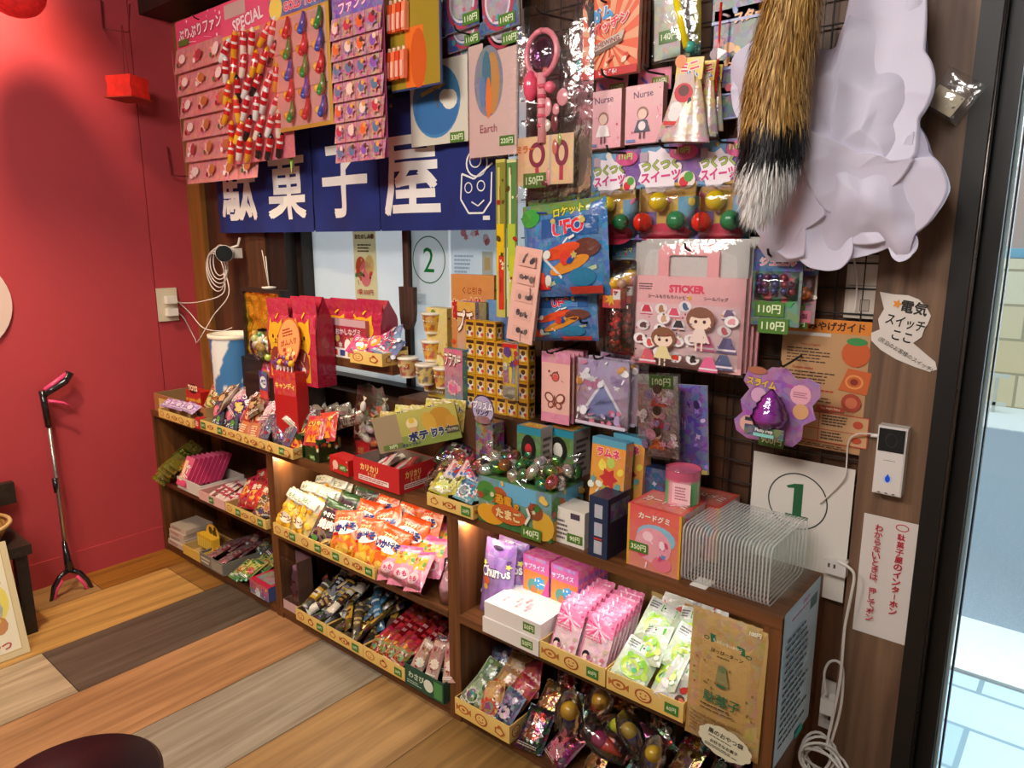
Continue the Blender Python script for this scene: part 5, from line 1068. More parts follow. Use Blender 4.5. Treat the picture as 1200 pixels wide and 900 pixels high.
# character free candy boxes by the window
def kidbox(bg, acc, t, s): return art_pack(bg, acc, t, 'fff4e0', '7a2a20', seed=s, ty=.82, busy=.1)
def onriser(name, label, cat, px0, px1, topy, y, depth, art, col, z=RZ, ytop=None, **k):
    x0, x1 = fxx(px0, topy+25, y), fxx(px1, topy+25, y); zt = zat(x0, y, topy)
    mb = MB(); w = x1-x0; h = zt-z; mb.box(0, w, 0, depth, 0, h, C(col))
    if art: art(Face(mb, (0, 0, 0), (w, 0, 0), (0, 0, h)))
    f = Face(mb, (w, 0, 0), (0, depth, 0), (0, 0, h)); f.rect(0, 0, 1, 1, C(col, .15)); f.blobs(5, [C('f0e8d8'), C('6a4a50')], 3, .08, .15)
    if k.get('top'): k['top'](Face(mb, (0, 0, h), (w, 0, 0), (0, depth, 0)))
    o = mb.build(name, None, (x0, y, z)); return tag(o, label, cat, k.get('group'))
def obox(fa): fa.rect(0, 0, 1, 1, C('d08038', .04), C('d89048', .04)); fa.text('くじ引き', .5, .88, .05, C('a04020'), .02); fa.text('あてくじ', .38, .74, .14, C('c82828'), .06, .1, .7, C('f0d0a0')); fa.text('おかし', .62, .62, .12, C('3a4a90'), .05, -.05, .6, C('e8d8c0')); fa.blobs(8, [C('d84a30'), C('e8c060'), C('4a5a9a')], 4, .03, .06, (0, .4, 1, .6))
onriser('lottery_box', 'tall orange display box against the window under the calendar sheet', 'box', 529, 579, 321, -.04, .03, obox, 'c87a38')
onriser('candy_box', 'yellow candy box on the left behind the cups', 'candy box', 500, 524, 360, -.05, .04, kidbox('c8a838', ['e8d080', '6a8a30', 'b87820'], '', 2), 'c8a840')
onriser('candy_box', 'pale purple candy box with a yellow flower', 'candy box', 536, 557, 353, -.075, .035, kidbox('a888b8', ['e8b030', 'd8c8e0', 'c86a98'], 'プチ', 7), '9a7ab0')
onriser('candy_box', 'dark olive candy box between the purple and the blue box', 'candy box', 558, 570, 354, -.06, .03, kidbox('6a5a38', ['8a7a40', '3a3040', 'c8a050'], '', 5), '5a4a38')
onriser('candy_box', 'blue candy box right of the purple box, behind the small yellow boxes', 'candy box', 570, 596, 351, -.05, .04, kidbox('2a4a98', ['6a90c8', 'e8a040', '4a6ab8'], '', 6), '2a4a90')
onriser('candy_box', 'teal candy box with a pink flower standing before the yellow boxes', 'candy box', 521, 542, 408, -.11, .025, kidbox('5a9a98', ['e86a88', 'd8e0c8', 'e8a8b8'], 'フラワー', 9), '4a8a88')
# wall of little yellow boxes
def ybox(fa): fa.rect(0, 0, 1, 1, C('d89c20')); fa.rect(.1, .12, .9, .82, C('e8b840', .12)); fa.ell(.5, .36, .28, .24, C('ece4d4'), 10); fa.ell(.5, .52, .2, .14, C('5a3a28'), 9); fa.rect(.12, .72, .88, .9, C('4a2a1c')); fa.disc(.72, .24, .14, C('d84a38')); fa.ell(.28, .3, .1, .12, C('4a5a90'), 8); fa.rect(.3, .08, .7, .16, C('f0e0b0'))
mb = MB(); bw, bd, bh = .037, .028, .05; mb.box(0, bw, 0, bd, 0, bh, C('c88c18')); ybox(Face(mb, (0, 0, 0), (bw, 0, 0), (0, 0, bh))); ybox(Face(mb, (bw, 0, 0), (0, bd, 0), (0, 0, bh))); f = Face(mb, (0, 0, bh), (bw, 0, 0), (0, bd, 0)); f.rect(.08, .1, .92, .9, C('e8b838')); yme = mb.data('caramel_box')
gx = fxx(546, 440, -.09); gz = RZ
rows = ['lowest', 'second', 'third', 'fourth', 'top']; cols5 = ['first', 'second', 'third', 'fourth', 'fifth', 'sixth']
for r_ in range(5):
    for c_ in range(6):
        if r_ == 4 and c_ > 2: continue
        put(yme, 'caramel_box', 'small yellow candy box, %s row up, %s from the left in the stack' % (rows[r_], cols5[c_]), 'candy box', (gx+c_*(bw+.0015), -.09, gz+r_*(bh+.0012)), (0, 0, RND.uniform(-.02, .02)), 'small yellow candy boxes')
# potato fry carton lying askew
def fry_art(fa):
    fa.rect(0, 0, 1, 1, C('b0a850'), C('c8bc60')); fa.rect(.0, 0, .3, 1, C('a89070')); fa.rect(.3, .0, 1, .34, C('8a9a48')); fa.ell(.8, .66, .14, .3, C('c89030'), 16); fa.ell(.66, .6, .08, .3, C('d8a840'), 12, .2); fa.ell(.92, .5, .07, .2, C('d09838'), 10)
    fa.text('ポテト', .56, .3, .25, C('26306a'), .06, .03, .34, C('e8e4c0')); fa.text('フライ', .78, .3, .22, C('26306a'), .06, .03, .2, C('e8e4c0')); fa.rect(.84, .2, .99, .38, C('4a4638')); fa.text('フライドチキン', .915, .29, .1, C('e8e0c0'), .02, 0, .13); fa.disc(.46, .66, .16, C('f0d8a8')); fa.disc(.46, .74, .08, C('e8c040')); fa.rect(.42, .42, .5, .56, C('d8a878')); fa.rect(.06, .06, .3, .2, C('6a7a3a')); fa.text('30円', .18, .13, .1, C('e8f0c8'), .03, 0, .16); fa.text('ポテトフライ', .4, .1, .1, C('26306a'), .03, 0, .22)
a = Vector((1.53, -.292, .738)); b = Vector((1.712, -.145, .788)); L = (b-a).length
e = thing('snack_carton', 'olive green potato snack carton lying askew in the middle of the top board', 'carton', a, (0, -math.asin(.05/L), math.atan2(.147, .182)))
mb = MB(); t = .003; hh = .105; dp = .05
mb.box(0, L, 0, t, 0, hh, C('b0a050'), 'print', {'back': C('8a7048')}); mb.box(0, L, dp-t, dp, 0, hh, C('b0a050'), 'print', {'front': C('8a7048')}); mb.box(0, t, t, dp-t, 0, hh, C('b0a050')); mb.box(L-t, L, t, dp-t, 0, hh, C('b0a050')); mb.box(0, L, 0, dp, 0, t, C('8a7048')); fry_art(Face(mb, (0, 0, 0), (L, 0, 0), (0, 0, hh))); mb.build('carton_body', e)
PF = [pouch(.07, .09, .016, 'c8b048', art_pack('c0b050', ['e8d870', '8a9a40', 'd8a030'], 'ポテト', '26306a', 'e8e0b0', seed=i), 50+i).data('snack_packet') for i in range(2)]
for i in range(5): v = (b-a).normalized(); n = Vector((-v.y, v.x, 0)); q = a+v*(.03+.045*i)+n*.024; put(PF[i % 2], 'snack_packet', 'olive potato snack packet inside the askew carton', 'snack', (q.x, q.y, q.z+.065+.01*(i % 2)), (-.1, .1, .68), 'potato packets in the askew carton')
board('wooden_box', 'dark plain box hidden under the askew potato carton', 1.34, 1.60, -.215, -.11, TOPZ, TOPZ+.0 if False else .715, 'stoolwood', 'box') if False else None
# clear bag of wrapped candies left of the potato carton
e = thing('candy_bag', 'large clear bag of wrapped candies left of the askew potato carton', 'candy bag', (1.345, -.17, TOPZ), (0, 0, .2))
rr = random.Random(31)
for i in range(22):
    mb = MB(); c = C(rr.choice(['d8602c', 'c8b8a0', 'b83028', 'e8d8c0', '8a9a70', 'd89a40']), .2); mb.ball((0, 0, 0), .014, c, 'film', 8, 1.4, .6, .8); mb.poly([(-.018, 0, 0), (-.034, 0, .01), (-.034, 0, -.01)], c, 'film'); mb.poly([(.018, 0, 0), (.034, 0, -.01), (.034, 0, .01)], c, 'film'); mb.build('wrapped_candy', e, (rr.uniform(-.05, .05), rr.uniform(-.02, .02), .07+.135*i/22), (rr.uniform(-1, 1), rr.uniform(-3, 3), 0))
mb = MB(); mb.grid(lambda u, v: Vector((.075*(1-.35*v*v)*math.cos(2*PI*u), .038*math.sin(2*PI*u)*(1-.6*v), .04+.22*v+.012*noise.noise(Vector((u*8, v*6, 2))))), 22, 12, W, 'clear', wu=True); mb.build('clear_bag', e)
# oval violet header card and bags of dark sweets behind the tray
p = ony(566, 480, -.2); e = thing('header_display', 'round violet lettered header card standing over small bags beside the potato carton', 'display card', (p.x, -.2, p.z-.065))
mb = MB(); f = Face(mb, (-.04, 0, .025), (.08, 0, 0), (0, 0, .08)); f.ell(.5, .5, .5, .5, C('3a2c48'), 24); f.ell(.5, .5, .46, .45, C('b8a8c8', .1), 24); f.text('プリズム', .5, .64, .26, C('f0ecf4'), .07, 0, .84, C('302040')); f.text('リング', .5, .4, .18, C('302040'), .05, 0, .6); f.ell(.5, .16, .36, .14, C('8a6a60', .2)); mb.build('header_card', e)
mb = MB(); mb.box(-.03, .03, .004, .05, TOPZ-p.z+.066, .03, C('6a3a40', .3), 'film'); mb.build('box_body', e)
BK = [pouch(.12, .09, .045, c, art_pack(c, a_, '', seed=i, busy=.3), 60+i, 'foil').data('candy_packet') for i, (c, a_) in enumerate((('3a2a28', ['6a4a40', 'b83038', 'c8c0b8']), ('8a7060', ['d83048', 'c8b8a0', '5a3a30'])))]
for i, (x, y, z, r) in enumerate(((1.70, -.15, .10, .3), (1.80, -.17, .11, -.2), (1.87, -.15, .13, .5), (1.68, -.2, .06, -.4))): put(BK[i % 2], 'candy_packet', 'shiny '+['black bag lying at the left behind the small tray', 'brown bag with a red mark behind the small tray', 'black bag leaning on the round egg boxes', 'brown bag lowest behind the small tray'][i], 'candy', (x, y, TOPZ+z), (-.9, r, r), 'shiny dark candy bags')
def navy(fa): fa.rect(0, 0, 1, 1, C('1c2440', .08)); fa.rect(.1, .2, .6, .7, C('8a8a60', .2)); fa.disc(.8, .5, .3, C('e06a30'))
mb = MB(); mb.box(0, .12, 0, .06, 0, .05, C('1c2440')); navy(Face(mb, (0, 0, 0), (.12, 0, 0), (0, 0, .05))); tag(mb.build('candy_box', None, (1.50, -.115, TOPZ), (0, 0, -.1)), 'low navy candy box behind the red open carton', 'candy box')
# green packs and red boxes
def green_art(fa): fa.rect(0, 0, 1, 1, C('2a7a30', .08), C('3a9a40', .08)); fa.rect(0, .6, 1, 1, C('3a8a3a', .2)); fa.blobs(10, [C('e8c040'), C('d85030'), C('f0e8d0'), C('2a5a28')], 3, .08, .14, (0, .45, 1, 1)); fa.price('60円', .55, .16, .4)
for i, (x, y, z, lb) in enumerate(((1.075, -.25, 0, 'green candy box wrapped in film, left of the pair at the board edge'), (1.165, -.25, 0, 'green candy box wrapped in film, right of the pair at the board edge'))):
    mb = MB(); mb.box(0, .085, 0, .07, 0, .075, C('2f7f34')); green_art(Face(mb, (0, 0, 0), (.085, 0, 0), (0, 0, .075))); art_pack('3a8a3c', ['e8c850', 'd84a30', 'f0f0d0', '2a6a30'], '', seed=i)(Face(mb, (0, 0, .075), (.085, 0, 0), (0, .07, 0))); green_art(Face(mb, (.085, 0, 0), (0, .07, 0), (0, 0, .075)))
    e = thing('green_candy_box', lb, 'candy box', (x-.07, y, TOPZ), (0, 0, -.05)); mb.build('box_body', e); mb = MB(); mb.box(-.001, .086, -.0015, .071, 0, .0765, W, 'clear'); mb.build('clear_wrap', e)
def redo(fa): fa.rect(0, 0, 1, 1, C('c01c20')); fa.text('カリカリ', .36, .68, .24, C('e8c070'), .05, .0, .4); fa.text('トリオ', .42, .45, .15, C('e8c070'), .03, 0, .3); fa.rect(.12, .14, .78, .34, C('e8d8d0')); fa.bars(.14, .17, .76, .31, 2, C('a83028'), 2)
open_carton('open_carton', 'bright red open carton with gold lettering at the front edge of the top board', 'carton', 1.395, 1.60, -.285, -.14, TOPZ, .075, -.0, {'front': redo, 'right': redo}, 'c01c20', '8a7a70')
mb = MB(); mb.box(0, .1, 0, .05, 0, .05, C('c02020')); f = Face(mb, (0, 0, 0), (.1, 0, 0), (0, 0, .05)); f.rect(0, 0, 1, 1, C('c82020')); f.disc(.3, .5, .3, C('f0c0b0')); f.blobs(7, [C('e8d0c0'), C('f0a090')], 2, .06, .12); f.price('60円', .72, .45, .4); tag(mb.build('sweets_box', None, (1.265, -.275, TOPZ), (0, 0, -.06)), 'small red sweets box with a green tag between the green pair and the red carton', 'box')
mb = MB(); mb.box(0, .06, 0, .06, 0, .085, C('b81c20')); redo(Face(mb, (0, 0, 0), (.06, 0, 0), (0, 0, .085))); tag(mb.build('sweets_box', None, (1.3, -.2, TOPZ), (0, 0, .1)), 'upright red sweets box behind the low red one', 'box')
ST = [pouch(.022, .1, .01, c, None, 70+i).data('candy_stick') for i, c in enumerate(('d8c0c0', 'b83038', 'e8e0d8'))]
for i in range(10): put(ST[i % 3], 'candy_stick', 'small wrapped candy stick lying in the bright red open carton', 'candy', (1.42+.017*i, -.215+.02*(i % 3), TOPZ+.035+.006*(i % 4)), (-1.3, .4*(i % 3)-.4, .3*(i % 2)), 'sticks in the red carton')
# small tray with yellow and blue packets
tray_at('small yellow printed tray with tiny packets left of the dinosaur carton', 1.715, 1.885, TOPZ+.001, .11, -.288, .036, '20円', (.86,), 5)
TP = [pouch(.06, .06, .02, c, art_pack(c, a_, t, seed=i), 80+i).data('candy_packet') for i, (c, a_, t) in enumerate((('c8c030', ['3a3a20', 'e8e060', 'f0f0c0'], ''), ('6aa8b8', ['3a5a80', 'e84a60', 'e8f0f0'], ''), ('e0d0c8', ['d82838', 'e8b040', '3a6ab0'], 'ガム'), ('6ab0b0', ['2a4a60', 'e8e8e0', 'd83a48'], '')))]
for i, (x, y, z, k, r) in enumerate(((1.745, -.255, .055, 0, .3), (1.785, -.25, .06, 0, -.3), (1.835, -.255, .058, 1, .2), (1.865, -.24, .06, 3, -.3), (1.76, -.215, .082, 2, .5), (1.80, -.205, .09, 2, .3), (1.85, -.205, .085, 2, -.4), (1.72, -.23, .06, 0, .1))): put(TP[k], 'candy_packet', ['lemon yellow packet at the left front of the small tray', 'lemon yellow packet in the middle of the small tray', 'light blue packet at the front of the small tray', 'aqua packet at the right front of the small tray', 'white and red packet at the rear left of the small tray', 'white and red packet at the rear centre of the small tray', 'white and red packet at the rear right of the small tray', 'lemon yellow packet at the left wall of the small tray'][i], 'candy', (x, y, TOPZ+z), (-.8, r, r), 'packets in the small tray')
# dinosaur carton
def dino(fa):
    fa.rect(0, 0, 1, 1, C('5a8a3a', .1), C('6a9aa8', .1)); fa.rect(0, 0, 1, .2, C('2a6a30', .05)); fa.rect(.3, .6, .8, .98, C('6ab0d0')); fa.ell(.18, .22, .2, .22, C('e0a028'), 14); fa.ell(.3, .66, .12, .2, C('b8582c'), 10); fa.ell(.12, .7, .14, .22, C('4a8a3a'), 10); fa.ell(.9, .3, .14, .3, C('d8a838'), 12); fa.ell(.8, .55, .1, .18, C('8a4a2c'), 10); fa.blobs(16, [C('3a7a34'), C('e8c060'), C('a8482c'), C('d8d0a8')], 4, .05, .1, (0, .4, 1, 1))
    fa.text('恐竜', .38, .62, .2, C('e8a028'), .07, 0, .3, C('4a2010')); fa.text('の', .56, .56, .1, C('e8a028'), .06, 0, .1, C('4a2010')); fa.ell(.45, .34, .24, .2, C('c8602c'), 18); fa.text('たまご', .45, .34, .2, C('f0d090'), .06, 0, .42, C('6a2010')); fa.line([(.68, .25), (.74, .45), (.7, .6)], .06, C('e8e0d0')); fa.price('140円', .76, .1, .26)
o = carton('dinosaur_egg_carton', 'colourful dinosaur candy carton full of wrapped sweets at the front edge', 'carton', proj((1.893, -.275, TOPZ)), proj((2.125, -.275, TOPZ)), 556, TOPZ, .13, dino, '5a8a48', dino, yaw=0)
WR = [];
for i, c in enumerate(('d8d8d0', '3a8a40', 'b8602c', 'e8e0c8', '6a9a50')):
    mb = MB(); cc = C(c, .25); mb.ball((0, 0, 0), .019, cc, 'foil', 9, 1.2, .9, .8); mb.poly([(-.02, 0, 0), (-.045, .004, .016), (-.042, -.006, -.014)], C('e8e8e8'), 'clear'); mb.poly([(.02, 0, 0), (.042, -.006, -.014), (.045, .004, .016)], C('e8e8e8'), 'clear'); WR.append(mb.data('wrapped_candy'))
hd = o['dims'][2]
for i in range(32): put(WR[i % 5], 'wrapped_candy', ['silver', 'green', 'rust brown', 'cream', 'leaf green'][i % 5]+' twist wrapped candy heaped on the dinosaur carton', 'candy', (1.912+.029*(i % 8), -.262+.033*(i//8), TOPZ+hd+.014+.012*(i % 3)), (RND.uniform(-1, 1), RND.uniform(-1, 1), RND.uniform(-1.5, 1.5)), 'candies on the dinosaur carton, '+['silver', 'green', 'rust brown', 'cream', 'leaf green'][i % 5])
# toy egg boxes
def egg(fa): fa.rect(0, 0, 1, 1, C('4a7a38', .15), C('5a8a40', .1)); fa.rect(0, .86, 1, 1, C('2a8aa0')); fa.ell(.5, .16, .4, .2, C('c88030'), 12); fa.blobs(8, [C('c8702c'), C('e8b850'), C('3a5a28')], 5, .05, .1, (0, 0, 1, .3)); fa.ell(.5, .58, .3, .28, C('1c1a14'), 20)
def eggtop(fa): fa.rect(0, 0, 1, 1, C('2a8aa0')); fa.rect(.08, .1, .92, .9, C('d8902c', .2)); fa.text('EGG', .5, .5, .4, C('e8c040'), .08, 0, .7, C('7a3010'))
for i, (px0, px1, tp, y, lb) in enumerate(((606, 634, 498, -.172, 'left of two toy egg boxes with a round dark window behind the dinosaur carton'), (637, 672, 500, -.12, 'right of two toy egg boxes with a pale egg in its round window'))):
    x0, x1 = fxx(px0, 540, y), fxx(px1, 540, y); z0 = .735; zt = zat(x0, y, tp); w, h, d = x1-x0, zt-z0, (.047, .075)[i]
    e = thing('toy_egg_box', lb, 'toy box', (x0, y, z0)); mb = MB(); mb.box(0, w, 0, d, 0, h, C('4a7a48')); egg(Face(mb, (0, 0, 0), (w, 0, 0), (0, 0, h))); eggtop(Face(mb, (0, 0, h), (w, 0, 0), (0, d, 0))); f = Face(mb, (w, 0, 0), (0, d, 0), (0, 0, h)); f.rect(0, 0, 1, 1, C('b8a8a0')); f.bars(.15, .1, .85, .85, 6, C('4a4040'), 2); mb.build('box_body', e)
    mb = MB(); mb.ball((w/2, -.0, h*.57), w*.2, C('e8e0d4' if i else 'c83038'), 'gloss', 14, sy=.25, sz=1.3); mb.build('toy_egg', e)
board('wooden_block', 'brown block behind the dinosaur carton under the toy egg boxes', 1.97, 2.17, -.132, -.02, TOPZ, .735, 'wallwood', 'block')
# tall orange packs over a white box with a price
def tall(fa): fa.rect(0, 0, 1, 1, C('e8a040', .05), C('e89838', .05)); fa.rect(0, .9, 1, 1, C('5aa0b8')); fa.text('ラムネ', .5, .8, .12, C('e83a70'), .05, 0, .8, C('f8e8d8')); fa.ell(.35, .6, .12, .08, C('f0e060')); fa.ell(.6, .66, .12, .08, C('b8d060')); fa.star(.55, .42, .28, C('c83838'), 6, .6); fa.blobs(11, [C('6aa0a0'), C('f0d850'), C('e8e8d8'), C('a8c848')], 4, .07, .12, (0, .08, 1, .7))
for i, (q, y, lb) in enumerate((((691, 512, 730, 598), -.2, 'tall orange fizzy candy pack with a blue edge, front one above the white box'), ((716, 508, 752, 590), -.15, 'tall orange fizzy candy pack behind the front one'))):
    x, z, w, h = rectq(q, y); mb = MB(); mb.box(-w/2, w/2, 0, .03, 0, h, C('4a98b8')); tall(Face(mb, (-w/2, 0, 0), (w, 0, 0), (0, 0, h))); Face(mb, (w/2, 0, 0), (0, .03, 0), (0, 0, h)).rect(.05, .02, .95, .98, C('d89040', .2)); tag(mb.build('fizzy_candy_pack', None, (x+w/2, y, z), (-.06, 0, -.06)), lb, 'candy pack', 'tall orange candy packs')
def wbox(fa): fa.rect(0, 0, 1, 1, C('ece4d8')); fa.rect(.55, .76, .85, .92, C('4a4050')); fa.bars(.05, .1, .5, .7, 5, C('6a6068'), 4); fa.price('90円', .7, .22, .5)
carton('price_box', 'low white box with a green price under the tall orange packs', 'box', proj((2.117, -.255, TOPZ)), proj((2.205, -.255, TOPZ)), 592, TOPZ, .07, wbox, 'e8e0d4', yaw=0)
# navy stand of small packs
def nav(fa): fa.rect(0, 0, 1, 1, C('20304e')); [fa.rect(.3, .06+.3*i, .72, .28+.3*i, C('b8b8c4', .1)) for i in range(3)]; fa.rect(.3, .3, .72, .33, C('c83830'))
carton('display_stand', 'navy blue display stand with three white windows beside the white box', 'display stand', proj((2.225, -.268, TOPZ)), proj((2.275, -.268, TOPZ)), 580, TOPZ, .1, nav, '1e2c4a', lambda f: (f.rect(0, 0, 1, 1, C('1a2438')), f.rect(.1, .6, .9, .9, C('3a4a70', .2))), yaw=0)
carton('display_stand', 'darker navy box behind the white windowed stand', 'display stand', proj((2.28, -.14, TOPZ)), proj((2.36, -.14, TOPZ)), 545, TOPZ, .05, art_pack('1c2848', ['2a3a6a', '4a5a8a', 'b8b8c8'], '', seed=3, pic=False), '1a2440', yaw=0)
# pink cup on the pink and orange boxes
def kb(fa): fa.rect(0, 0, 1, 1, C('e08a70', .06), C('e8584c', .06)); fa.rect(0, 0, .04, 1, C('e0a838')); fa.rect(.96, 0, 1, 1, C('e0a838')); fa.text('カードグミ', .5, .86, .1, C('f8e0d0'), .05, 0, .86, C('b82838')); fa.ell(.55, .56, .36, .2, C('8ac0d8', .1), 16); fa.ell(.5, .42, .34, .28, C('f0a0b0', .08), 18); fa.ell(.4, .55, .1, .08, C('f8d0d8')); fa.ell(.68, .16, .18, .12, C('e8788c')); fa.ell(.3, .3, .1, .1, C('d84a70')); fa.blobs(10, [C('d84a78'), C('f8e0e8'), C('5a8ac0')], 6, .04, .08, (.1, .05, .95, .6)); fa.price('350円', .24, .34, .36)
def kt(fa): fa.rect(0, 0, 1, 1, C('e0483c', .06)); fa.rect(.06, .08, .94, .92, C('e87060', .15)); fa.text('カードグミ', .5, .5, .3, C('f8d8c8'), .05, 0, .8, C('a82030'))
for i, (x0, x1, y, tp, lb) in enumerate(((2.315, 2.443, -.25, 580, 'pink and orange card candy box with a price, front one of the pair'), (2.335, 2.47, -.125, 571, 'pink and orange card candy box behind the front one'))):
    carton('card_candy_box', lb, 'candy box', proj((x0, y, TOPZ)), proj((x1, y, TOPZ)), tp+9, TOPZ, .11, kb, 'd86050', lambda f: (f.rect(0, 0, 1, 1, C('c8a0a0', .2)), f.rect(0, 0, .06, 1, C('e0a838')), f.blobs(8, [C('d86a80'), C('e8e0e0'), C('7a8ab0')], 3, .05, .1)), kt, yaw=0, group='card candy boxes')
p = ony(791, 580, -.2); e = thing('candy_tub', 'small clear tub with pink rim and green and pink print on the card candy boxes', 'tub', (p.x+.0, -.165, zat(2.315, -.25, 589)+.001)); r, h = .038, .075
mb = MB()
def cf(u, v):
    k = int(u*10) % 3; return C(['6ab070', 'e8a0b0', 'f0c8d0'][k], .12) if v < .75 else C('c85a78', .1)
mb.grid(lambda u, v: Vector((r*math.cos(2*PI*u), r*math.sin(2*PI*u), h*v)), 30, 8, cf, 'gloss', wu=True); mb.lathe([(.001, .001), (r, .001)], C('d87090'), 'gloss', 30, capb=False, capt=False); mb.lathe([(r, h*.93), (.001, h*.93)], C('d06a88'), 'gloss', 30, capb=False, capt=False); f = Face(mb, (-.005, -r-.001, .006), (.04, .006, 0), (0, 0, .045)); f.rect(0, 0, 1, 1, C('f4c8cc')); f.bars(.15, .15, .85, .85, 5, C('b86a80'), 5); mb.build('tub_body', e)
mb = MB(); mb.lathe([(r*1.02, h*.98), (r*1.06, h), (r*1.02, h*1.02)], C('f0b0c0'), 'hardclear', 30, capb=False, capt=False); mb.build('rim', e)
mb = MB(); mb.box(0, .035, 0, .045, 0, .002, C('e8e4dc'), 'paper'); tag(mb.build('paper_card', None, (2.47, -.255, TOPZ)), 'little white card lying between the card candy box and the clear trays', 'card')

board('wooden_block', 'dark block under the two lower crimson bags, behind the lollipop display', .66, 1.05, -.20, -.128, TOPZ, .86, 'stoolwood', 'block')
# ---------------------------------------------------------------- left unit
R5 = random.Random(55)
def yg(fa): fa.rect(0, 0, 1, 1, C('a89a28', .1), C('c8b038', .1)); fa.rect(0, .4, 1, .62, C('5a7a28')); fa.blobs(8, [C('d86a28'), C('e8d870'), C('7a3020')], 3, .06, .12); fa.text('キャベツ', .5, .5, .14, C('f0e060'), .04, 0, .8, C('3a4a18'))
YG = [pouch(.062, .17, .018, 'a89a30', yg, 100+i, 'foil').data('snack_packet') for i in range(2)]
pos = ['lowest', 'second from the bottom', 'third from the bottom', 'fourth from the bottom', 'fifth from the bottom', 'topmost']
for i in range(6): put(YG[i % 2], 'snack_packet', 'yellow green snack packet jutting out by the red wall, %s' % pos[i], 'snack', (.075+.02*i, -.245+.012*(i % 3), MIDZ+.04+.016*i), (-1.15, .7, .75), 'yellow green snack packets')
def pinkbox(fa):
    fa.rect(0, 0, 1, 1, C('d8a8a8')); fa.rect(0, .0, 1, .2, C('e8d8d0'))
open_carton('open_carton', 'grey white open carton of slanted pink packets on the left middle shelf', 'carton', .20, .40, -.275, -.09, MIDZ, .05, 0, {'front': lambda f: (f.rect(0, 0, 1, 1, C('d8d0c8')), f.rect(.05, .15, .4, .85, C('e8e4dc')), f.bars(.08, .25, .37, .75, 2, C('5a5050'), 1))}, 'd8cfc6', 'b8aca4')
def pk(fa): fa.rect(0, 0, 1, 1, C('d83a70', .05), C('e05a88', .05)); fa.rect(.1, .15, .45, .85, C('f0c8a0')); fa.text('ケーキ', .68, .5, .3, C('f8e8ec'), .04, 1.57, .8, C('a01848'))
for i in range(8):
    mb = MB(); mb.box(-.035, .035, -.008, .008, -.06, .06, C('c83a68')); pk(Face(mb, (-.035, -.008, -.06), (.07, 0, 0), (0, 0, .12)))
    tag(mb.build('cake_packet', None, (.245+.004*i, -.25+.0185*i, MIDZ+.072), (-.5, .0, .0)), 'hot pink slanted packet in the grey white carton, '+['front one', 'second back', 'third back', 'fourth back', 'fifth back', 'sixth back', 'seventh back', 'rearmost'][i], 'candy', 'slanted pink packets')
tray_at('pale pink cardboard tray with a green price on the left middle shelf', .40, .60, MIDZ+.001, .17, -.285, .036, '60円', (.5,), 3, art=lambda f: f.rect(0, 0, 1, 1, C('e0b0a8')), body='e0b0a8', inside='c89088')
def bars_(c1, c2): return lambda fa: (fa.rect(0, 0, 1, 1, C(c1, .08)), fa.rect(0, .3, 1, .7, C(c2)), fa.bars(.08, .36, .92, .62, 2, C('f4e8e0'), 2))
PB = [pouch(.028, .11, .012, 'e8c8c0', bars_('e8d0c8', 'b84050'), 110+i).data('wafer_stick') for i in range(2)]
heap(PB, 'wafer_stick', 'thin pale pink wafer stick lying in the pale pink tray', 'candy', (.42, .59, -.25, -.13, MIDZ+.025), 5, 2, 1.2, R5, 'pale wafer sticks', yj=.4)
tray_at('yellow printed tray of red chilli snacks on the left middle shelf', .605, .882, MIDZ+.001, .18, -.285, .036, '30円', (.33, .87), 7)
def chili(fa): fa.rect(0, 0, 1, 1, C('c01820', .06), C('d82028', .06)); fa.ell(.5, .48, .36, .26, C('e84a30')); fa.ell(.5, .44, .26, .16, C('f0b050')); fa.text('激辛', .5, .7, .17, C('f8e0c0'), .05, .1, .8, C('5a0810')); fa.blobs(5, [C('f0d8b0'), C('6a0a10')], 4, .04, .08)
CH = [pouch(.1, .12, .03, 'c01820', chili, 120+i).data('chili_packet') for i in range(2)]
CB = [pouch(.06, .09, .02, '4a2a20', art_pack('5a3020', ['c87838', '2a1810', 'e8c080'], 'コーラ', 'f0e0c0', '2a1008', seed=i), 124+i).data('cola_packet') for i in range(2)]
lb = ['front left', 'front middle', 'front right', 'middle left', 'centre', 'middle right', 'rear left', 'rear middle', 'rear right']
for k in range(6): put(CH[k % 2], 'chili_packet', 'shiny red chilli packet, %s of the red heap on the left middle shelf' % lb[k], 'snack', (.655+.06*(k % 3), -.215+.06*(k//3), MIDZ+.075+.018*(k//3)), (-.65, .35*(k % 3)-.4, .2*(k % 2)), 'red chilli packets')
for k in range(5): put(CB[k % 2], 'cola_packet', 'small dark brown packet beside the red chilli heap in the yellow tray', 'candy', (.80+.018*k, -.245+.03*(k % 3), MIDZ+.05+.008*k), (-.5, .3-.15*k, .2), 'small dark brown packets')
# bottom of the left unit
def gbox(a, b): return lambda f: (f.rect(0, 0, 1, 1, C(a)), f.bars(.08, .2, .92, .8, 3, C(b), 3))
for i in range(4):
    mb = MB(); mb.box(0, .13, 0, .12, 0, .021, C('b8a898')); gbox('c8b8a8', ['8a3a30', '5a4a48', 'a85a40', '6a5a50'][i])(Face(mb, (0, 0, 0), (.13, 0, 0), (0, 0, .021)))
    tag(mb.build('candy_carton', None, (.06+.006*(i % 2), -.275+.004*i, BOTZ+.0215*i), (0, 0, .05*(i % 2))), 'flat pale sweets carton on the lowest shelf by the red wall, '+['bottom', 'second', 'third', 'top'][i]+' one', 'carton', 'flat pale cartons')
tray_at('short plain yellow tray with a cow patterned display card on the lowest left shelf', .215, .37, BOTZ+.001, .16, -.285, .04, tags=(), seed=2, art=lambda f: f.rect(0, 0, 1, 1, C('d8b050')), body='d8b050')
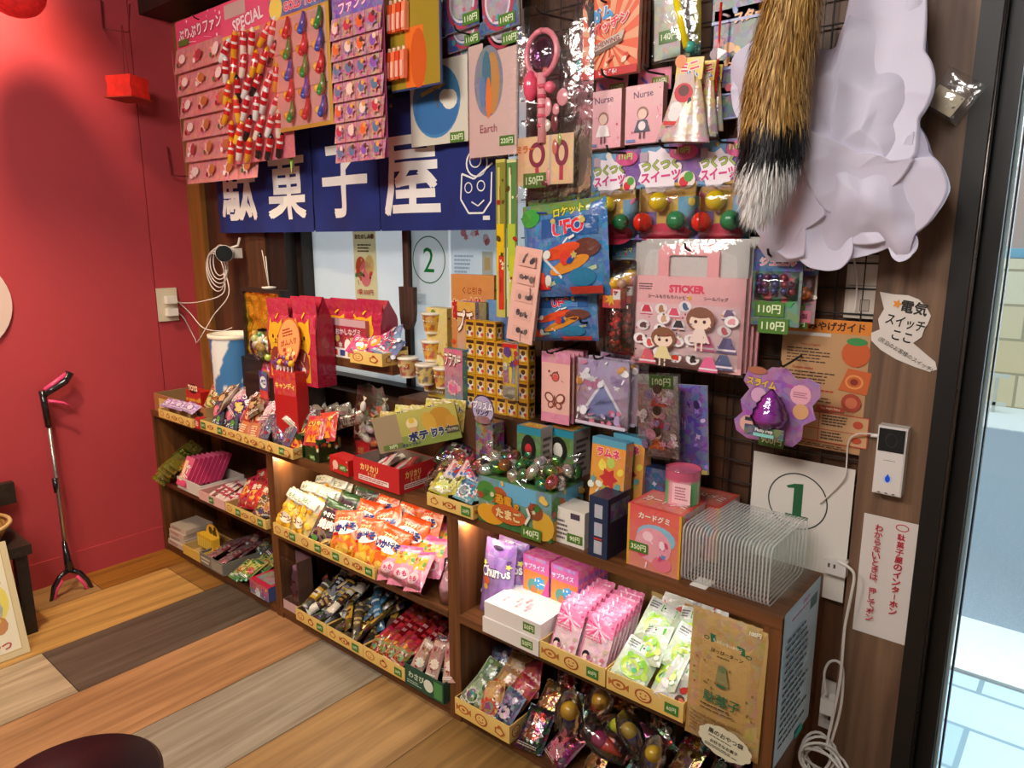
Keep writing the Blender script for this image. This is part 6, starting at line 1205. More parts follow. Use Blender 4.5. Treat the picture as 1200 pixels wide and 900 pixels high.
e = thing('candy_rack', 'yellow display card with black cow spots standing in the short yellow tray', 'display card', (.31, -.235, BOTZ+.03)); mb = MB(); mb.box(-.065, .065, 0, .03, 0, .055, C('e0b030')); f = Face(mb, (-.065, -.0005, 0), (.13, 0, 0), (0, 0, .055))
for k in range(7): f.rect(.05+.13*k, .1, .12+.13*k, .8, C('f0d860'))
mb.build('rack_front', e); mb = MB(); f = Face(mb, (-.045, .031, .02), (.11, 0, 0), (0, 0, .085)); f.ell(.5, .45, .5, .5, C('e8c040'), 20); f.ell(.35, .6, .14, .2, C('201810')); f.ell(.65, .5, .16, .22, C('201810')); f.ell(.5, .25, .2, .12, C('f4ecd8')); f.ell(.7, .78, .09, .1, C('201810')); f.text('モー', .36, .25, .2, C('d83028'), .04, 0, .4); mb.build('header_card', e)
o = open_carton('open_carton', 'grey open carton of pink and silver candy bars on the lowest left shelf', 'carton', .36, .545, -.285, -.06, BOTZ, .05, -.0, {'front': lambda f: (f.rect(0, 0, 1, 1, C('7a7468')), f.rect(.5, .1, .95, .9, C('9a9284')), f.bars(.06, .2, .44, .8, 2, C('d8d0c0'), 2)), 'right': lambda f: f.rect(0, 0, 1, 1, C('8a8478'))}, '8a8478', '6a6258')
BB = [pouch(.026, .13, .012, 'c89098', bars_('d8b0b0', c), 130+i, 'foil').data('candy_bar') for i, c in enumerate(('b84858', '8a8a90', 'c86070'))]
for k in range(12): put(BB[k % 3], 'candy_bar', 'slim pink and silver candy bar in the grey open carton', 'candy', (.385+.028*(k % 6), -.21+.06*(k//6), BOTZ+.042+.012*(k % 3)), (-1.35, .08, .1), 'pink and silver candy bars')
GP = [pouch(.05, .1, .02, '3a7a38', art_pack('3a8a40', ['e8d060', 'b8d0a0', '2a5a28', 'c84a38'], '', seed=i), 135+i).data('candy_packet') for i in range(2)]
for k in range(6): put(GP[k % 2], 'candy_packet', 'green candy packet, %s of the green row on the lowest left shelf' % lb[k], 'candy', (.60+.035*(k % 3), -.235+.07*(k//3), BOTZ+.025+.012*(k % 3)), (-1.2, .3, .2), 'green packets on the lowest shelf')
mb = MB(); mb.box(0, .13, 0, .1, 0, .055, C('4a5a90')); art_pack('3a5aa0', ['d83a40', 'e8c048', '48a058', 'e8e8f0'], 'ガム', seed=4, ty=.55, busy=.2)(Face(mb, (0, 0, 0), (.13, 0, 0), (0, 0, .055))); Face(mb, (0, 0, .055), (.13, 0, 0), (0, .1, 0)).rect(0, 0, 1, 1, C('c82848')); Face(mb, (0, 0, .0555), (.13, 0, 0), (0, .1, 0)).rect(.1, .2, .9, .85, C('8a7060', .3)); tag(mb.build('candy_box', None, (.735, -.283, BOTZ), (0, 0, -.02)), 'blue and red candy box at the right end of the lowest left shelf', 'candy box')
DB = [pouch(.06, .12, .02, c, art_pack(c, a_, '', seed=i), 138+i).data('snack_packet') for i, (c, a_) in enumerate((('4a2420', ['8a3a30', 'c8a080']), ('3a3a30', ['7a8a50', 'c8b890'])))]
for k in range(4): put(DB[k % 2], 'snack_packet', 'dark snack packet lying at the back of the lowest left shelf', 'snack', (.45+.09*k, -.08, BOTZ+.07), (-1.2, .4, 0), 'dark packets at the back of the lowest left shelf')
# ---------------------------------------------------------------- middle unit, middle shelf
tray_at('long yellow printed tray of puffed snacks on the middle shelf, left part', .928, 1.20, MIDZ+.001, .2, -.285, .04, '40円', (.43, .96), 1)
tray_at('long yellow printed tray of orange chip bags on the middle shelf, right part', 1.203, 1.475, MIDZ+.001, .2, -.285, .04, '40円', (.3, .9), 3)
def puff(fa):
    r = random.Random(7)
    for i in range(46): u, v = r.uniform(.1, .9), r.uniform(.06, .74); fa.ell(u, v, .085, .055, C(r.choice(['f0b830', 'f8d050', 'e0a020', 'f4c848', 'c88818'])), 8, r.uniform(0, 3))
    fa.ell(.5, .36, .26, .12, C('f0e8d0'), 12); fa.text('コーン', .5, .36, .1, C('8a4a28'), .04, .1, .5); fa.rect(.06, .78, .94, .97, C('d8d4c8', .1)); fa.text('もろこし', .5, .87, .09, C('5a7a38'), .03, 0, .7)
PU = [pouch(.11, .15, .05, lambda u, v: C('e8c870', .1) if v < .75 else C('d8d0c0'), puff, 140+i).data('corn_puff_bag') for i in range(3)]
n9 = ['front left', 'front right', 'second row left', 'second row right', 'third row left', 'third row right', 'rear left', 'rear right']
for k in range(8): put(PU[k % 3], 'corn_puff_bag', 'clear bag of yellow corn puffs, %s of the puff heap' % n9[k], 'snack bag', (.985+.085*(k % 2)+.02*(k//2), -.235+.052*(k//2), MIDZ+.078+.02*(k//2)), (-.42, R5.uniform(-.25, .25), R5.uniform(-.3, .2)), 'bags of corn puffs')
for i, (c, y) in enumerate((('e8c878', 0),)):
    pass
def yaki(fa):
    fa.rect(0, 0, 1, 1, C('2c1c18', .05), C('3a2018', .05)); fa.rect(0, .86, 1, 1, C('3a5a30')); fa.ell(.4, .18, .34, .16, C('7a5a48', .2), 12); fa.poly([(.05, .5), (.95, .62), (.95, .78), (.05, .68)], C('d8502c')); fa.text('やきにく', .5, .68, .1, C('f4f0e8'), .04, .12, .8); fa.text('焼肉', .5, .47, .2, C('f4f0e8'), .06, .12, .8, C('b82820')); fa.ell(.75, .14, .2, .06, C('d8c090'), 10, .7); fa.ell(.3, .1, .14, .06, C('58a040'))
YK = [pouch(.11, .15, .035, '2c1c18', yaki, 145+i).data('meat_snack_bag') for i in range(2)]
for k in range(4): put(YK[k % 2], 'meat_snack_bag', 'black grilled meat flavoured snack bag, %s of the black bags' % ['front', 'second', 'third', 'rearmost'][k], 'snack bag', (1.175+.03*k, -.225+.045*k, MIDZ+.083+.022*k), (-.5, .22-.1*k, .15), 'black grilled meat snack bags')
def chips(fa):
    fa.rect(0, 0, 1, 1, C('e86a20', .03), C('e85a1c', .03)); fa.rect(.0, .84, 1, 1, C('e84a18')); fa.ell(.5, .24, .44, .22, C('e8a830'), 14); fa.blobs(8, [C('f0c050'), C('d89020'), C('f4d070')], 5, .08, .14, (.08, .05, .95, .45)); fa.ell(.5, .6, .46, .16, C('f4ece0'), 16); fa.text('いかげそ', .5, .6, .17, C('2a3a80'), .06, .08, .8); fa.text('スナック', .5, .8, .08, C('f8e8b0'), .04, .05, .6); fa.rect(.2, .43, .4, .49, C('c82020'))
OC = [pouch(.12, .145, .045, 'e8641c', chips, 150+i).data('chip_bag') for i in range(3)]
n11 = ['front left', 'front middle', 'front right', 'second row left', 'second row middle', 'second row right', 'third row left', 'third row middle', 'third row right', 'rear left', 'rear right']
for k in range(11): put(OC[k % 3], 'chip_bag', 'glossy orange squid snack bag, %s of the orange heap' % n11[k], 'snack bag', (1.275+.105*(k % 3)+.03*(k//3), -.232+.055*(k//3), MIDZ+.08+.024*(k//3)), (-.5, R5.uniform(-.35, .35), R5.uniform(-.3, .25)), 'orange squid snack bags')
def pinkp(fa): fa.rect(0, 0, 1, 1, C('f088a8', .05), C('f0a0b8', .05)); fa.rect(.12, .5, .88, .82, C('e8a838')); fa.blobs(6, [C('d8402c'), C('f8f0d8'), C('5a9a40')], 3, .06, .1, (.1, .5, .9, .84)); fa.ell(.5, .28, .3, .14, C('f8d8e0')); fa.text('もも', .5, .28, .13, C('d83a70'), .04, 0, .6); fa.rect(0, .92, 1, 1, C('e85a90'))
PP = [pouch(.085, .12, .025, 'f090b0', pinkp, 155+i).data('peach_packet') for i in range(2)]
n8 = ['front left', 'front centre', 'front right', 'middle left', 'middle centre', 'middle right', 'rear left', 'rear centre', 'rear right']
for k in range(9): put(PP[k % 2], 'peach_packet', 'pink peach candy packet, %s of the pink heap on the middle shelf' % n8[k], 'candy', (1.515+.06*(k % 3), -.25+.06*(k//3), MIDZ+.065+.02*(k//3)), (-.75, R5.uniform(-.5, .5), R5.uniform(-.4, .4)), 'pink peach packets')
mb = MB(); mb.grid(lambda u, v: Vector((1.49+.19*u, -.275-.02*math.sin(PI*v), MIDZ+.01+.075*v)), 8, 6, W, 'clear'); tag(mb.build('clear_pouch'), 'flat clear plastic pouch in front of the pink peach packets', 'pouch')
for i, (x, y, lbb) in enumerate(((1.735, -.235, 'clear plastic cup at the right end of the middle shelf, front one'), (1.735, -.15, 'clear plastic cup behind the front clear cup on the middle shelf'))):
    e = thing('plastic_cup', lbb, 'cup', (x, y, MIDZ), group='clear plastic cups'); mb = MB(); mb.lathe([(.024, 0), (.03, .05), (.028, .055), (.012, .1), (.008, .13)], W, 'hardclear', 18); mb.build('cup_body', e); mb = MB(); mb.lathe([(.022, .002), (.026, .04), (.01, .09)], C('f0b0c0', .2), 'gloss', 16); mb.build('cup_filling', e)
# middle unit, lowest shelf
e = thing('candy_tube_box', 'tall clear fronted box with a violet candy tube, left on the lowest middle shelf', 'box', (.935, -.27, BOTZ)); mb = MB(); mb.box(0, .1, .06, .08, 0, .2, C('8a6068', .05)); mb.box(0, .1, 0, .08, 0, .035, C('c8a8a8')); mb.box(.096, .1, 0, .08, 0, .2, C('5a4038')); mb.build('box_body', e)
mb = MB(); mb.lathe([(.018, .036), (.018, .13), (.012, .15), (.012, .165)], C('c088c8', .1), 'gloss', 16, (.05, .028, 0)); 
for k in range(12): mb.ball((.05+.017*math.cos(k*2.4), .028-.017*abs(math.sin(k*2.4)), .045+.006*k), .006, C(['d87878', 'e8b0a0', 'c85870'][k % 3]), 'gloss', 7)
mb.build('candy_tube', e); mb = MB(); mb.poly([(0, 0, .035), (.096, 0, .035), (.096, 0, .2), (0, 0, .2)], W, 'clear'); mb.build('clear_front', e)
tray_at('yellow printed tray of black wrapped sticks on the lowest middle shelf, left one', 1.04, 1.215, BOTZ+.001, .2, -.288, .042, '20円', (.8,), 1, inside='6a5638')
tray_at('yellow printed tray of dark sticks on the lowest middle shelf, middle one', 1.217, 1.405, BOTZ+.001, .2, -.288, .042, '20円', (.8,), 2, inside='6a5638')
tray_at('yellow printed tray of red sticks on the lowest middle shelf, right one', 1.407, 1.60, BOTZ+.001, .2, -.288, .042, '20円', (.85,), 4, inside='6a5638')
def stick(cols): return lambda fa: (fa.rect(0, 0, 1, 1, C(cols[0], .08)), fa.rect(0, .3, 1, .68, C(cols[1])), fa.bars(.1, .36, .9, .62, 2, C(cols[2]), 2), fa.rect(0, .8, 1, .86, C(cols[2])))
SK = [pouch(.03, .13, .018, c[0], stick(c), 160+i, nu=8, nv=12).data('snack_stick') for i, c in enumerate((('2a2420', 'c8b890', 'b83828'), ('1c1c20', '8a8a90', 'e8c040'), ('e0d8c8', '4a3028', 'b89048'), ('4a3420', 'd8a838', 'e8e0d0'), ('8a8c92', '2a2a38', 'd8d8d8')))]
SB = [pouch(.03, .13, .018, c[0], stick(c), 166+i, nu=8, nv=12).data('snack_stick') for i, c in enumerate((('3a2c24', '6a5038', 'c8b078'), ('2a5a78', '4a8ab0', 'c8d8e0'), ('5a4018', 'b89038', '2a1a10')))]
SR = [pouch(.024, .17, .016, c[0], stick(c), 170+i, nu=8, nv=12).data('snack_stick') for i, c in enumerate((('a01820', 'c83038', '5a0c10'), ('b02028', '7a1018', 'd89898')))]
colr = ['black and cream', 'black and silver', 'cream and brown', 'brown and yellow', 'silver and navy']
for k in range(30): put(SK[k % 5], 'snack_stick', colr[k % 5]+' wrapped snack stick in the left tray of the lowest middle shelf', 'snack', (1.065+.14*((k*7) % 10)/10, -.225+.15*(k//5)/6, BOTZ+.035+.016*(k % 4)+.008*(k//5)), (-1.15+R5.uniform(-.2, .2), R5.uniform(-.9, .9), R5.uniform(-.8, .8)), colr[k % 5]+' sticks in the left tray')
colb = ['dark brown', 'blue', 'bronze']
for k in range(24): put(SB[(0, 2, 0, 1)[k % 4] if k > 8 else (0, 2)[k % 2]], 'snack_stick', colb[(0, 2, 0, 1)[k % 4] if k > 8 else (0, 2)[k % 2]]+' wrapped snack stick in the middle tray of the lowest middle shelf', 'snack', (1.245+.14*((k*7) % 10)/10, -.225+.15*(k//4)/6, BOTZ+.03+.014*(k % 4)+.006*(k//4)), (-1.15+R5.uniform(-.2, .2), R5.uniform(-.9, .9), R5.uniform(-.8, .8)), colb[(0, 2, 0, 1)[k % 4] if k > 8 else (0, 2)[k % 2]]+' sticks in the middle tray')
for k in range(14): put(SR[k % 2], 'snack_stick', ['dark red', 'crimson'][k % 2]+' long wrapped stick in the right tray of the lowest middle shelf', 'snack', (1.425+.026*(k % 7), -.165+.01*(k % 3), BOTZ+.05+.022*(k//7)+.004*(k % 3)), (-1.3, .15, .05), ['dark red', 'crimson'][k % 2]+' long sticks')
OB = pouch(.05, .06, .02, 'b85028', art_pack('b85a28', ['5a8a40', 'e8a040', '8a2818'], '', seed=2), 175).data('candy_packet')
for k in range(4): put(OB, 'candy_packet', 'small orange and green packet at the front of the red stick tray', 'candy', (1.44+.04*k, -.262, BOTZ+.045+.004*k), (-.8, .2*k-.3, 0), 'orange green packets by the red sticks')
def greenc(fa): fa.rect(0, 0, 1, 1, C('1f4a38')); fa.text('わさび', .3, .6, .3, C('c8d8c0'), .03, 0, .4); fa.disc(.62, .5, .3, C('d8e0d0')); fa.rect(.76, .1, .97, .9, C('4a8a48')); fa.bars(.06, .15, .5, .35, 2, C('a8c0b0'), 1)
open_carton('open_carton', 'dark green open carton at the right end of the lowest middle shelf', 'carton', 1.604, 1.765, -.29, -.12, BOTZ, .065, 0, {'front': greenc, 'right': lambda f: f.rect(0, 0, 1, 1, C('1f4a38'))}, '22503c', '16281e')
WS = [pouch(.045, .11, .016, c, art_pack(c, a_, '', seed=i), 178+i).data('wasabi_packet') for i, (c, a_) in enumerate((('c8a090', ['8a3a30', 'e8d8c8']), ('5a3028', ['a85040', 'd8b898']), ('1c2a20', ['4a6a50', 'c8c8b8'])))]
for k in range(7): put(WS[k % 3], 'wasabi_packet', ['pale pink', 'red brown', 'blackish green'][k % 3]+' packet standing in the dark green open carton', 'snack', (1.63+.02*k, -.245+.04*(k % 3), BOTZ+.07+.006*k), (-.6, .3-.1*k, .2), ['pale pink', 'red brown', 'blackish green'][k % 3]+' packets in the dark green carton')
# ---------------------------------------------------------------- right unit, middle shelf
def churro(fa): fa.rect(0, 0, 1, 1, C('9a70b8', .06), C('a880c8', .06)); fa.poly([(.1, .05), (.9, .05), (.8, .42), (.2, .42)], C('3a3440', .15)); fa.text('Churros', .5, .62, .13, C('f4f0f4'), .035, .12, .86, C('201828')); fa.star(.14, .7, .1, C('e8e070'), 5, .5); fa.star(.88, .72, .1, C('e8e070'), 5, .5); fa.disc(.25, .48, .12, C('d8603c')); fa.disc(.25, .4, .08, C('e8b050')); fa.blobs(7, [C('c8a0d8'), C('6a4a88'), C('8a8a98')], 4, .04, .08); fa.ell(.5, .93, .16, .025, C('3a2a48'))
CR = [pouch(.1, .215, .045, '9a70b8', churro, 180+i).data('churro_bag') for i in range(2)]
for k in range(4): put(CR[k % 2], 'churro_bag', 'lilac and black candy bag, %s in its row by the right unit side' % ['foremost', 'second', 'third', 'rearmost'][k], 'candy bag', (1.885+.01*(k % 2)-.02*(k//2), -.19+.04*k, MIDZ+.1), (-.12, .04, .1), 'lilac candy bags')
def surp(fa): fa.rect(0, 0, 1, 1, C('e85088', .05), C('d060a8', .05)); fa.rect(.02, .0, .98, .66, C('e8a830', .03), C('e87838', .03)); fa.poly([(.55, 0), (.98, 0), (.98, .6), (.8, .3)], C('e04a98')); fa.ell(.38, .34, .2, .16, C('5a9a90')); fa.ell(.42, .24, .12, .12, C('c87a40')); fa.star(.66, .44, .24, C('3aa0d8'), 8, .7); fa.text('ピー', .66, .44, .14, C('f4f4f4'), .05, 0, .36); fa.text('サプライズ', .45, .78, .11, C('f0d0e8'), .05, .05, .8, C('7a3a98')); fa.rect(.1, .92, .9, .99, C('b880c8', .2)); fa.rect(.1, .02, .8, .06, C('f0f0f0'))
mb = MB(); mb.box(0, .085, 0, .02, 0, .125, C('c84a88', .15)); surp(Face(mb, (0, 0, 0), (.085, 0, 0), (0, 0, .125))); f = Face(mb, (.085, 0, 0), (0, .02, 0), (0, 0, .125)); f.rect(0, 0, 1, 1, C('d84a80', .2)); [f.rect(.1, .1+.2*k, .9, .22+.2*k, C('8a5ab0')) for k in range(4)]; sme = mb.data('surprise_box')
for s in range(2):
    for k in range(6): put(sme, 'surprise_box', 'orange and pink surprise candy box, %s in the %s row behind the white boxes' % (['front one', 'second one', 'third one', 'fourth one', 'fifth one', 'rearmost one'][k], ['left', 'right'][s]), 'candy box', (1.952+.092*s+.0015*k, -.165+.0215*k, MIDZ+.062), (0, 0, RND.uniform(-.01, .01)), 'surprise boxes, %s row' % ['left', 'right'][s])
board('cardboard_step', 'plain cardboard step raising the two rows of surprise boxes', 1.945, 2.14, -.168, -.03, MIDZ, MIDZ+.06, 'panelz', 'step')
def wb(fa): fa.rect(0, 0, 1, 1, C('e8e2dc')); fa.price('50円', .8, .5, .2, .62)
def wt(fa):
    fa.rect(0, 0, 1, 1, C('f0ece8')); fa.rect(.03, .06, .97, .94, C('e4e0dc')); r = random.Random(3)
    for (u, v) in ((.2, .35), (.38, .45), (.45, .3), (.58, .4), (.62, .28), (.5, .52)): fa.ell(u, v, .025, .05, C('f0b8c4')); fa.ell(u, v-.1, .02, .04, C('c8a0a8'))
for i in range(2):
    mb = MB(); w, d, h = .185, .15, .042; mb.box(0, w, 0, d, 0, h, C('ece6e0')); wb(Face(mb, (0, 0, 0), (w, 0, 0), (0, 0, h))); wt(Face(mb, (0, 0, h), (w, 0, 0), (0, d, 0))); f = Face(mb, (w, 0, 0), (0, d, 0), (0, 0, h)); f.rect(0, 0, 1, 1, C('dcd6d2'))
    tag(mb.build('white_box', None, (1.915+.003*i, -.288+.004*i, MIDZ+.043*i), (0, 0, 0)), ['lower of two flat white boxes with small prices on the right unit', 'upper of two flat white boxes, with tiny pink figures on its lid'][i], 'box')
tray_at('yellow printed tray of pink hair tie packs on the right middle shelf', 2.104, 2.292, MIDZ+.001, .2, -.288, .045, '60円', (.82,), 0)
tray_at('yellow printed tray of pale green packs on the right middle shelf', 2.296, 2.486, MIDZ+.001, .2, -.288, .045, '60円', (.86,), 0, back=.16)
def tie(fa):
    fa.rect(0, 0, 1, .62, C('e8c0c8', .1)); fa.rect(0, 0, .06, 1, C('d8709a')); fa.rect(0, .62, 1, 1, C('f080a8')); r = random.Random(3)
    for i in range(16): a = i*PI/8; fa.line([(.5, .74), (min(.98, max(.02, .5+.5*math.cos(a))), .74+.26*math.sin(a))], .05, C(['f8b0c8', 'e84a88', 'f4d0dc'][i % 3]))
    fa.disc(.28, .22, .14, C('2a2028')); fa.disc(.28, .18, .1, C('f0d0c0')); fa.blobs(8, [C('d87890'), C('c8b090'), C('a86080'), C('f4e8e8')], 4, .05, .08, (.35, .05, .98, .5)); fa.bars(.1, .5, .95, .6, 2, C('c87088'), 3)
mb = pouch(.075, .125, .014, lambda u, v: C('f0a8c0', .1), tie, 190, 'film', 8, 12); tme = mb.data('hair_tie_pack')
for k in range(14):
    c_, r_ = k % 2, k//2; put(tme, 'hair_tie_pack', 'pink hair tie pack, %s in the %s file of the yellow tray' % (['foremost', 'second', 'third', 'fourth', 'fifth', 'sixth', 'rearmost'][r_], ['left', 'right'][c_]), 'hair tie', (2.152+.085*c_, -.238+.021*r_, MIDZ+.07+.003*r_), (-.48, .0, R5.uniform(-.06, .06)), 'pink hair tie packs, %s file' % ['left', 'right'][c_])
def gtoy(fa):
    fa.rect(0, .7, 1, 1, C('dcdcd8')); fa.rect(0, 0, 1, .7, C('c0d0b0', .12)); fa.price('40円', .62, .82, .42, bg='5ab838', fg='f4f8e8'); fa.bars(.06, .74, .36, .92, 3, C('6a6a70'), 2); fa.disc(.5, .83, .03, C('2a2a2a')); fa.ring(.5, .38, .36, .26, .1, C('a8d038')); fa.ring(.44, .34, .22, .16, .08, C('c8e050')); fa.blobs(10, [C('58b870'), C('c8e068'), C('e8f4d8'), C('8ac848')], 3, .06, .12, (.1, .05, .95, .66))
def rtoy(fa): fa.rect(0, .7, 1, 1, C('e8ece8')); fa.rect(0, 0, 1, .7, C('d0ccc0', .1)); fa.price('40円', .6, .84, .42, bg='5ab838', fg='f4f8e8'); fa.blobs(12, [C('c84038'), C('e87860'), C('6a4a38'), C('f0e8e0')], 5, .07, .14, (.05, .05, .95, .66))
GT = [pouch(.085, .105, .022, 'c8d0b8', gtoy, 195), pouch(.08, .1, .022, 'c8d0b8', gtoy, 196), pouch(.085, .1, .022, 'd0d0c8', rtoy, 197)]
GT = [m.data('toy_ring_pack') for m in GT]
gp = [(2.345, -.262, .06, 0, -.9, .3), (2.425, -.252, .065, 1, -1.0, -.5), (2.36, -.215, .09, 1, -.9, -.3), (2.44, -.205, .10, 0, -.7, .35), (2.345, -.16, .115, 0, -.8, .2), (2.43, -.155, .125, 0, -.6, -.25), (2.37, -.11, .15, 2, -.5, .3), (2.45, -.1, .16, 2, -.5, -.3), (2.46, -.265, .055, 2, -.8, .5)]
for k, (x, y, z, m, t, r) in enumerate(gp): put(GT[m], 'toy_ring_pack', ['pale green', 'bright green', 'red and white'][m]+' toy ring pack, '+['front left', 'front centre', 'second row left', 'second row right', 'third row left', 'third row right', 'rear left', 'rear right', 'front right corner'][k]+' of the green heap', 'toy pack', (x, y+.022, MIDZ+z), (t, r, r*.5), 'toy ring packs')
# gold bag standing at the right end, scalloped sign in front of it
def gold(fa):
    fa.rect(0, 0, 1, 1, C('b08a4c', .015), C('c8a468', .015)); g = C('2a6a48')
    fa.poly([(.28, .86), (.74, .83), (.76, .775), (.3, .8)], g); fa.text('もったいないおやつ', .52, .818, .022, C('d8e0c0'), .02, -.05, .38); fa.ring(.24, .82, .04, .015, .012, g, 10); fa.ring(.8, .78, .04, .015, .012, g, 10); fa.text('はっぴーターン', .53, .745, .03, C('4a4028'), .02, -.04, .44); fa.bars(.4, .7, .66, .72, 1, C('6a5a38'), 1)
    for i in range(26): r = random.Random(i+40); fa.line([(r.uniform(.08, .9), r.uniform(.36, .66)) for _ in (0, 1)][:1]*1+[(r.uniform(.08, .9), r.uniform(.36, .66))], .0, g) if False else fa.ell(r.uniform(.06, .92), r.uniform(.3, .68), .02, .008, C('8a6a38'), 6, r.uniform(0, 3))
    fa.poly([(.44, .66), (.54, .66), (.6, .52), (.42, .53)], C('8a8458')); fa.disc(.5, .64, .05, C('6a7a50')); fa.rect(.44, .5, .56, .52, g); fa.text('駄菓子', .52, .4, .085, g, .016, -.04, .66); fa.bars(.24, .325, .8, .345, 1, C('4a4028'), 4); fa.bars(.24, .295, .8, .31, 1, C('4a4028'), 5); [fa.bars(.1, .08+.03*k, .9, .1+.03*k, 1, C('8a6a40'), k) for k in range(6)]; fa.text('100円', .86, .965, .03, C('e8e8d0'), .03, 0, .2)
GB = pouch(.158, .285, .03, 'b89458', gold, 200, 'film', 14, 20, wr=.05)
put(GB.data('gold_bag'), 'gold_bag', 'large matte gold snack bag with green characters at the right end of the middle shelf', 'snack bag', (2.566, -.272, .452), (-.04, 0, 0))
p = ony(849, 872, -.298); e = thing('price_sign', 'pale scalloped paper sign below the gold bag at the shelf edge', 'sign', p, (0, .12, 0)); mb = MB(); f = Face(mb, (-.058, 0, -.036), (.116, 0, 0), (0, 0, .072)); pts = []
for i in range(48): a_ = 2*PI*i/48; k = 1+.06*abs(math.sin(a_*6)); pts.append((.5+.47*k*math.cos(a_), .5+.45*k*math.sin(a_)))
f.poly(pts, C('d8d4b8')); f.text('黒のおやつ袋', .5, .7, .16, C('2a2a20'), .03, 0, .66); f.bars(.2, .52, .8, .58, 1, C('4a4a3c'), 3); f.text('お好きなお菓子', .5, .4, .11, C('2a2a20'), .02, 0, .7); f.bars(.16, .2, .84, .3, 2, C('3a3a30'), 4); mb.build('sign_card', e)
# right unit, lowest shelf
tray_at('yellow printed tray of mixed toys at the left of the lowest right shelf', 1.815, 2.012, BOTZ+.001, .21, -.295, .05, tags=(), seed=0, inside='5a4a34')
MX = [pouch(.07, .1, .025, c, art_pack(c, a_, '', seed=i+3), 205+i).data('toy_packet') for i, (c, a_) in enumerate((('6a7a58', ['a8b890', '3a4a38', 'c8c8b8']), ('b07848', ['d8a868', '8a4828', 'c84838']), ('a82028', ['d8484a', '5a1018', 'e8c8c0']), ('4a4a68', ['8a8ab0', 'c8b8c8', '2a2a38'])))]
cm = ['sage green', 'tan', 'red', 'slate violet']
for k in range(11): put(MX[(0, 1, 3, 0, 1, 2, 3, 1, 2, 2, 0)[k]], 'toy_packet', cm[(0, 1, 3, 0, 1, 2, 3, 1, 2, 2, 0)[k]]+' toy packet, '+['front left', 'front centre', 'front right', 'second row left', 'second row centre', 'second row right', 'third row left', 'third row centre', 'third row right', 'topmost', 'rear'][k]+' in the lowest right tray', 'toy pack', (1.86+.055*(k % 3), -.25+.05*(k//3), BOTZ+.06+.018*(k//3)), (-.7, R5.uniform(-.5, .5), R5.uniform(-.4, .4)), 'toy packets in the lowest right tray')
def cone_toy(name, label, loc, rot, top, body, s=1.0):
    e = thing(name, label, 'toy', loc, rot, 'cone and ball toys'); mb = MB(); mb.lathe([(.004*s, -.07*s), (.024*s, .0)], C(body, .1), 'gloss', 16); mb.build('cone', e); mb = MB(); mb.ball((0, 0, .006*s), .026*s, C(top), 'gloss', 16); mb.build('ball', e)
    mb = MB(); mb.grid(lambda u, v: Vector(((.02+.022*math.sin(PI*v))*s*math.cos(2*PI*u), (.02+.02*math.sin(PI*v))*s*math.sin(2*PI*u), s*(-.085+.15*v+.008*noise.noise(Vector((u*6, v*5, 1)))))), 14, 10, W, 'clear', wu=True); mb.build('clear_bag', e)
for px, py, y, rot, tp, bd, lb2, s in ((667, 835, -.26, (.1, .1, 0), 'd8a828', '28286a', 'navy toy cone with yellow ball in the middle of the lowest right shelf', 1.1), (703, 822, -.2, (.2, .5, 0), 'd8a030', 'd8481c', 'orange toy cone with yellow top, upper in the lowest right heap', 1.1), (722, 850, -.25, (.3, .9, 0), 'b8c828', '3a7a28', 'green toy cone with lime ball in the lowest right heap', .8), (738, 858, -.265, (.2, -.4, 0), 'c8a838', '2a2a70', 'navy toy cone with yellow ball right of the lime one', .9), (765, 885, -.27, (.1, .2, 0), 'd8b028', '2c3c98', 'navy toy cone with golden ball lowest in the heap', .9), (705, 868, -.27, (.3, -1.0, 0), '9a2858', 'c83a28', 'magenta toy ball cone left low in the heap', 1.0)):
    p = ony(px, py, y); p.z = max(p.z, BOTZ+.075*s); cone_toy('cone_toy', lb2, p, rot, tp, bd, s*.8)
DKB = [pouch(.08, .11, .03, c, art_pack(c, a_, '', seed=i+6, busy=.3), 210+i, 'foil').data('toy_bag') for i, (c, a_) in enumerate((('2a2a2c', ['6a6a6c', 'b83830', 'c8c8c0']), ('7a2a48', ['c85a80', '3a1a28', 'e8a8b8']), ('8a5a30', ['c88a48', '4a2a18', 'e8c890']), ('3a4a3a', ['6a8a68', 'c84038', 'd8d8c8'])))]
cd4 = ['blackish', 'wine red', 'brown', 'dull green']
for k in range(18): put(DKB[k % 4], 'toy_bag', cd4[k % 4]+' shiny toy bag, '+['first', 'second', 'third', 'fourth', 'fifth', 'last'][k % 6]+' in the '+['front', 'middle', 'rear'][k//6]+' row of the lowest right heap', 'toy bag', (2.06+.095*(k % 6), -.245+.07*(k//6), BOTZ+.04+.035*(k//6)), (-.8, R5.uniform(-.7, .7), R5.uniform(-.5, .5)), 'toy bags on the lowest right shelf')
S.cycles.transparent_max_bounces = 40
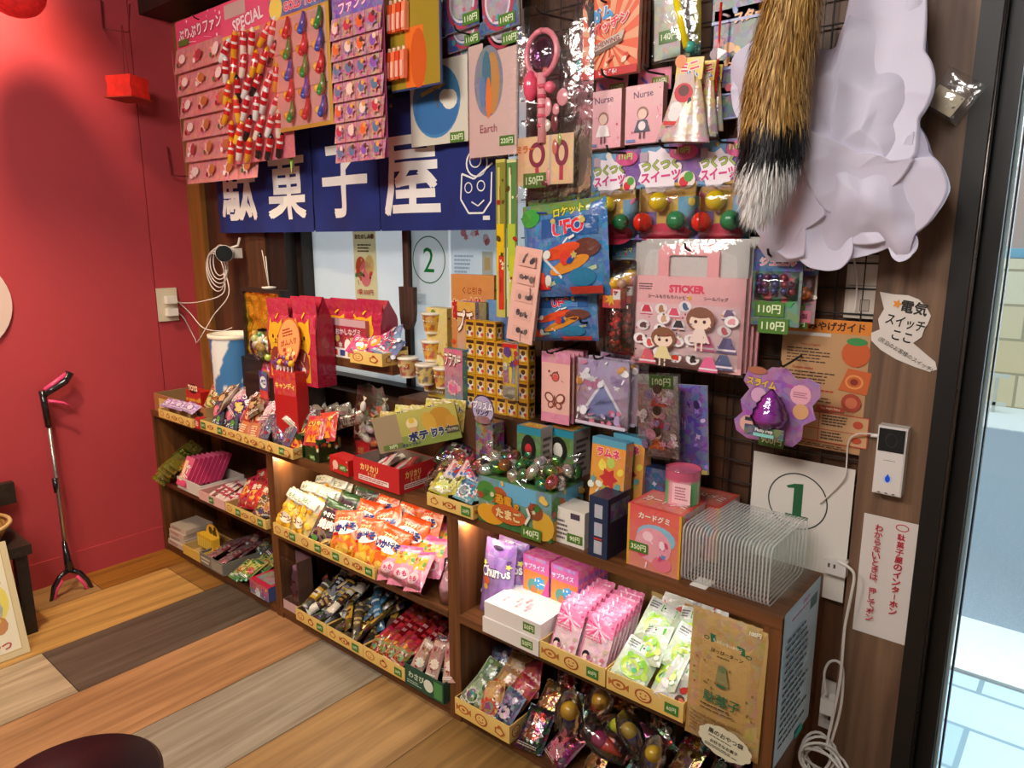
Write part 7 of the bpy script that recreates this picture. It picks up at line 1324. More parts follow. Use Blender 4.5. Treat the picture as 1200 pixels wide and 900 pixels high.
# ---------------------------------------------------------------- nested clear trays
def dish():
    mb = MB(); ny = 28
    def ring_(w, h, r, x):
        pts = []
        for i in range(ny):
            a = 2*PI*i/ny; cx, cz = math.cos(a), math.sin(a)
            pts.append(Vector((x, (w/2-r)*(1 if cx > 0 else -1)+r*cx, (h/2-r)*(1 if cz > 0 else -1)+r*cz)))
        return pts
    rs = [ring_(.205, .122, .018, 0), ring_(.192, .11, .018, 0), ring_(.17, .09, .022, .03), ring_(.15, .074, .022, .033)]
    ids = [[mb.add(p) for p in r] for r in rs]
    for a, b in zip(ids, ids[1:]):
        for k in range(ny): mb.fc([a[k], a[(k+1) % ny], b[(k+1) % ny], b[k]], W, 'traymat', True)
    mb.fc(ids[-1], W, 'traymat'); lip = ring_(.211, .128, .02, .0); l2 = ring_(.211, .128, .02, -.0024); A_ = [mb.add(p) for p in lip]; B_ = [mb.add(p) for p in l2]
    for k in range(ny): j = (k+1) % ny; mb.fc([ids[0][k], ids[0][j], A_[j], A_[k]], W, 'trayrim', True); mb.fc([A_[k], A_[j], B_[j], B_[k]], W, 'trayrim', True)
    for k in range(0, ny): mb.fc([ids[1][k], ids[1][(k+1) % ny], *[mb.add(rs[1][q]+Vector((.004, 0, 0))) for q in ((k+1) % ny, k)]], W, 'trayrim'); return mb.data('clear_tray')
dm = dish()
for k in range(26): put(dm, 'clear_tray', 'clear plastic food tray nested upright at the right end of the top board', 'food tray', (2.450+.0073*k, -.148, TOPZ+.0645), (0, 0, 0), 'nested clear trays')
# ---------------------------------------------------------------- papers and devices at the post
def paper(name, label, cat, q, y, art, t=.0008, yaw=0, roll=0):
    return card(name, label, cat, q, y, art, t, 'paper', 'e8e4dc', roll=roll, yaw=yaw)[0]
def one(fa): fa.rect(0, 0, 1, 1, C('d8d0c8')); g = C('1d5a34'); fa.ring(.48, .68, .3, .215, .014, C('28382c'), 40); fa.rect(.44, .57, .53, .8, g); fa.poly([(.36, .785), (.44, .81), (.53, .82), (.53, .79), (.38, .77)], g); fa.rect(.37, .55, .6, .575, g)
a, b = ony(884, 528, -.02), ony(1002, 560, -.02)
mb = MB(); f = Face(mb, (0, 0, 0), (b.x-a.x, 0, 0), (0, 0, .297), 'paper'); one(f); tag(mb.build('number_sheet', None, (a.x, -.021, a.z-.297)), 'white paper with a big green 1 in a thin ring beside the post', 'sign')
def guide(fa):
    fa.rect(0, 0, 1, 1, C('b88a5c'), C('c09468')); fa.rect(0, .9, 1, 1, C('d88028')); fa.text('おみやげガイド', .5, .95, .062, C('3a1c10'), .035, 0, .94); fa.rect(0, .87, .5, .895, C('d8d0c8'))
    rd = C('b84a34'); bk = C('5a4030'); fa.text('What is Dagashi', .3, .8, .02, rd, .02, 0, .4); fa.bars(.06, .66, .58, .78, 5, bk, 1, .4); fa.text('Recommended', .24, .62, .018, rd, .02, 0, .3); fa.bars(.06, .5, .58, .6, 4, bk, 2, .4); fa.bars(.06, .44, .8, .47, 1, rd, 3, .4); fa.bars(.06, .36, .6, .43, 3, bk, 4, .4)
    fa.disc(.76, .76, .14, C('c85a28')); fa.ell(.76, .85, .1, .03, C('3a8a48')); fa.poly([(.62, .48), (.9, .46), (.93, .63), (.7, .65)], C('c8602c')); fa.ring(.77, .55, .09, .055, .02, C('e09050'), 14); fa.ell(.77, .55, .04, .025, C('8a2c1c')); fa.disc(.76, .39, .1, C('a8402c')); fa.disc(.76, .39, .06, C('c86a48'))
    fa.rect(.42, .305, .7, .345, rd); fa.text('You Might Enjoy', .56, .325, .02, C('e8d0b0'), .02, 0, .26); fa.rect(.06, .06, .95, .29, C('c89c70')); fa.line([(.06, .06), (.95, .06), (.95, .29), (.06, .29), (.06, .06)], .012, rd); fa.line([(.46, .06), (.46, .29)], .008, rd); fa.line([(.06, .16), (.95, .16)], .008, rd); fa.bars(.49, .19, .76, .28, 4, bk, 6, .5); fa.bars(.49, .08, .76, .15, 3, bk, 7, .5); fa.ell(.85, .23, .05, .03, C('b8482c')); fa.ell(.85, .11, .05, .025, C('b8482c')); fa.ell(.36, .23, .06, .03, C('a8402c')); fa.bars(.08, .19, .28, .28, 4, bk, 8, .5); fa.bars(.06, .015, .9, .045, 2, bk, 9, .5)
paper('guide_poster', 'brown souvenir guide poster with an orange heading beside the post', 'poster', (919, 371, 1021, 536), -.02, guide)
mb = MB(); mb.box(0, .075, 0, .012, 0, .125, C('b8aca0'), 'gloss'); f = Face(mb, (0, 0, 0), (.075, 0, 0), (0, 0, .125), 'gloss'); f.rect(.08, .06, .92, .94, C('c8bcb0')); f.line([(.08, .52), (.92, .52)], .03, C('908478')); f.rect(.4, .12, .62, .3, C('a89c90')); f.line([(.4, .12), (.62, .12), (.62, .3), (.4, .3), (.4, .12)], .02, C('6a6058')); p = ony(988, 372, -.012); tag(mb.build('switch_plate', None, (p.x, -.0125, p.z)), 'beige wall switch plate behind the wire grid near the post', 'switch')
# hand written cloud sign pointing at the switch
ol = [(1031, 342), (1048, 345), (1064, 346), (1077, 351), (1085, 359), (1091, 370), (1087, 380), (1083, 386), (1080, 395), (1070, 402), (1084, 414), (1096, 424), (1098, 433), (1090, 436), (1072, 430), (1050, 421), (1032, 410), (1021, 399), (1021, 390), (1031, 386), (1029, 374), (1036, 362)]
mb = MB(); P3 = [ony(x, y, -.0245) for x, y in ol]; mb.poly(P3[::-1], C('dcd2ca'), 'paper'); P4 = [Vector((q.x, -.0235, q.z)) for q in P3]
for i in range(len(P3)): j = (i+1) % len(P3); mb.poly([P3[i], P3[j], P4[j], P4[i]], C('c8beb4'), 'paper')
p0 = ony(1021, 436, -.0246); px_ = ony(1098, 436, -.0246); pz = ony(1021, 342, -.0246); f = Face(mb, p0, (px_.x-p0.x, 0, 0), (0, 0, pz.z-p0.z), 'paper'); k = C('2c2824')
f.text('電気', .56, .83, .15, k, .03, -.14, .4); f.text('スイッチ', .45, .645, .13, k, .02, -.2, .6); f.text('ここ', .42, .475, .11, k, .02, -.2, .3); f.text('(民泊のお客様のスイッチ)', .5, .262, .07, k, .0, -.5, .98); f.star(.3, .87, .08, C('e8902c'), 5, .5)
tag(mb.build('switch_sign'), 'white speech bubble sign with black letters about the light switch, on the post', 'sign')
# video door bell
a, b = ony(1031, 497, -.04), ony(1063, 586, -.04); w, h = .052, .138
e = thing('door_phone', 'white video door phone with a black screen and a blue drop light on the post', 'door phone', (a.x, -.048, a.z-h)); mb = MB(); mb.box(0, w, 0, .026, 0, h, C('d8d4d0'), 'gloss'); mb.box(.002, w-.002, -.002, 0, .002, h-.002, C('e0d8d4'), 'gloss'); f = Face(mb, (0, -.002, 0), (w, 0, 0), (0, 0, h), 'gloss'); f.bars(.3, .5, .7, .52, 1, C('8a8480'), 2); f.disc(.5, .24, .17, C('c8d0e4')); f.ell(.5, .24, .09, .05, C('1f5cf0')); f.poly([(.43, .26), (.57, .26), (.5, .32)], C('1f5cf0')); [f.ell(u, .03, .06, .008, C('3a3634'), 8) for u in (.25, .5, .75)]; mb.build('phone_body', e)
mb = MB(); mb.box(.003, w-.003, -.0035, -.002, h*.64, h-.004, C('0c0c0e'), 'gloss'); f = Face(mb, (.003, -.0036, h*.64), (w-.006, 0, 0), (0, 0, h*.34), 'gloss'); f.ring(.5, .5, .24, .3, .04, C('2a2a30'), 18); mb.build('screen', e)
def inter(fa):
    fa.rect(0, 0, 1, 1, C('d8cec8')); rd = C('b82436'); fa.ring(.7, .945, .12, .03, .02, rd, 12); fa.vtext('駄菓子屋のインターホン', .7, .87, .052, rd, .03, 1.18); fa.vtext('わからないときは、押してポン', .3, .91, .052, rd, .02, 1.12)
paper('instruction_strip', 'tall white strip with two columns of red characters on the post below the door phone', 'sign', (1013, 601, 1062, 757), -.0245, inter)
mb = MB(); mb.cable([ony(x, y, yy) for x, y, yy in ((1032, 511, -.04), (1016, 508, -.04), (1001, 510, -.035), (994, 520, -.03), (992, 545, -.028), (990, 560, -.028), (975, 577, -.026), (961, 590, -.026))], .0016, C('d8ccc4'), 'matte', 6); mb.tube([ony(1031, 511, -.04), ony(1021, 510, -.04)], .004, C('e8e0dc'), 'gloss', 8); tag(mb.build('charging_cable'), 'thin white charging cable running from the door phone over the green numbered paper', 'cable')
mb = MB(); mb.cable([ony(x, y, -.03) for x, y in ((994, 286), (1001, 305), (1004, 335), (1002, 366))], .002, C('c8c0c0'), 'matte', 6); tag(mb.build('cord'), 'short white cord hanging below the white cloth by the switch plate', 'cord')
e = thing('power_outlet', 'white wall outlet with a plugged adapter low beside the shelf end', 'outlet', ony(960, 848, -.004)); mb = MB(); mb.box(0, .055, -.008, 0, 0, .115, C('c8c0b8'), 'gloss'); f = Face(mb, (0, -.008, 0), (.055, 0, 0), (0, 0, .115), 'gloss'); f.rect(.2, .1, .8, .45, C('b8b0a8')); f.rect(.36, .2, .42, .36, C('3a3430')); f.rect(.58, .2, .64, .36, C('3a3430')); mb.build('outlet_plate', e); mb = MB(); mb.box(.008, .036, -.04, -.008, .055, .09, C('dcd4cc'), 'gloss'); mb.build('plug', e)
e = thing('usb_adapter', 'white charger block plugged in above the cable beside the clear trays', 'adapter', ony(966, 668, -.03)); mb = MB(); mb.box(0, .045, -.012, .02, 0, .03, C('d8d0cc'), 'gloss'); f = Face(mb, (0, -.012, 0), (.045, 0, 0), (0, 0, .03), 'gloss'); f.rect(.2, .5, .3, .8, C('5a5450')); f.rect(.45, .5, .55, .8, C('5a5450')); mb.build('adapter_body', e)
mb = MB(); mb.cable([ony(x, y, yy) for x, y, yy in ((982, 658, -.045), (996, 666, -.05), (1001, 676, -.05), (997, 700, -.05), (990, 735, -.05), (987, 770, -.06), (984, 800, -.07), (977, 835, -.08), (971, 862, -.09), (968, 878, -.1))], .003, C('d8d0c8'), 'matte', 8); mb.cable([ony(x, y, yy) for x, y, yy in ((968, 815, -.045), (966, 790, -.05), (972, 776, -.05), (983, 776, -.05), (988, 790, -.055), (985, 830, -.07), (974, 870, -.09))], .0028, C('d0c8c0'), 'matte', 8)
pc = ony(962, 884, -.1)
for k in range(7): mb.tube([pc+Vector(((.03+.003*k)*math.cos(t*PI/10)+.004*k-.01, .02*math.sin(t*PI/10+k), (.035+.003*(k % 3))*math.sin(t*PI/10)-.012*k*.4)) for t in range(21)], .003, C('d4ccc4'), 'matte', 7)
tag(mb.build('extension_cable'), 'white coiled extension cable hanging down beside the shelf end', 'cable')
def sheet(fa):
    fa.rect(0, 0, 1, 1, C('c8dce8'), C('b8d0e0')); k = C('3a5058'); fa.text('おねがい', .6, .955, .03, C('c04a90'), .03, 0, .4); fa.bars(.2, .9, .8, .92, 1, C('c04a90'), 2); fa.rect(.72, .84, .92, .92, C('5a7a80'))
    for i in range(15): fa.bars(.08, .1+.05*i, .86, .118+.05*i, 1, k, i, .95)
    fa.rect(.55, .0, .75, .05, C('2fb8a8'))
mb = MB(); f = Face(mb, (2.6695, -.262, .30), (0, .215, 0), (0, 0, .335), 'paper'); sheet(f); mb.poly([(2.6692, -.262, .3), (2.6692, -.262, .635), (2.6692, -.047, .635), (2.6692, -.047, .3)], C('c8d8e0'), 'paper'); tag(mb.build('notice_sheet'), 'pale blue notice sheet of handwritten lines taped to the shelf end', 'notice')
e = None
# small clear pack peeking out right of the white cloth
p = ony(1084, 121, -.06); e = thing('small_pack', 'small clear pack with a cream card peeking out right of the white cloth', 'toy pack', p, (0, .6, 0)); mb = MB(); mb.box(0, .05, 0, .002, 0, .035, C('c8b898')); f = Face(mb, (0, 0, 0), (.05, 0, 0), (0, 0, .035)); f.blobs(5, [C('6a5a48'), C('d8d0b8')], 2); mb.build('insert_card', e); sl = sleeve(e, .06, .06, .004, 2); sl.location = (.03, 0, 0)
# ---------------------------------------------------------------- white cloth bundle
ol = [(1085, 0), (1086, 40), (1081, 95), (1076, 145), (1092, 180), (1113, 222), (1098, 250), (1076, 274), (1068, 300), (1054, 306), (1044, 290), (1022, 298), (1000, 303), (985, 314), (962, 316), (944, 305), (905, 306), (893, 285), (906, 262), (880, 240), (872, 205), (876, 170), (868, 130), (861, 95), (864, 70), (890, 48), (930, 40), (962, 62), (982, 60), (996, 25), (1000, -25), (1040, -40), (1083, -30)]
yc = -.10; OP = [ony(x, y, yc) for x, y in ol]; cen = ony(985, 165, yc)
ang = sorted([(math.atan2(q.z-cen.z, q.x-cen.x), (q-cen).length) for q in OP])
def rad(a):
    a = (a+PI) % (2*PI)-PI
    for (a0, r0), (a1, r1) in zip([(ang[-1][0]-2*PI, ang[-1][1])]+ang, ang+[(ang[0][0]+2*PI, ang[0][1])]):
        if a0 <= a <= a1: return r0+(r1-r0)*(a-a0)/max(1e-6, a1-a0)
    return ang[0][1]
rc = random.Random(17); TP_ = []
for _ in range(26):
    a_ = rc.uniform(0, 2*PI); q = rc.uniform(.15, .95)*rad(a_); TP_.append((q*math.cos(a_), q*math.sin(a_), rc.uniform(-.012, .02), rc.uniform(-.25, .25), rc.uniform(-.25, .25)))
def dome(x, z): return .03*(1-(x*x+z*z)/.04)
def cloth(u, v):
    a = 2*PI*u; r = rad(a)*v; x, z = r*math.cos(a), r*math.sin(a)
    x2, z2 = x+.02*noise.noise(Vector((x*8, z*8, 1))), z+.02*noise.noise(Vector((x*8, z*8, 7)))
    d = 9
    for px, pz, o_, sx, sz in TP_: d = min(d, dome(px, pz)*.75+o_+(x2-px)*(-.19*px/.04*.6+sx)+(z2-pz)*(-.19*pz/.04*.6+sz)+2.2*((x2-px)**2+(z2-pz)**2))
    d = max(d, -.02)+.03+.008*abs(noise.noise(Vector((x*16, z*10, 4))))
    return Vector((cen.x+x, yc-max(.004, d*(1-v**5)+.02*v*(1+noise.noise(Vector((x*14, z*14, 3))))), cen.z+z))
mb = MB(); mb.grid(cloth, 150, 46, C('d6d0e4'), 'sheet', wu=True, flip=False); mb.grid(lambda u, v: Vector((cen.x+rad(2*PI*u)*v*math.cos(2*PI*u), yc+.02*(1-v), cen.z+rad(2*PI*u)*v*math.sin(2*PI*u))), 110, 4, C('b0aac0'), 'sheet', wu=True, flip=True)
e = thing('white_cloth', 'crumpled white cloth bundle hanging at the top right in front of the wire grid', 'cloth', (cen.x, yc, cen.z)); o = mb.build('cloth_back', e, tuple(-v for v in (cen.x, yc, cen.z)))
def lobe(c, outline, y0, bulge, seed, pleat=.006, tilt=-1.6):
    P_ = [ony(x, y, y0)-cen for x, y in outline]; q = ony(c[0], c[1], y0)-cen
    pa = sorted([(math.atan2(p.z-q.z, p.x-q.x), Vector((p.x-q.x, p.z-q.z)).length) for p in P_])
    def rr_(a):
        a = (a+PI) % (2*PI)-PI
        for (a0, r0), (a1, r1) in zip([(pa[-1][0]-2*PI, pa[-1][1])]+pa, pa+[(pa[0][0]+2*PI, pa[0][1])]):
            if a0 <= a <= a1:
                t = (a-a0)/max(1e-6, a1-a0); return 1/((1-t)/r0+t/r1)
        return pa[0][1]
    R_m = max(x for _, x in pa); rs_ = random.Random(int(seed*10)); pl = [(rs_.uniform(-1, 1)*R_m*.6, rs_.uniform(-1, 1)*R_m*.6, rs_.uniform(-.3, .3), rs_.uniform(-.3, .3)) for _ in range(9)]
    def fn(u, v):
        a = 2*PI*u; e_ = min(v/.96, 1); R0 = rr_(a)*e_; x, z = R0*math.cos(a), R0*math.sin(a); n_ = noise.noise(Vector((x*7+seed, z*7, seed)))
        x2, z2 = x+.012*noise.noise(Vector((x*15, z*15, seed))), z+.012*noise.noise(Vector((x*15, z*15, seed+4)))
        fc = min((x2-p)*s1+(z2-q2)*s2+1.6*((x2-p)**2+(z2-q2)**2)/max(R_m, .03)*.12 for p, q2, s1, s2 in pl)
        ph = (x*math.cos(seed)+z*math.sin(seed))*60+n_*6
        d = bulge*(.45+.55*(x*math.cos(tilt)+z*math.sin(tilt))/R_m)+fc*.55+.3*R_m*.12+pleat*(1-abs(math.sin(ph*.5))**.5)*e_*.8+.004*n_
        d = max(d, .003)
        if v > .96: d *= (1-v)/.04
        return Vector((q.x+x, y0-yc-d, q.z+z))
    m = MB(); m.grid(fn, 96, 25, C('dcd6ea'), 'sheet', wu=True); m.build('cloth_fold', e)
lobe((1030, 110), [(985, 62), (1000, -20), (1086, -20), (1084, 60), (1078, 140), (1076, 188), (1010, 186), (968, 168), (946, 146), (960, 118)], -.125, .04, 1.1, .007, -1.4)
lobe((1005, 200), [(948, 150), (975, 163), (1010, 182), (1050, 190), (1074, 187), (1040, 225), (1000, 246), (975, 250), (958, 225), (950, 190)], -.135, .05, 2.3, .006, 1.9)
lobe((1040, 235), [(1077, 145), (1096, 185), (1114, 222), (1100, 248), (1076, 272), (1040, 282), (1000, 286), (962, 262), (985, 245), (1040, 215), (1072, 188)], -.12, .035, .6, .008, 1.2)
lobe((925, 240), [(878, 232), (905, 205), (945, 195), (958, 225), (972, 252), (948, 268), (945, 300), (925, 304), (900, 285), (884, 265)], -.13, .035, 3.2, .009, .4)
lobe((968, 288), [(948, 262), (975, 252), (1000, 285), (998, 300), (985, 315), (962, 316), (940, 305)], -.125, .02, 4.4, .008, 2.6)
lobe((1058, 290), [(1046, 280), (1074, 276), (1070, 298), (1055, 307), (1044, 296)], -.12, .01, 5.1, .003)
lobe((890, 130), [(861, 95), (868, 68), (895, 48), (935, 40), (960, 62), (945, 130), (935, 205), (885, 240), (872, 200), (868, 140)], -.115, .03, 2.0, .01, .2)
# ---------------------------------------------------------------- fur tail
e = thing('fur_tail', 'bushy golden fur tail with black band and white tip before the white cloth', 'tail', ony(930, -30, -.25))
base = e.location.copy(); ax = [ony(x, y, yy)-base for x, y, yy in ((936, -40, -.235), (925, 20, -.235), (914, 75, -.235), (908, 125, -.235), (905, 165, -.232), (898, 205, -.228), (890, 240, -.222))]
def axis(t): t = t*(len(ax)-1); i = min(int(t), len(ax)-2); return ax[i].lerp(ax[i+1], t-i)
def tr(t): return .046+.014*math.sin(PI*min(1, t*1.1))-.034*max(0, t-.78)/.22
def tcol(t, n): t += n*.035; return 'a87a3a' if t < .56 else ('050406' if t < .745 else 'f2eeea')
mb = MB(); mb.tube([axis(i/14) for i in range(15)], lambda t: tr(t)*.8, C('6a4a20'), 'fur', 12); 
mb.c = [[C('8a6028') if 0 else (C('7a5424') if (sum(mb.v[i].z for i in mb.f[k])/len(mb.f[k])) > axis(.56).z else (C('0c0a0c') if (sum(mb.v[i].z for i in mb.f[k])/len(mb.f[k])) > axis(.75).z else C('c8c0b8')))]*len(mb.f[k]) for k in range(len(mb.f))]
mb.build('tail_core', e)
mb = MB(); r = random.Random(5)
for i in range(9000):
    t = r.random()**.9; a_ = r.uniform(0, 2*PI); p = axis(t); d = Vector((math.cos(a_), math.sin(a_), 0)); q = p+d*tr(t)*.8
    L_ = r.uniform(.028, .05)*(1.1 if t > .7 else 1); dn = (axis(min(1, t+.02))-axis(max(0, t-.02))).normalized(); dr = (dn*1.0+d*r.uniform(.12, .45)+Vector((r.uniform(-.15, .15), r.uniform(-.15, .15), 0))).normalized(); m = q+dr*L_*.55+d*.003; tip = q+dr*L_+Vector((0, 0, -.004)); s = dr.cross(d).normalized()*.0011
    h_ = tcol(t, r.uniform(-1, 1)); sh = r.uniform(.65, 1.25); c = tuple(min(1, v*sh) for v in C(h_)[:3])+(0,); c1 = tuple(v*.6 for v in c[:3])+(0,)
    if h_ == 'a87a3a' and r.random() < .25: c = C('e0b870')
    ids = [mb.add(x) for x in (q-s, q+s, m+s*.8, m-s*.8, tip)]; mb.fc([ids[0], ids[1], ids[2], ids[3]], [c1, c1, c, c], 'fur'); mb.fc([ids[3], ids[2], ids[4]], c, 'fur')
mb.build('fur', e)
# ---------------------------------------------------------------- window papers
def two(fa): fa.rect(0, 0, 1, 1, C('e4eaec')); g = C('1f8a3c'); fa.ring(.5, .56, .42, .29, .022, C('3f7a50'), 40); fa.text('2', .5, .56, .3, g, .0, 0, .9, stretch=1.0)
a, b = ony(479, 262, .092), ony(527, 360, .092)
mb = MB(); two(Face(mb, (0, 0, 0), (b.x-a.x, 0, 0), (0, 0, a.z-b.z), 'litpaper')); tag(mb.build('number_sheet', None, (a.x, .092, b.z)), 'white paper with a green 2 in an oval on the window', 'sign')
def pos_(fa): fa.rect(0, 0, 1, 1, C('e8dcac')); fa.text('ぽんぽこにこにこ', .5, .92, .05, C('4a3a2a'), .03, 0, .86); fa.text('おたのしみ袋', .5, .83, .06, C('b86a58'), .05, 0, .86, C('5a8a60')); fa.bars(.2, .62, .8, .74, 3, C('5a5040'), 2); fa.ell(.32, .42, .24, .15, C('c8603c')); fa.ell(.52, .34, .26, .17, C('e88a98')); fa.ell(.7, .46, .2, .13, C('e0c888')); fa.blobs(12, [C('d84a50'), C('f0d8b0'), C('5a8a58'), C('7a3a28')], 4, .04, .09, (.08, .2, .92, .56)); fa.text('1袋 500円', .5, .1, .075, C('c83a40'), .03, 0, .7)
a, b = ony(413, 262, .094), ony(443, 352, .094); mb = MB(); pos_(Face(mb, (0, 0, 0), (b.x-a.x, 0, 0), (0, 0, a.z-b.z), 'litpaper')); tag(mb.build('price_poster', None, (a.x, .094, b.z)), 'narrow yellow poster with a 500 yen price taped on the window', 'poster')
def cal(fa): fa.rect(0, 0, 1, 1, C('d8e4ec')); fa.blobs(7, [C('e8a0a8'), C('e87880'), C('f0d0d0')], 3, .06, .1, (.15, .7, .85, .98)); fa.bars(.08, .2, .5, .55, 5, C('a8b8c8'), 2); fa.rect(.68, .2, .9, .6, C('c8c8b8')); fa.rect(.73, .28, .85, .5, C('d8c088'))
a, b = ony(528, 268, .09), ony(584, 336, .09); mb = MB(); cal(Face(mb, (0, 0, 0), (b.x-a.x, 0, 0), (0, 0, a.z-b.z), 'litpaper')); tag(mb.build('calendar_sheet', None, (a.x, .09, b.z)), 'pale blue calendar like sheet with pink prints in the right part of the window', 'sheet')
a = ony(475, 240, .04); z1 = ony(475, 336, .04).z; z0 = ony(475, 386, .04).z
e = thing('wooden_paddle', 'worn dark wooden paddle hanging by its long handle before the window', 'paddle', (a.x, .04, z0)); mb = MB(); mb.box(-.012, .012, -.006, .006, z1-z0-.01, 1.45-z0, W, 'oldwood'); mb.build('handle', e)
mb = MB(); pr = [(-.034, .05), (-.03, .018), (-.012, .0), (.014, .004), (.03, .03), (.034, .06)]; hw = .036; top = z1-z0; fr = [(x, -.008, z) for x, z in pr]+[(hw, -.008, top), (-hw, -.008, top)]; mb.poly(fr, W, 'oldwood'); bk = [(x, .008, z) for x, _, z in fr]; mb.poly(bk[::-1], W, 'oldwood')
for i in range(len(fr)): j = (i+1) % len(fr); mb.poly([fr[j], fr[i], bk[i], bk[j]], W, 'oldwood')
mb.build('blade', e)
# ---------------------------------------------------------------- camera and cables by the red wall
c = ony(264, 297, -.09); e = thing('security_camera', 'small white round camera with a black face above the blue tub', 'camera', c); d = Vector((.8, -.58, .0)).normalized()
def along(mb_, prof, col, mat='gloss'):
    u = d.orthogonal().normalized(); v2 = d.cross(u); rings = [[mb_.add(d*s+(u*math.cos(2*PI*k/20)+v2*math.sin(2*PI*k/20))*r) for k in range(20)] for s, r in prof]
    for a_, b_ in zip(rings, rings[1:]):
        for k in range(20): mb_.fc([a_[k], a_[(k+1) % 20], b_[(k+1) % 20], b_[k]], col, mat, True)
    mb_.fc(rings[0][::-1], col, mat); mb_.fc(rings[-1], col, mat)
mb = MB(); along(mb, [(-.045, .022), (-.04, .03), (.03, .033), (.034, .032)], C('e8e0d8')); mb.build('camera_body', e); mb = MB(); along(mb, [(.0341, .0315), (.038, .0305)], C('08080a')); along(mb, [(.0372, .006), (.0376, .005)], C('3a3a44')); mb.build('lens_face', e); mb = MB(); mb.box(.012, .03, .02, .055, -.018, .02, C('dcd4cc'), 'gloss'); mb.tube([(0, .02, .02), (.01, .05, .03), (.01, .06, .06)], .005, C('dcd4cc'), 'gloss', 8); mb.build('mount', e)
mb = MB(); cc2 = ony(258, 305, -.07)
for k in range(5): mb.tube([cc2+Vector(((.055+.006*k)*math.cos(t*PI/12)-.004*k, -.004*k+.006*math.sin(t*PI/12+k), (.06+.004*k)*math.sin(t*PI/12)-.012*k)) for t in range(25)], .0022, C('dcd4d0'), 'matte', 6)
mb.cable([cc2+Vector((.03, 0, -.04))]+[ony(x, y, yy) for x, y, yy in ((268, 345, -.1), (250, 370, -.14), (232, 400, -.17))]+[onx(228, 396, .02), onx(215, 372, .02), onx(202, 362, .02)], .0022, C('d8d0cc'), 'matte', 6)
mb.cable([cc2+Vector((.02, 0, -.045)), ony(262, 343, -.1), ony(238, 353, -.13), onx(215, 355, .03), onx(205, 352, .02)], .0022, C('d8d0cc'), 'matte', 6)
mb.cable([onx(206, 351, .03), onx(222, 366, .04), ony(238, 384, -.13), ony(258, 388, -.1), ony(272, 384, -.06)], .0022, C('d8d0cc'), 'matte', 6)
tag(mb.build('camera_cable'), 'white coiled cable looping from the round camera down to the red wall outlet', 'cable')
a, b = onx(182, 338, .001), onx(209, 375, .001); w, h = abs(b.y-a.y), a.z-b.z
e = thing('power_outlet', 'cream wall outlet with two white plugs on the red wall', 'outlet', (.001, a.y, b.z)); mb = MB(); mb.box(0, .008, 0, w, 0, h, C('d8ccb4'), 'gloss'); mb.build('outlet_plate', e)
for z in (.62, .25): mb = MB(); mb.box(.008, .035, w*.35, w*.85, h*z-.012, h*z+.02, C('e8e0d8'), 'gloss'); mb.build('plug', e)
# paper lanterns, wire brackets
c = onx(150, 103, .12); e = thing('hanging_lantern', 'small square orange red lantern hanging on strings from the red wall', 'lantern', c); s = .05
mb = MB(); mb.grid(lambda u, v: Vector((s*(1+.06*math.sin(v*9))*[1, 1, -1, -1, 1][int(u*4)], s*[1, -1, -1, 1, 1][int(u*4)], s*1.5*(v-.5)+.006*math.sin(u*12))), 4, 5, W, 'redlamp', sm=False); mb.grid(lambda u, v: Vector((s*1.0*(2*u-1), s*1.0*(2*v-1), -s*.74)), 3, 3, W, 'redlamp'); mb.build('lantern_body', e, None, (0, 0, .5)); mb = MB()
for sx in (-1, 1): mb.tube([(sx*.02, 0, s*.7), (sx*.004, 0, .22)], .0012, C('7a1c18'), 'matte', 5)
mb.build('string', e); mb = MB(); mb.box(-s*1.2, s*1.2, -s*1.2, s*1.2, -s*.86, -s*.78, C('9a3020'), 'matte'); mb.build('lantern_base', e, None, (0, 0, .5))
def bracket(pts, lb): mb = MB(); mb.tube([onx(x, y, v) for x, y, v in pts], .003, C('7a2024'), 'matte', 6); tag(mb.build('wire_bracket'), lb, 'bracket')
bracket(((118, 0, .01), (121, 33, .01), (121, 34, .13), (151, 38, .13), (152, 5, .1)), 'dark red wire bracket above the square orange lantern')
bracket(((196, 172, .01), (201, 205, .01), (201, 206, .05), (222, 207, .05)), 'small dark red L shaped wire bracket on the red wall beside the pink cards')
c = onx(18, -8, .25); e = thing('paper_lantern', 'round red paper lantern at the top left corner', 'lantern', c); mb = MB(); mb.ball((0, 0, 0), .085, W, 'lantern', 28, sz=.85); mb.build('lantern_body', e); mb = MB(); mb.lathe([(.04, .066), (.042, .085)], C('2a1010'), 'matte', 20); mb.build('lantern_cap', e)
# round pale sign on the red wall
mb = MB(); n = 40; yc2, zc2, rr2 = -.90, 1.115, .182; mb.poly([(.012, yc2+rr2*math.cos(2*PI*i/n), zc2+rr2*math.sin(2*PI*i/n)) for i in range(n)], C('d8c0b8'), 'paper')
for i in range(n): a0, a1 = 2*PI*i/n, 2*PI*(i+1)/n; mb.poly([(.002, yc2+rr2*math.cos(a0), zc2+rr2*math.sin(a0)), (.002, yc2+rr2*math.cos(a1), zc2+rr2*math.sin(a1)), (.012, yc2+rr2*math.cos(a1), zc2+rr2*math.sin(a1)), (.012, yc2+rr2*math.cos(a0), zc2+rr2*math.sin(a0))], C('c8b0a8'), 'paper')
tag(mb.build('round_sign'), 'pale round board on the red wall at the left edge of the photo', 'sign')
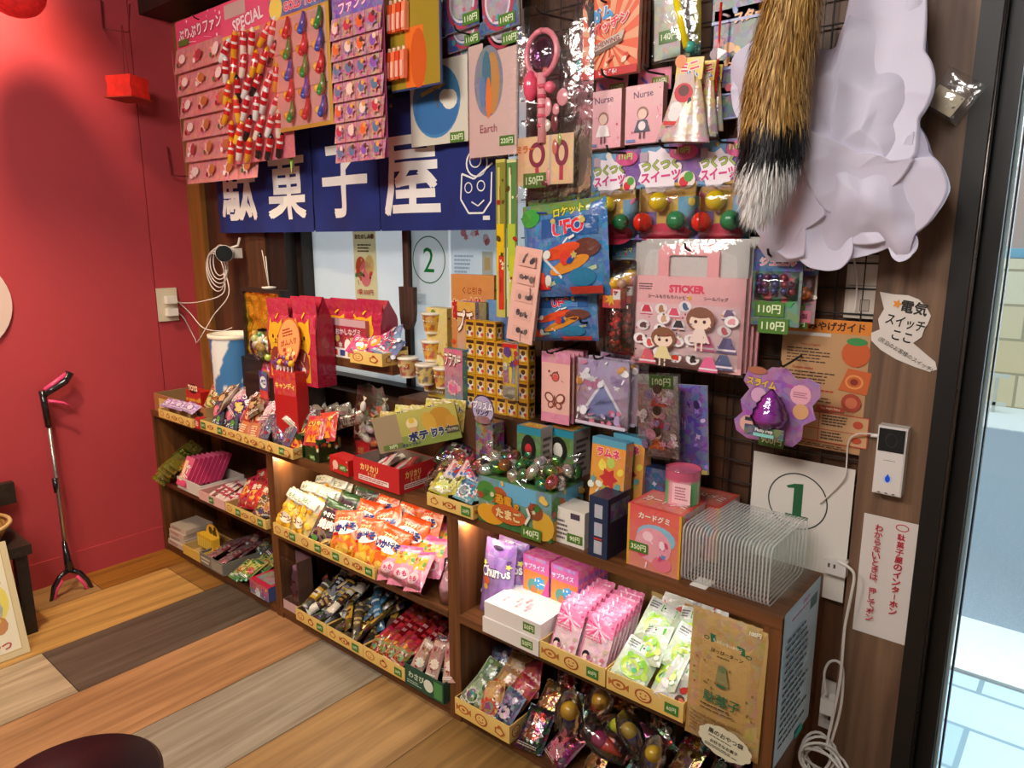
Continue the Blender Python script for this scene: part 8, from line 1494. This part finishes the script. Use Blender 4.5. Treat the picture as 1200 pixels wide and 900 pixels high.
# ---------------------------------------------------------------- litter grabber leaning on the red wall
bt = onz(78, 672, .10); bt = Vector((.13, -.70, .13)); tp = onx(57, 470, .035)
e = thing('litter_grabber', 'litter grabber with black and pink grip and jaws leaning on the red wall', 'grabber')
kk = C('17151a'); pkc = C('e8487c'); P = lambda x, y, t: onx(x, y, .035+(t)*.10)
mb = MB(); mb.tube([P(57, 497, .06), P(66, 560, .3), P(76, 636, .75)], .0075, C('b8b0ac'), 'steel', 12); mb.build('shaft', e)
mb = MB(); mb.tube([P(64, 560, .3), P(67, 577, .36)], .0105, kk, 'gloss', 12); mb.build('collar', e)
mb = MB(); mb.tube([P(57, 500, .06), P(53, 478, .04), P(49, 458, .03)], .0115, kk, 'gloss', 10); mb.tube([P(50, 464, .03), P(62, 456, .05), P(76, 447, .09), P(82, 436, .1)], lambda t: .012+.003*t, kk, 'gloss', 10); mb.build('grip', e)
mb = MB(); mb.tube([P(52, 457, .04), P(62, 450, .06), P(78, 438, .1)], .0085, pkc, 'gloss', 10); mb.build('grip_pad', e)['label'] = 'pink grip pad'
mb = MB(); mb.tube([P(56, 470, .05), P(66, 471, .1), P(74, 472, .14), P(82, 476, .16)], lambda t: .007-.003*t, pkc, 'gloss', 8); mb.build('trigger', e)['label'] = 'pink trigger'
mb = MB(); mb.tube([P(75, 634, .74), P(79, 655, .86), P(82, 668, .92)], lambda t: .008+.009*t, kk, 'gloss', 12); mb.build('jaw_joint', e)
for i, pts in enumerate((((80, 668, .92), (70, 676, .95), (63, 688, 1.0), (60, 706, 1.08)), ((82, 668, .92), (94, 671, .98), (102, 679, 1.04), (110, 692, 1.1)))):
    mb = MB(); mb.tube([P(*q) for q in pts], lambda t: .010-.003*t, kk, 'gloss', 10); o = mb.build('jaw', e); m2 = MB(); m2.tube([P(x+(3 if i == 0 else -4), y+4, v+.02) for x, y, v in pts[1:]], .006, pkc, 'gloss', 8); m2.build('jaw_pad', o)['label'] = 'pink jaw pad'
# ---------------------------------------------------------------- stool, basket, picture, round table
e = thing('wooden_stool', 'small dark wooden stool at the left edge beside the litter grabber', 'stool', (.215, -1.005, 0)); 
mb = MB(); mb.box(-.15, .15, -.15, .15, .29, .325, W, 'stoolwood'); mb.build('seat', e)
for sx in (-.12, .12):
    for sy in (-.12, .12): mb = MB(); mb.box(sx-.018, sx+.018, sy-.018, sy+.018, 0, .29, W, 'stoolwood'); mb.build('leg', e)
mb = MB(); mb.box(-.15, .12, .108, .128, .1, .13, W, 'stoolwood'); mb.build('stretcher', e); mb = MB(); mb.box(.108, .128, -.12, .12, .1, .13, W, 'stoolwood'); mb.build('stretcher', e)
e = thing('wicker_basket', 'round wicker basket on the dark stool holding a yellow snack pack', 'basket', (.225, -1.0, .326))
mb = MB()
def wk(u, v): return C('c8a468') if (int(u*40)+int(v*8)) % 2 else C('9a7440')
mb.grid(lambda u, v: Vector(((.09+.035*v+.003*math.sin(u*80*PI)*math.cos(v*8*PI))*math.cos(2*PI*u), (.09+.035*v+.003*math.sin(u*80*PI))*math.sin(2*PI*u), .06*v)), 40, 8, wk, 'matte', wu=True, sm=False); mb.lathe([(.001, .004), (.09, .004)], C('9a7440'), 'matte', 24, capb=False, capt=False); mb.build('basket_body', e); mb = MB(); mb.tube([Vector((.126*math.cos(2*PI*i/28), .126*math.sin(2*PI*i/28), .062)) for i in range(29)], .007, C('d0b078'), 'matte', 7); mb.build('rim', e)
def yb(fa): fa.rect(0, 0, 1, 1, C('e8b818', .05)); fa.rect(0, .8, 1, 1, C('e86a9a')); fa.disc(.6, .5, .3, C('8a5a28')); fa.disc(.6, .5, .2, C('c88a48')); fa.disc(.75, .25, .12, C('4a3020')); fa.text('カステラ', .5, .66, .12, C('c83a28'), .04, .1, .8)
put(pouch(.14, .2, .05, 'e8b818', yb, 250).data('snack_bag'), 'snack_bag', 'yellow snack pack with a pink top standing in the wicker basket', 'snack bag', (.235, -.965, .445), (-.1, .05, .9))
mb = MB(); mb.box(.26, .42, -1.2, -1.16, .34, .52, W, 'stoolwood') if False else mb.box(.02, .05, -1.02, -.80, .38, .46, W, 'stoolwood'); mb.box(.02, .045, -.98, -.95, 0, .4, W, 'stoolwood'); tag(mb.build('chair_back'), 'dark wooden rail against the red wall behind the yellow snack pack', 'rail')
a = onz(36, 764, 0); b = onz(-30, 790, 0); t_ = onz(18, 648, .30) if False else None
e = thing('framed_picture', 'cream framed picture leaning on the dark stool at the left edge', 'picture', (a.x, a.y, .002), (0, 0, 0)); Wd = Vector((0, 1, 0)); V_ = Vector((-.105, 0, .36)); o0 = -Wd*.26; n_ = Wd.cross(V_).normalized()
mb = MB(); f = Face(mb, o0, Wd*.26, V_, 'paper'); f.rect(0, 0, 1, 1, C('d8c8a0')); f.rect(.07, .05, .93, .95, C('c8b078')); f.rect(.08, .06, .92, .94, C('ece4cc')); f.ell(.6, .5, .3, .22, C('e8d868'), 18); f.ell(.68, .44, .14, .12, C('b8b8a8'), 12); f.ell(.55, .62, .16, .1, C('f0e490'), 12); f.ell(.74, .3, .1, .08, C('c88a58'), 10); f.text('おやつ', .66, .12, .07, C('b84a48'), .03, 0, .4); f.blobs(9, [C('d8c050'), C('a8b0a0'), C('e0a878')], 4, .02, .05, (.3, .2, .9, .8)); mb.build('picture_face', e)
mb = MB(); back = -n_*.018; cs = [o0, o0+Wd*.26, o0+Wd*.26+V_, o0+V_]; mb.poly([c_+back for c_ in cs][::-1], C('b89860'), 'matte'); 
for i in range(4): j = (i+1) % 4; mb.poly([cs[j], cs[i], cs[i]+back, cs[j]+back], C('d8c098'), 'matte')
mb.build('frame', e)
tz = .5; q = onz(75, 868, tz); dirc = (Vector((CAM.x, CAM.y, 0))-Vector((q.x, q.y, 0))).normalized(); R_ = .13; cc3 = Vector((q.x, q.y, 0))+dirc*R_
e = thing('round_table', 'dark round table whose edge shows at the bottom left corner', 'table', (cc3.x, cc3.y, 0)); mb = MB(); mb.lathe([(.001, tz-.025), (R_-.006, tz-.025), (R_, tz-.02), (R_, tz-.004), (R_-.005, tz), (.001, tz)], W, 'tabletop', 64, capb=False, capt=False); mb.build('table_top', e); mb = MB(); mb.lathe([(.13, 0), (.13, .015), (.03, .03), (.025, .3), (.03, tz-.03)], W, 'blackmetal', 24); mb.build('pedestal', e)
# ---------------------------------------------------------------- light
S.view_settings.view_transform = 'Standard'; S.view_settings.look = 'None'; S.view_settings.exposure = 0; S.view_settings.gamma = 1
w = bpy.data.worlds.new('world'); S.world = w; w.use_nodes = True
nt = w.node_tree; bg = nt.nodes['Background']; sky = nt.nodes.new('ShaderNodeTexSky'); sky.sky_type = 'HOSEK_WILKIE'
sky.sun_direction = (.3, -.5, .8); sky.turbidity = 3
mxn = nt.nodes.new('ShaderNodeMix'); mxn.data_type = 'RGBA'; mxn.inputs[0].default_value = .75; mxn.inputs[7].default_value = (.78, .92, 1, 1)
nt.links.new(sky.outputs[0], mxn.inputs[6]); nt.links.new(mxn.outputs[2], bg.inputs['Color']); bg.inputs['Strength'].default_value = 1.5
def area(name, loc, target, size, power, col, sy=None):
    l = bpy.data.lights.new(name, 'AREA'); l.energy = power*1.0; l.color = col; l.size = size
    if sy: l.shape = 'RECTANGLE'; l.size_y = sy
    o = bpy.data.objects.new(name, l); COL.objects.link(o); o.location = loc
    o.rotation_euler = (Vector(target)-Vector(loc)).to_track_quat('-Z', 'Y').to_euler(); return o
def point(name, loc, power, col, r=.03):
    l = bpy.data.lights.new(name, 'POINT'); l.energy = power*1.0; l.color = col; l.shadow_soft_size = r
    o = bpy.data.objects.new(name, l); COL.objects.link(o); o.location = loc; return o
def spot(name, loc, target, power, col, ang, blend=.6, r=.05):
    l = bpy.data.lights.new(name, 'SPOT'); l.energy = power*1.0; l.color = col; l.spot_size = math.radians(ang); l.spot_blend = blend; l.shadow_soft_size = r
    o = bpy.data.objects.new(name, l); COL.objects.link(o); o.location = loc
    o.rotation_euler = (Vector(target)-Vector(loc)).to_track_quat('-Z', 'Y').to_euler(); return o
area('ceiling_light', (1.6, -1.9, 2.42), (1.3, -.4, .6), .7, 50, (1, .92, .82))
area('ceiling_light_door', (2.7, -1.9, 2.42), (2.3, -.1, .9), .6, 38, (1, .95, .9))
spot('ceiling_spot', (.75, -1.1, 2.4), (.7, -.45, .2), 110, (1, .8, .52), 75, .7)
spot('ceiling_spot_wall', (.4, -.75, 2.42), (0, -.85, 1.95), 75, (1, .62, .4), 110, 1.0)
for x in (.955, 1.83): point('lamp_glow', (x, -.235, TOPZ-.04), .7, (1, .8, .5), .008)
area('shelf_strip_middle', (1.38, -.245, TOPZ-.03), (1.38, -.19, .2), .7, 1.1, (1, .88, .68), .02)
area('shelf_strip_right', (2.2, -.245, TOPZ-.03), (2.2, -.19, .2), .7, .8, (1, .95, .88), .02)
area('daylight_door', (3.7, .7, 1.5), (2.6, -.6, .9), 1.6, 70, (.84, .93, 1))
area('daylight_street', (1.5, 3.5, 5), (2, 3.2, 0), 6, 215, (.9, .97, 1))
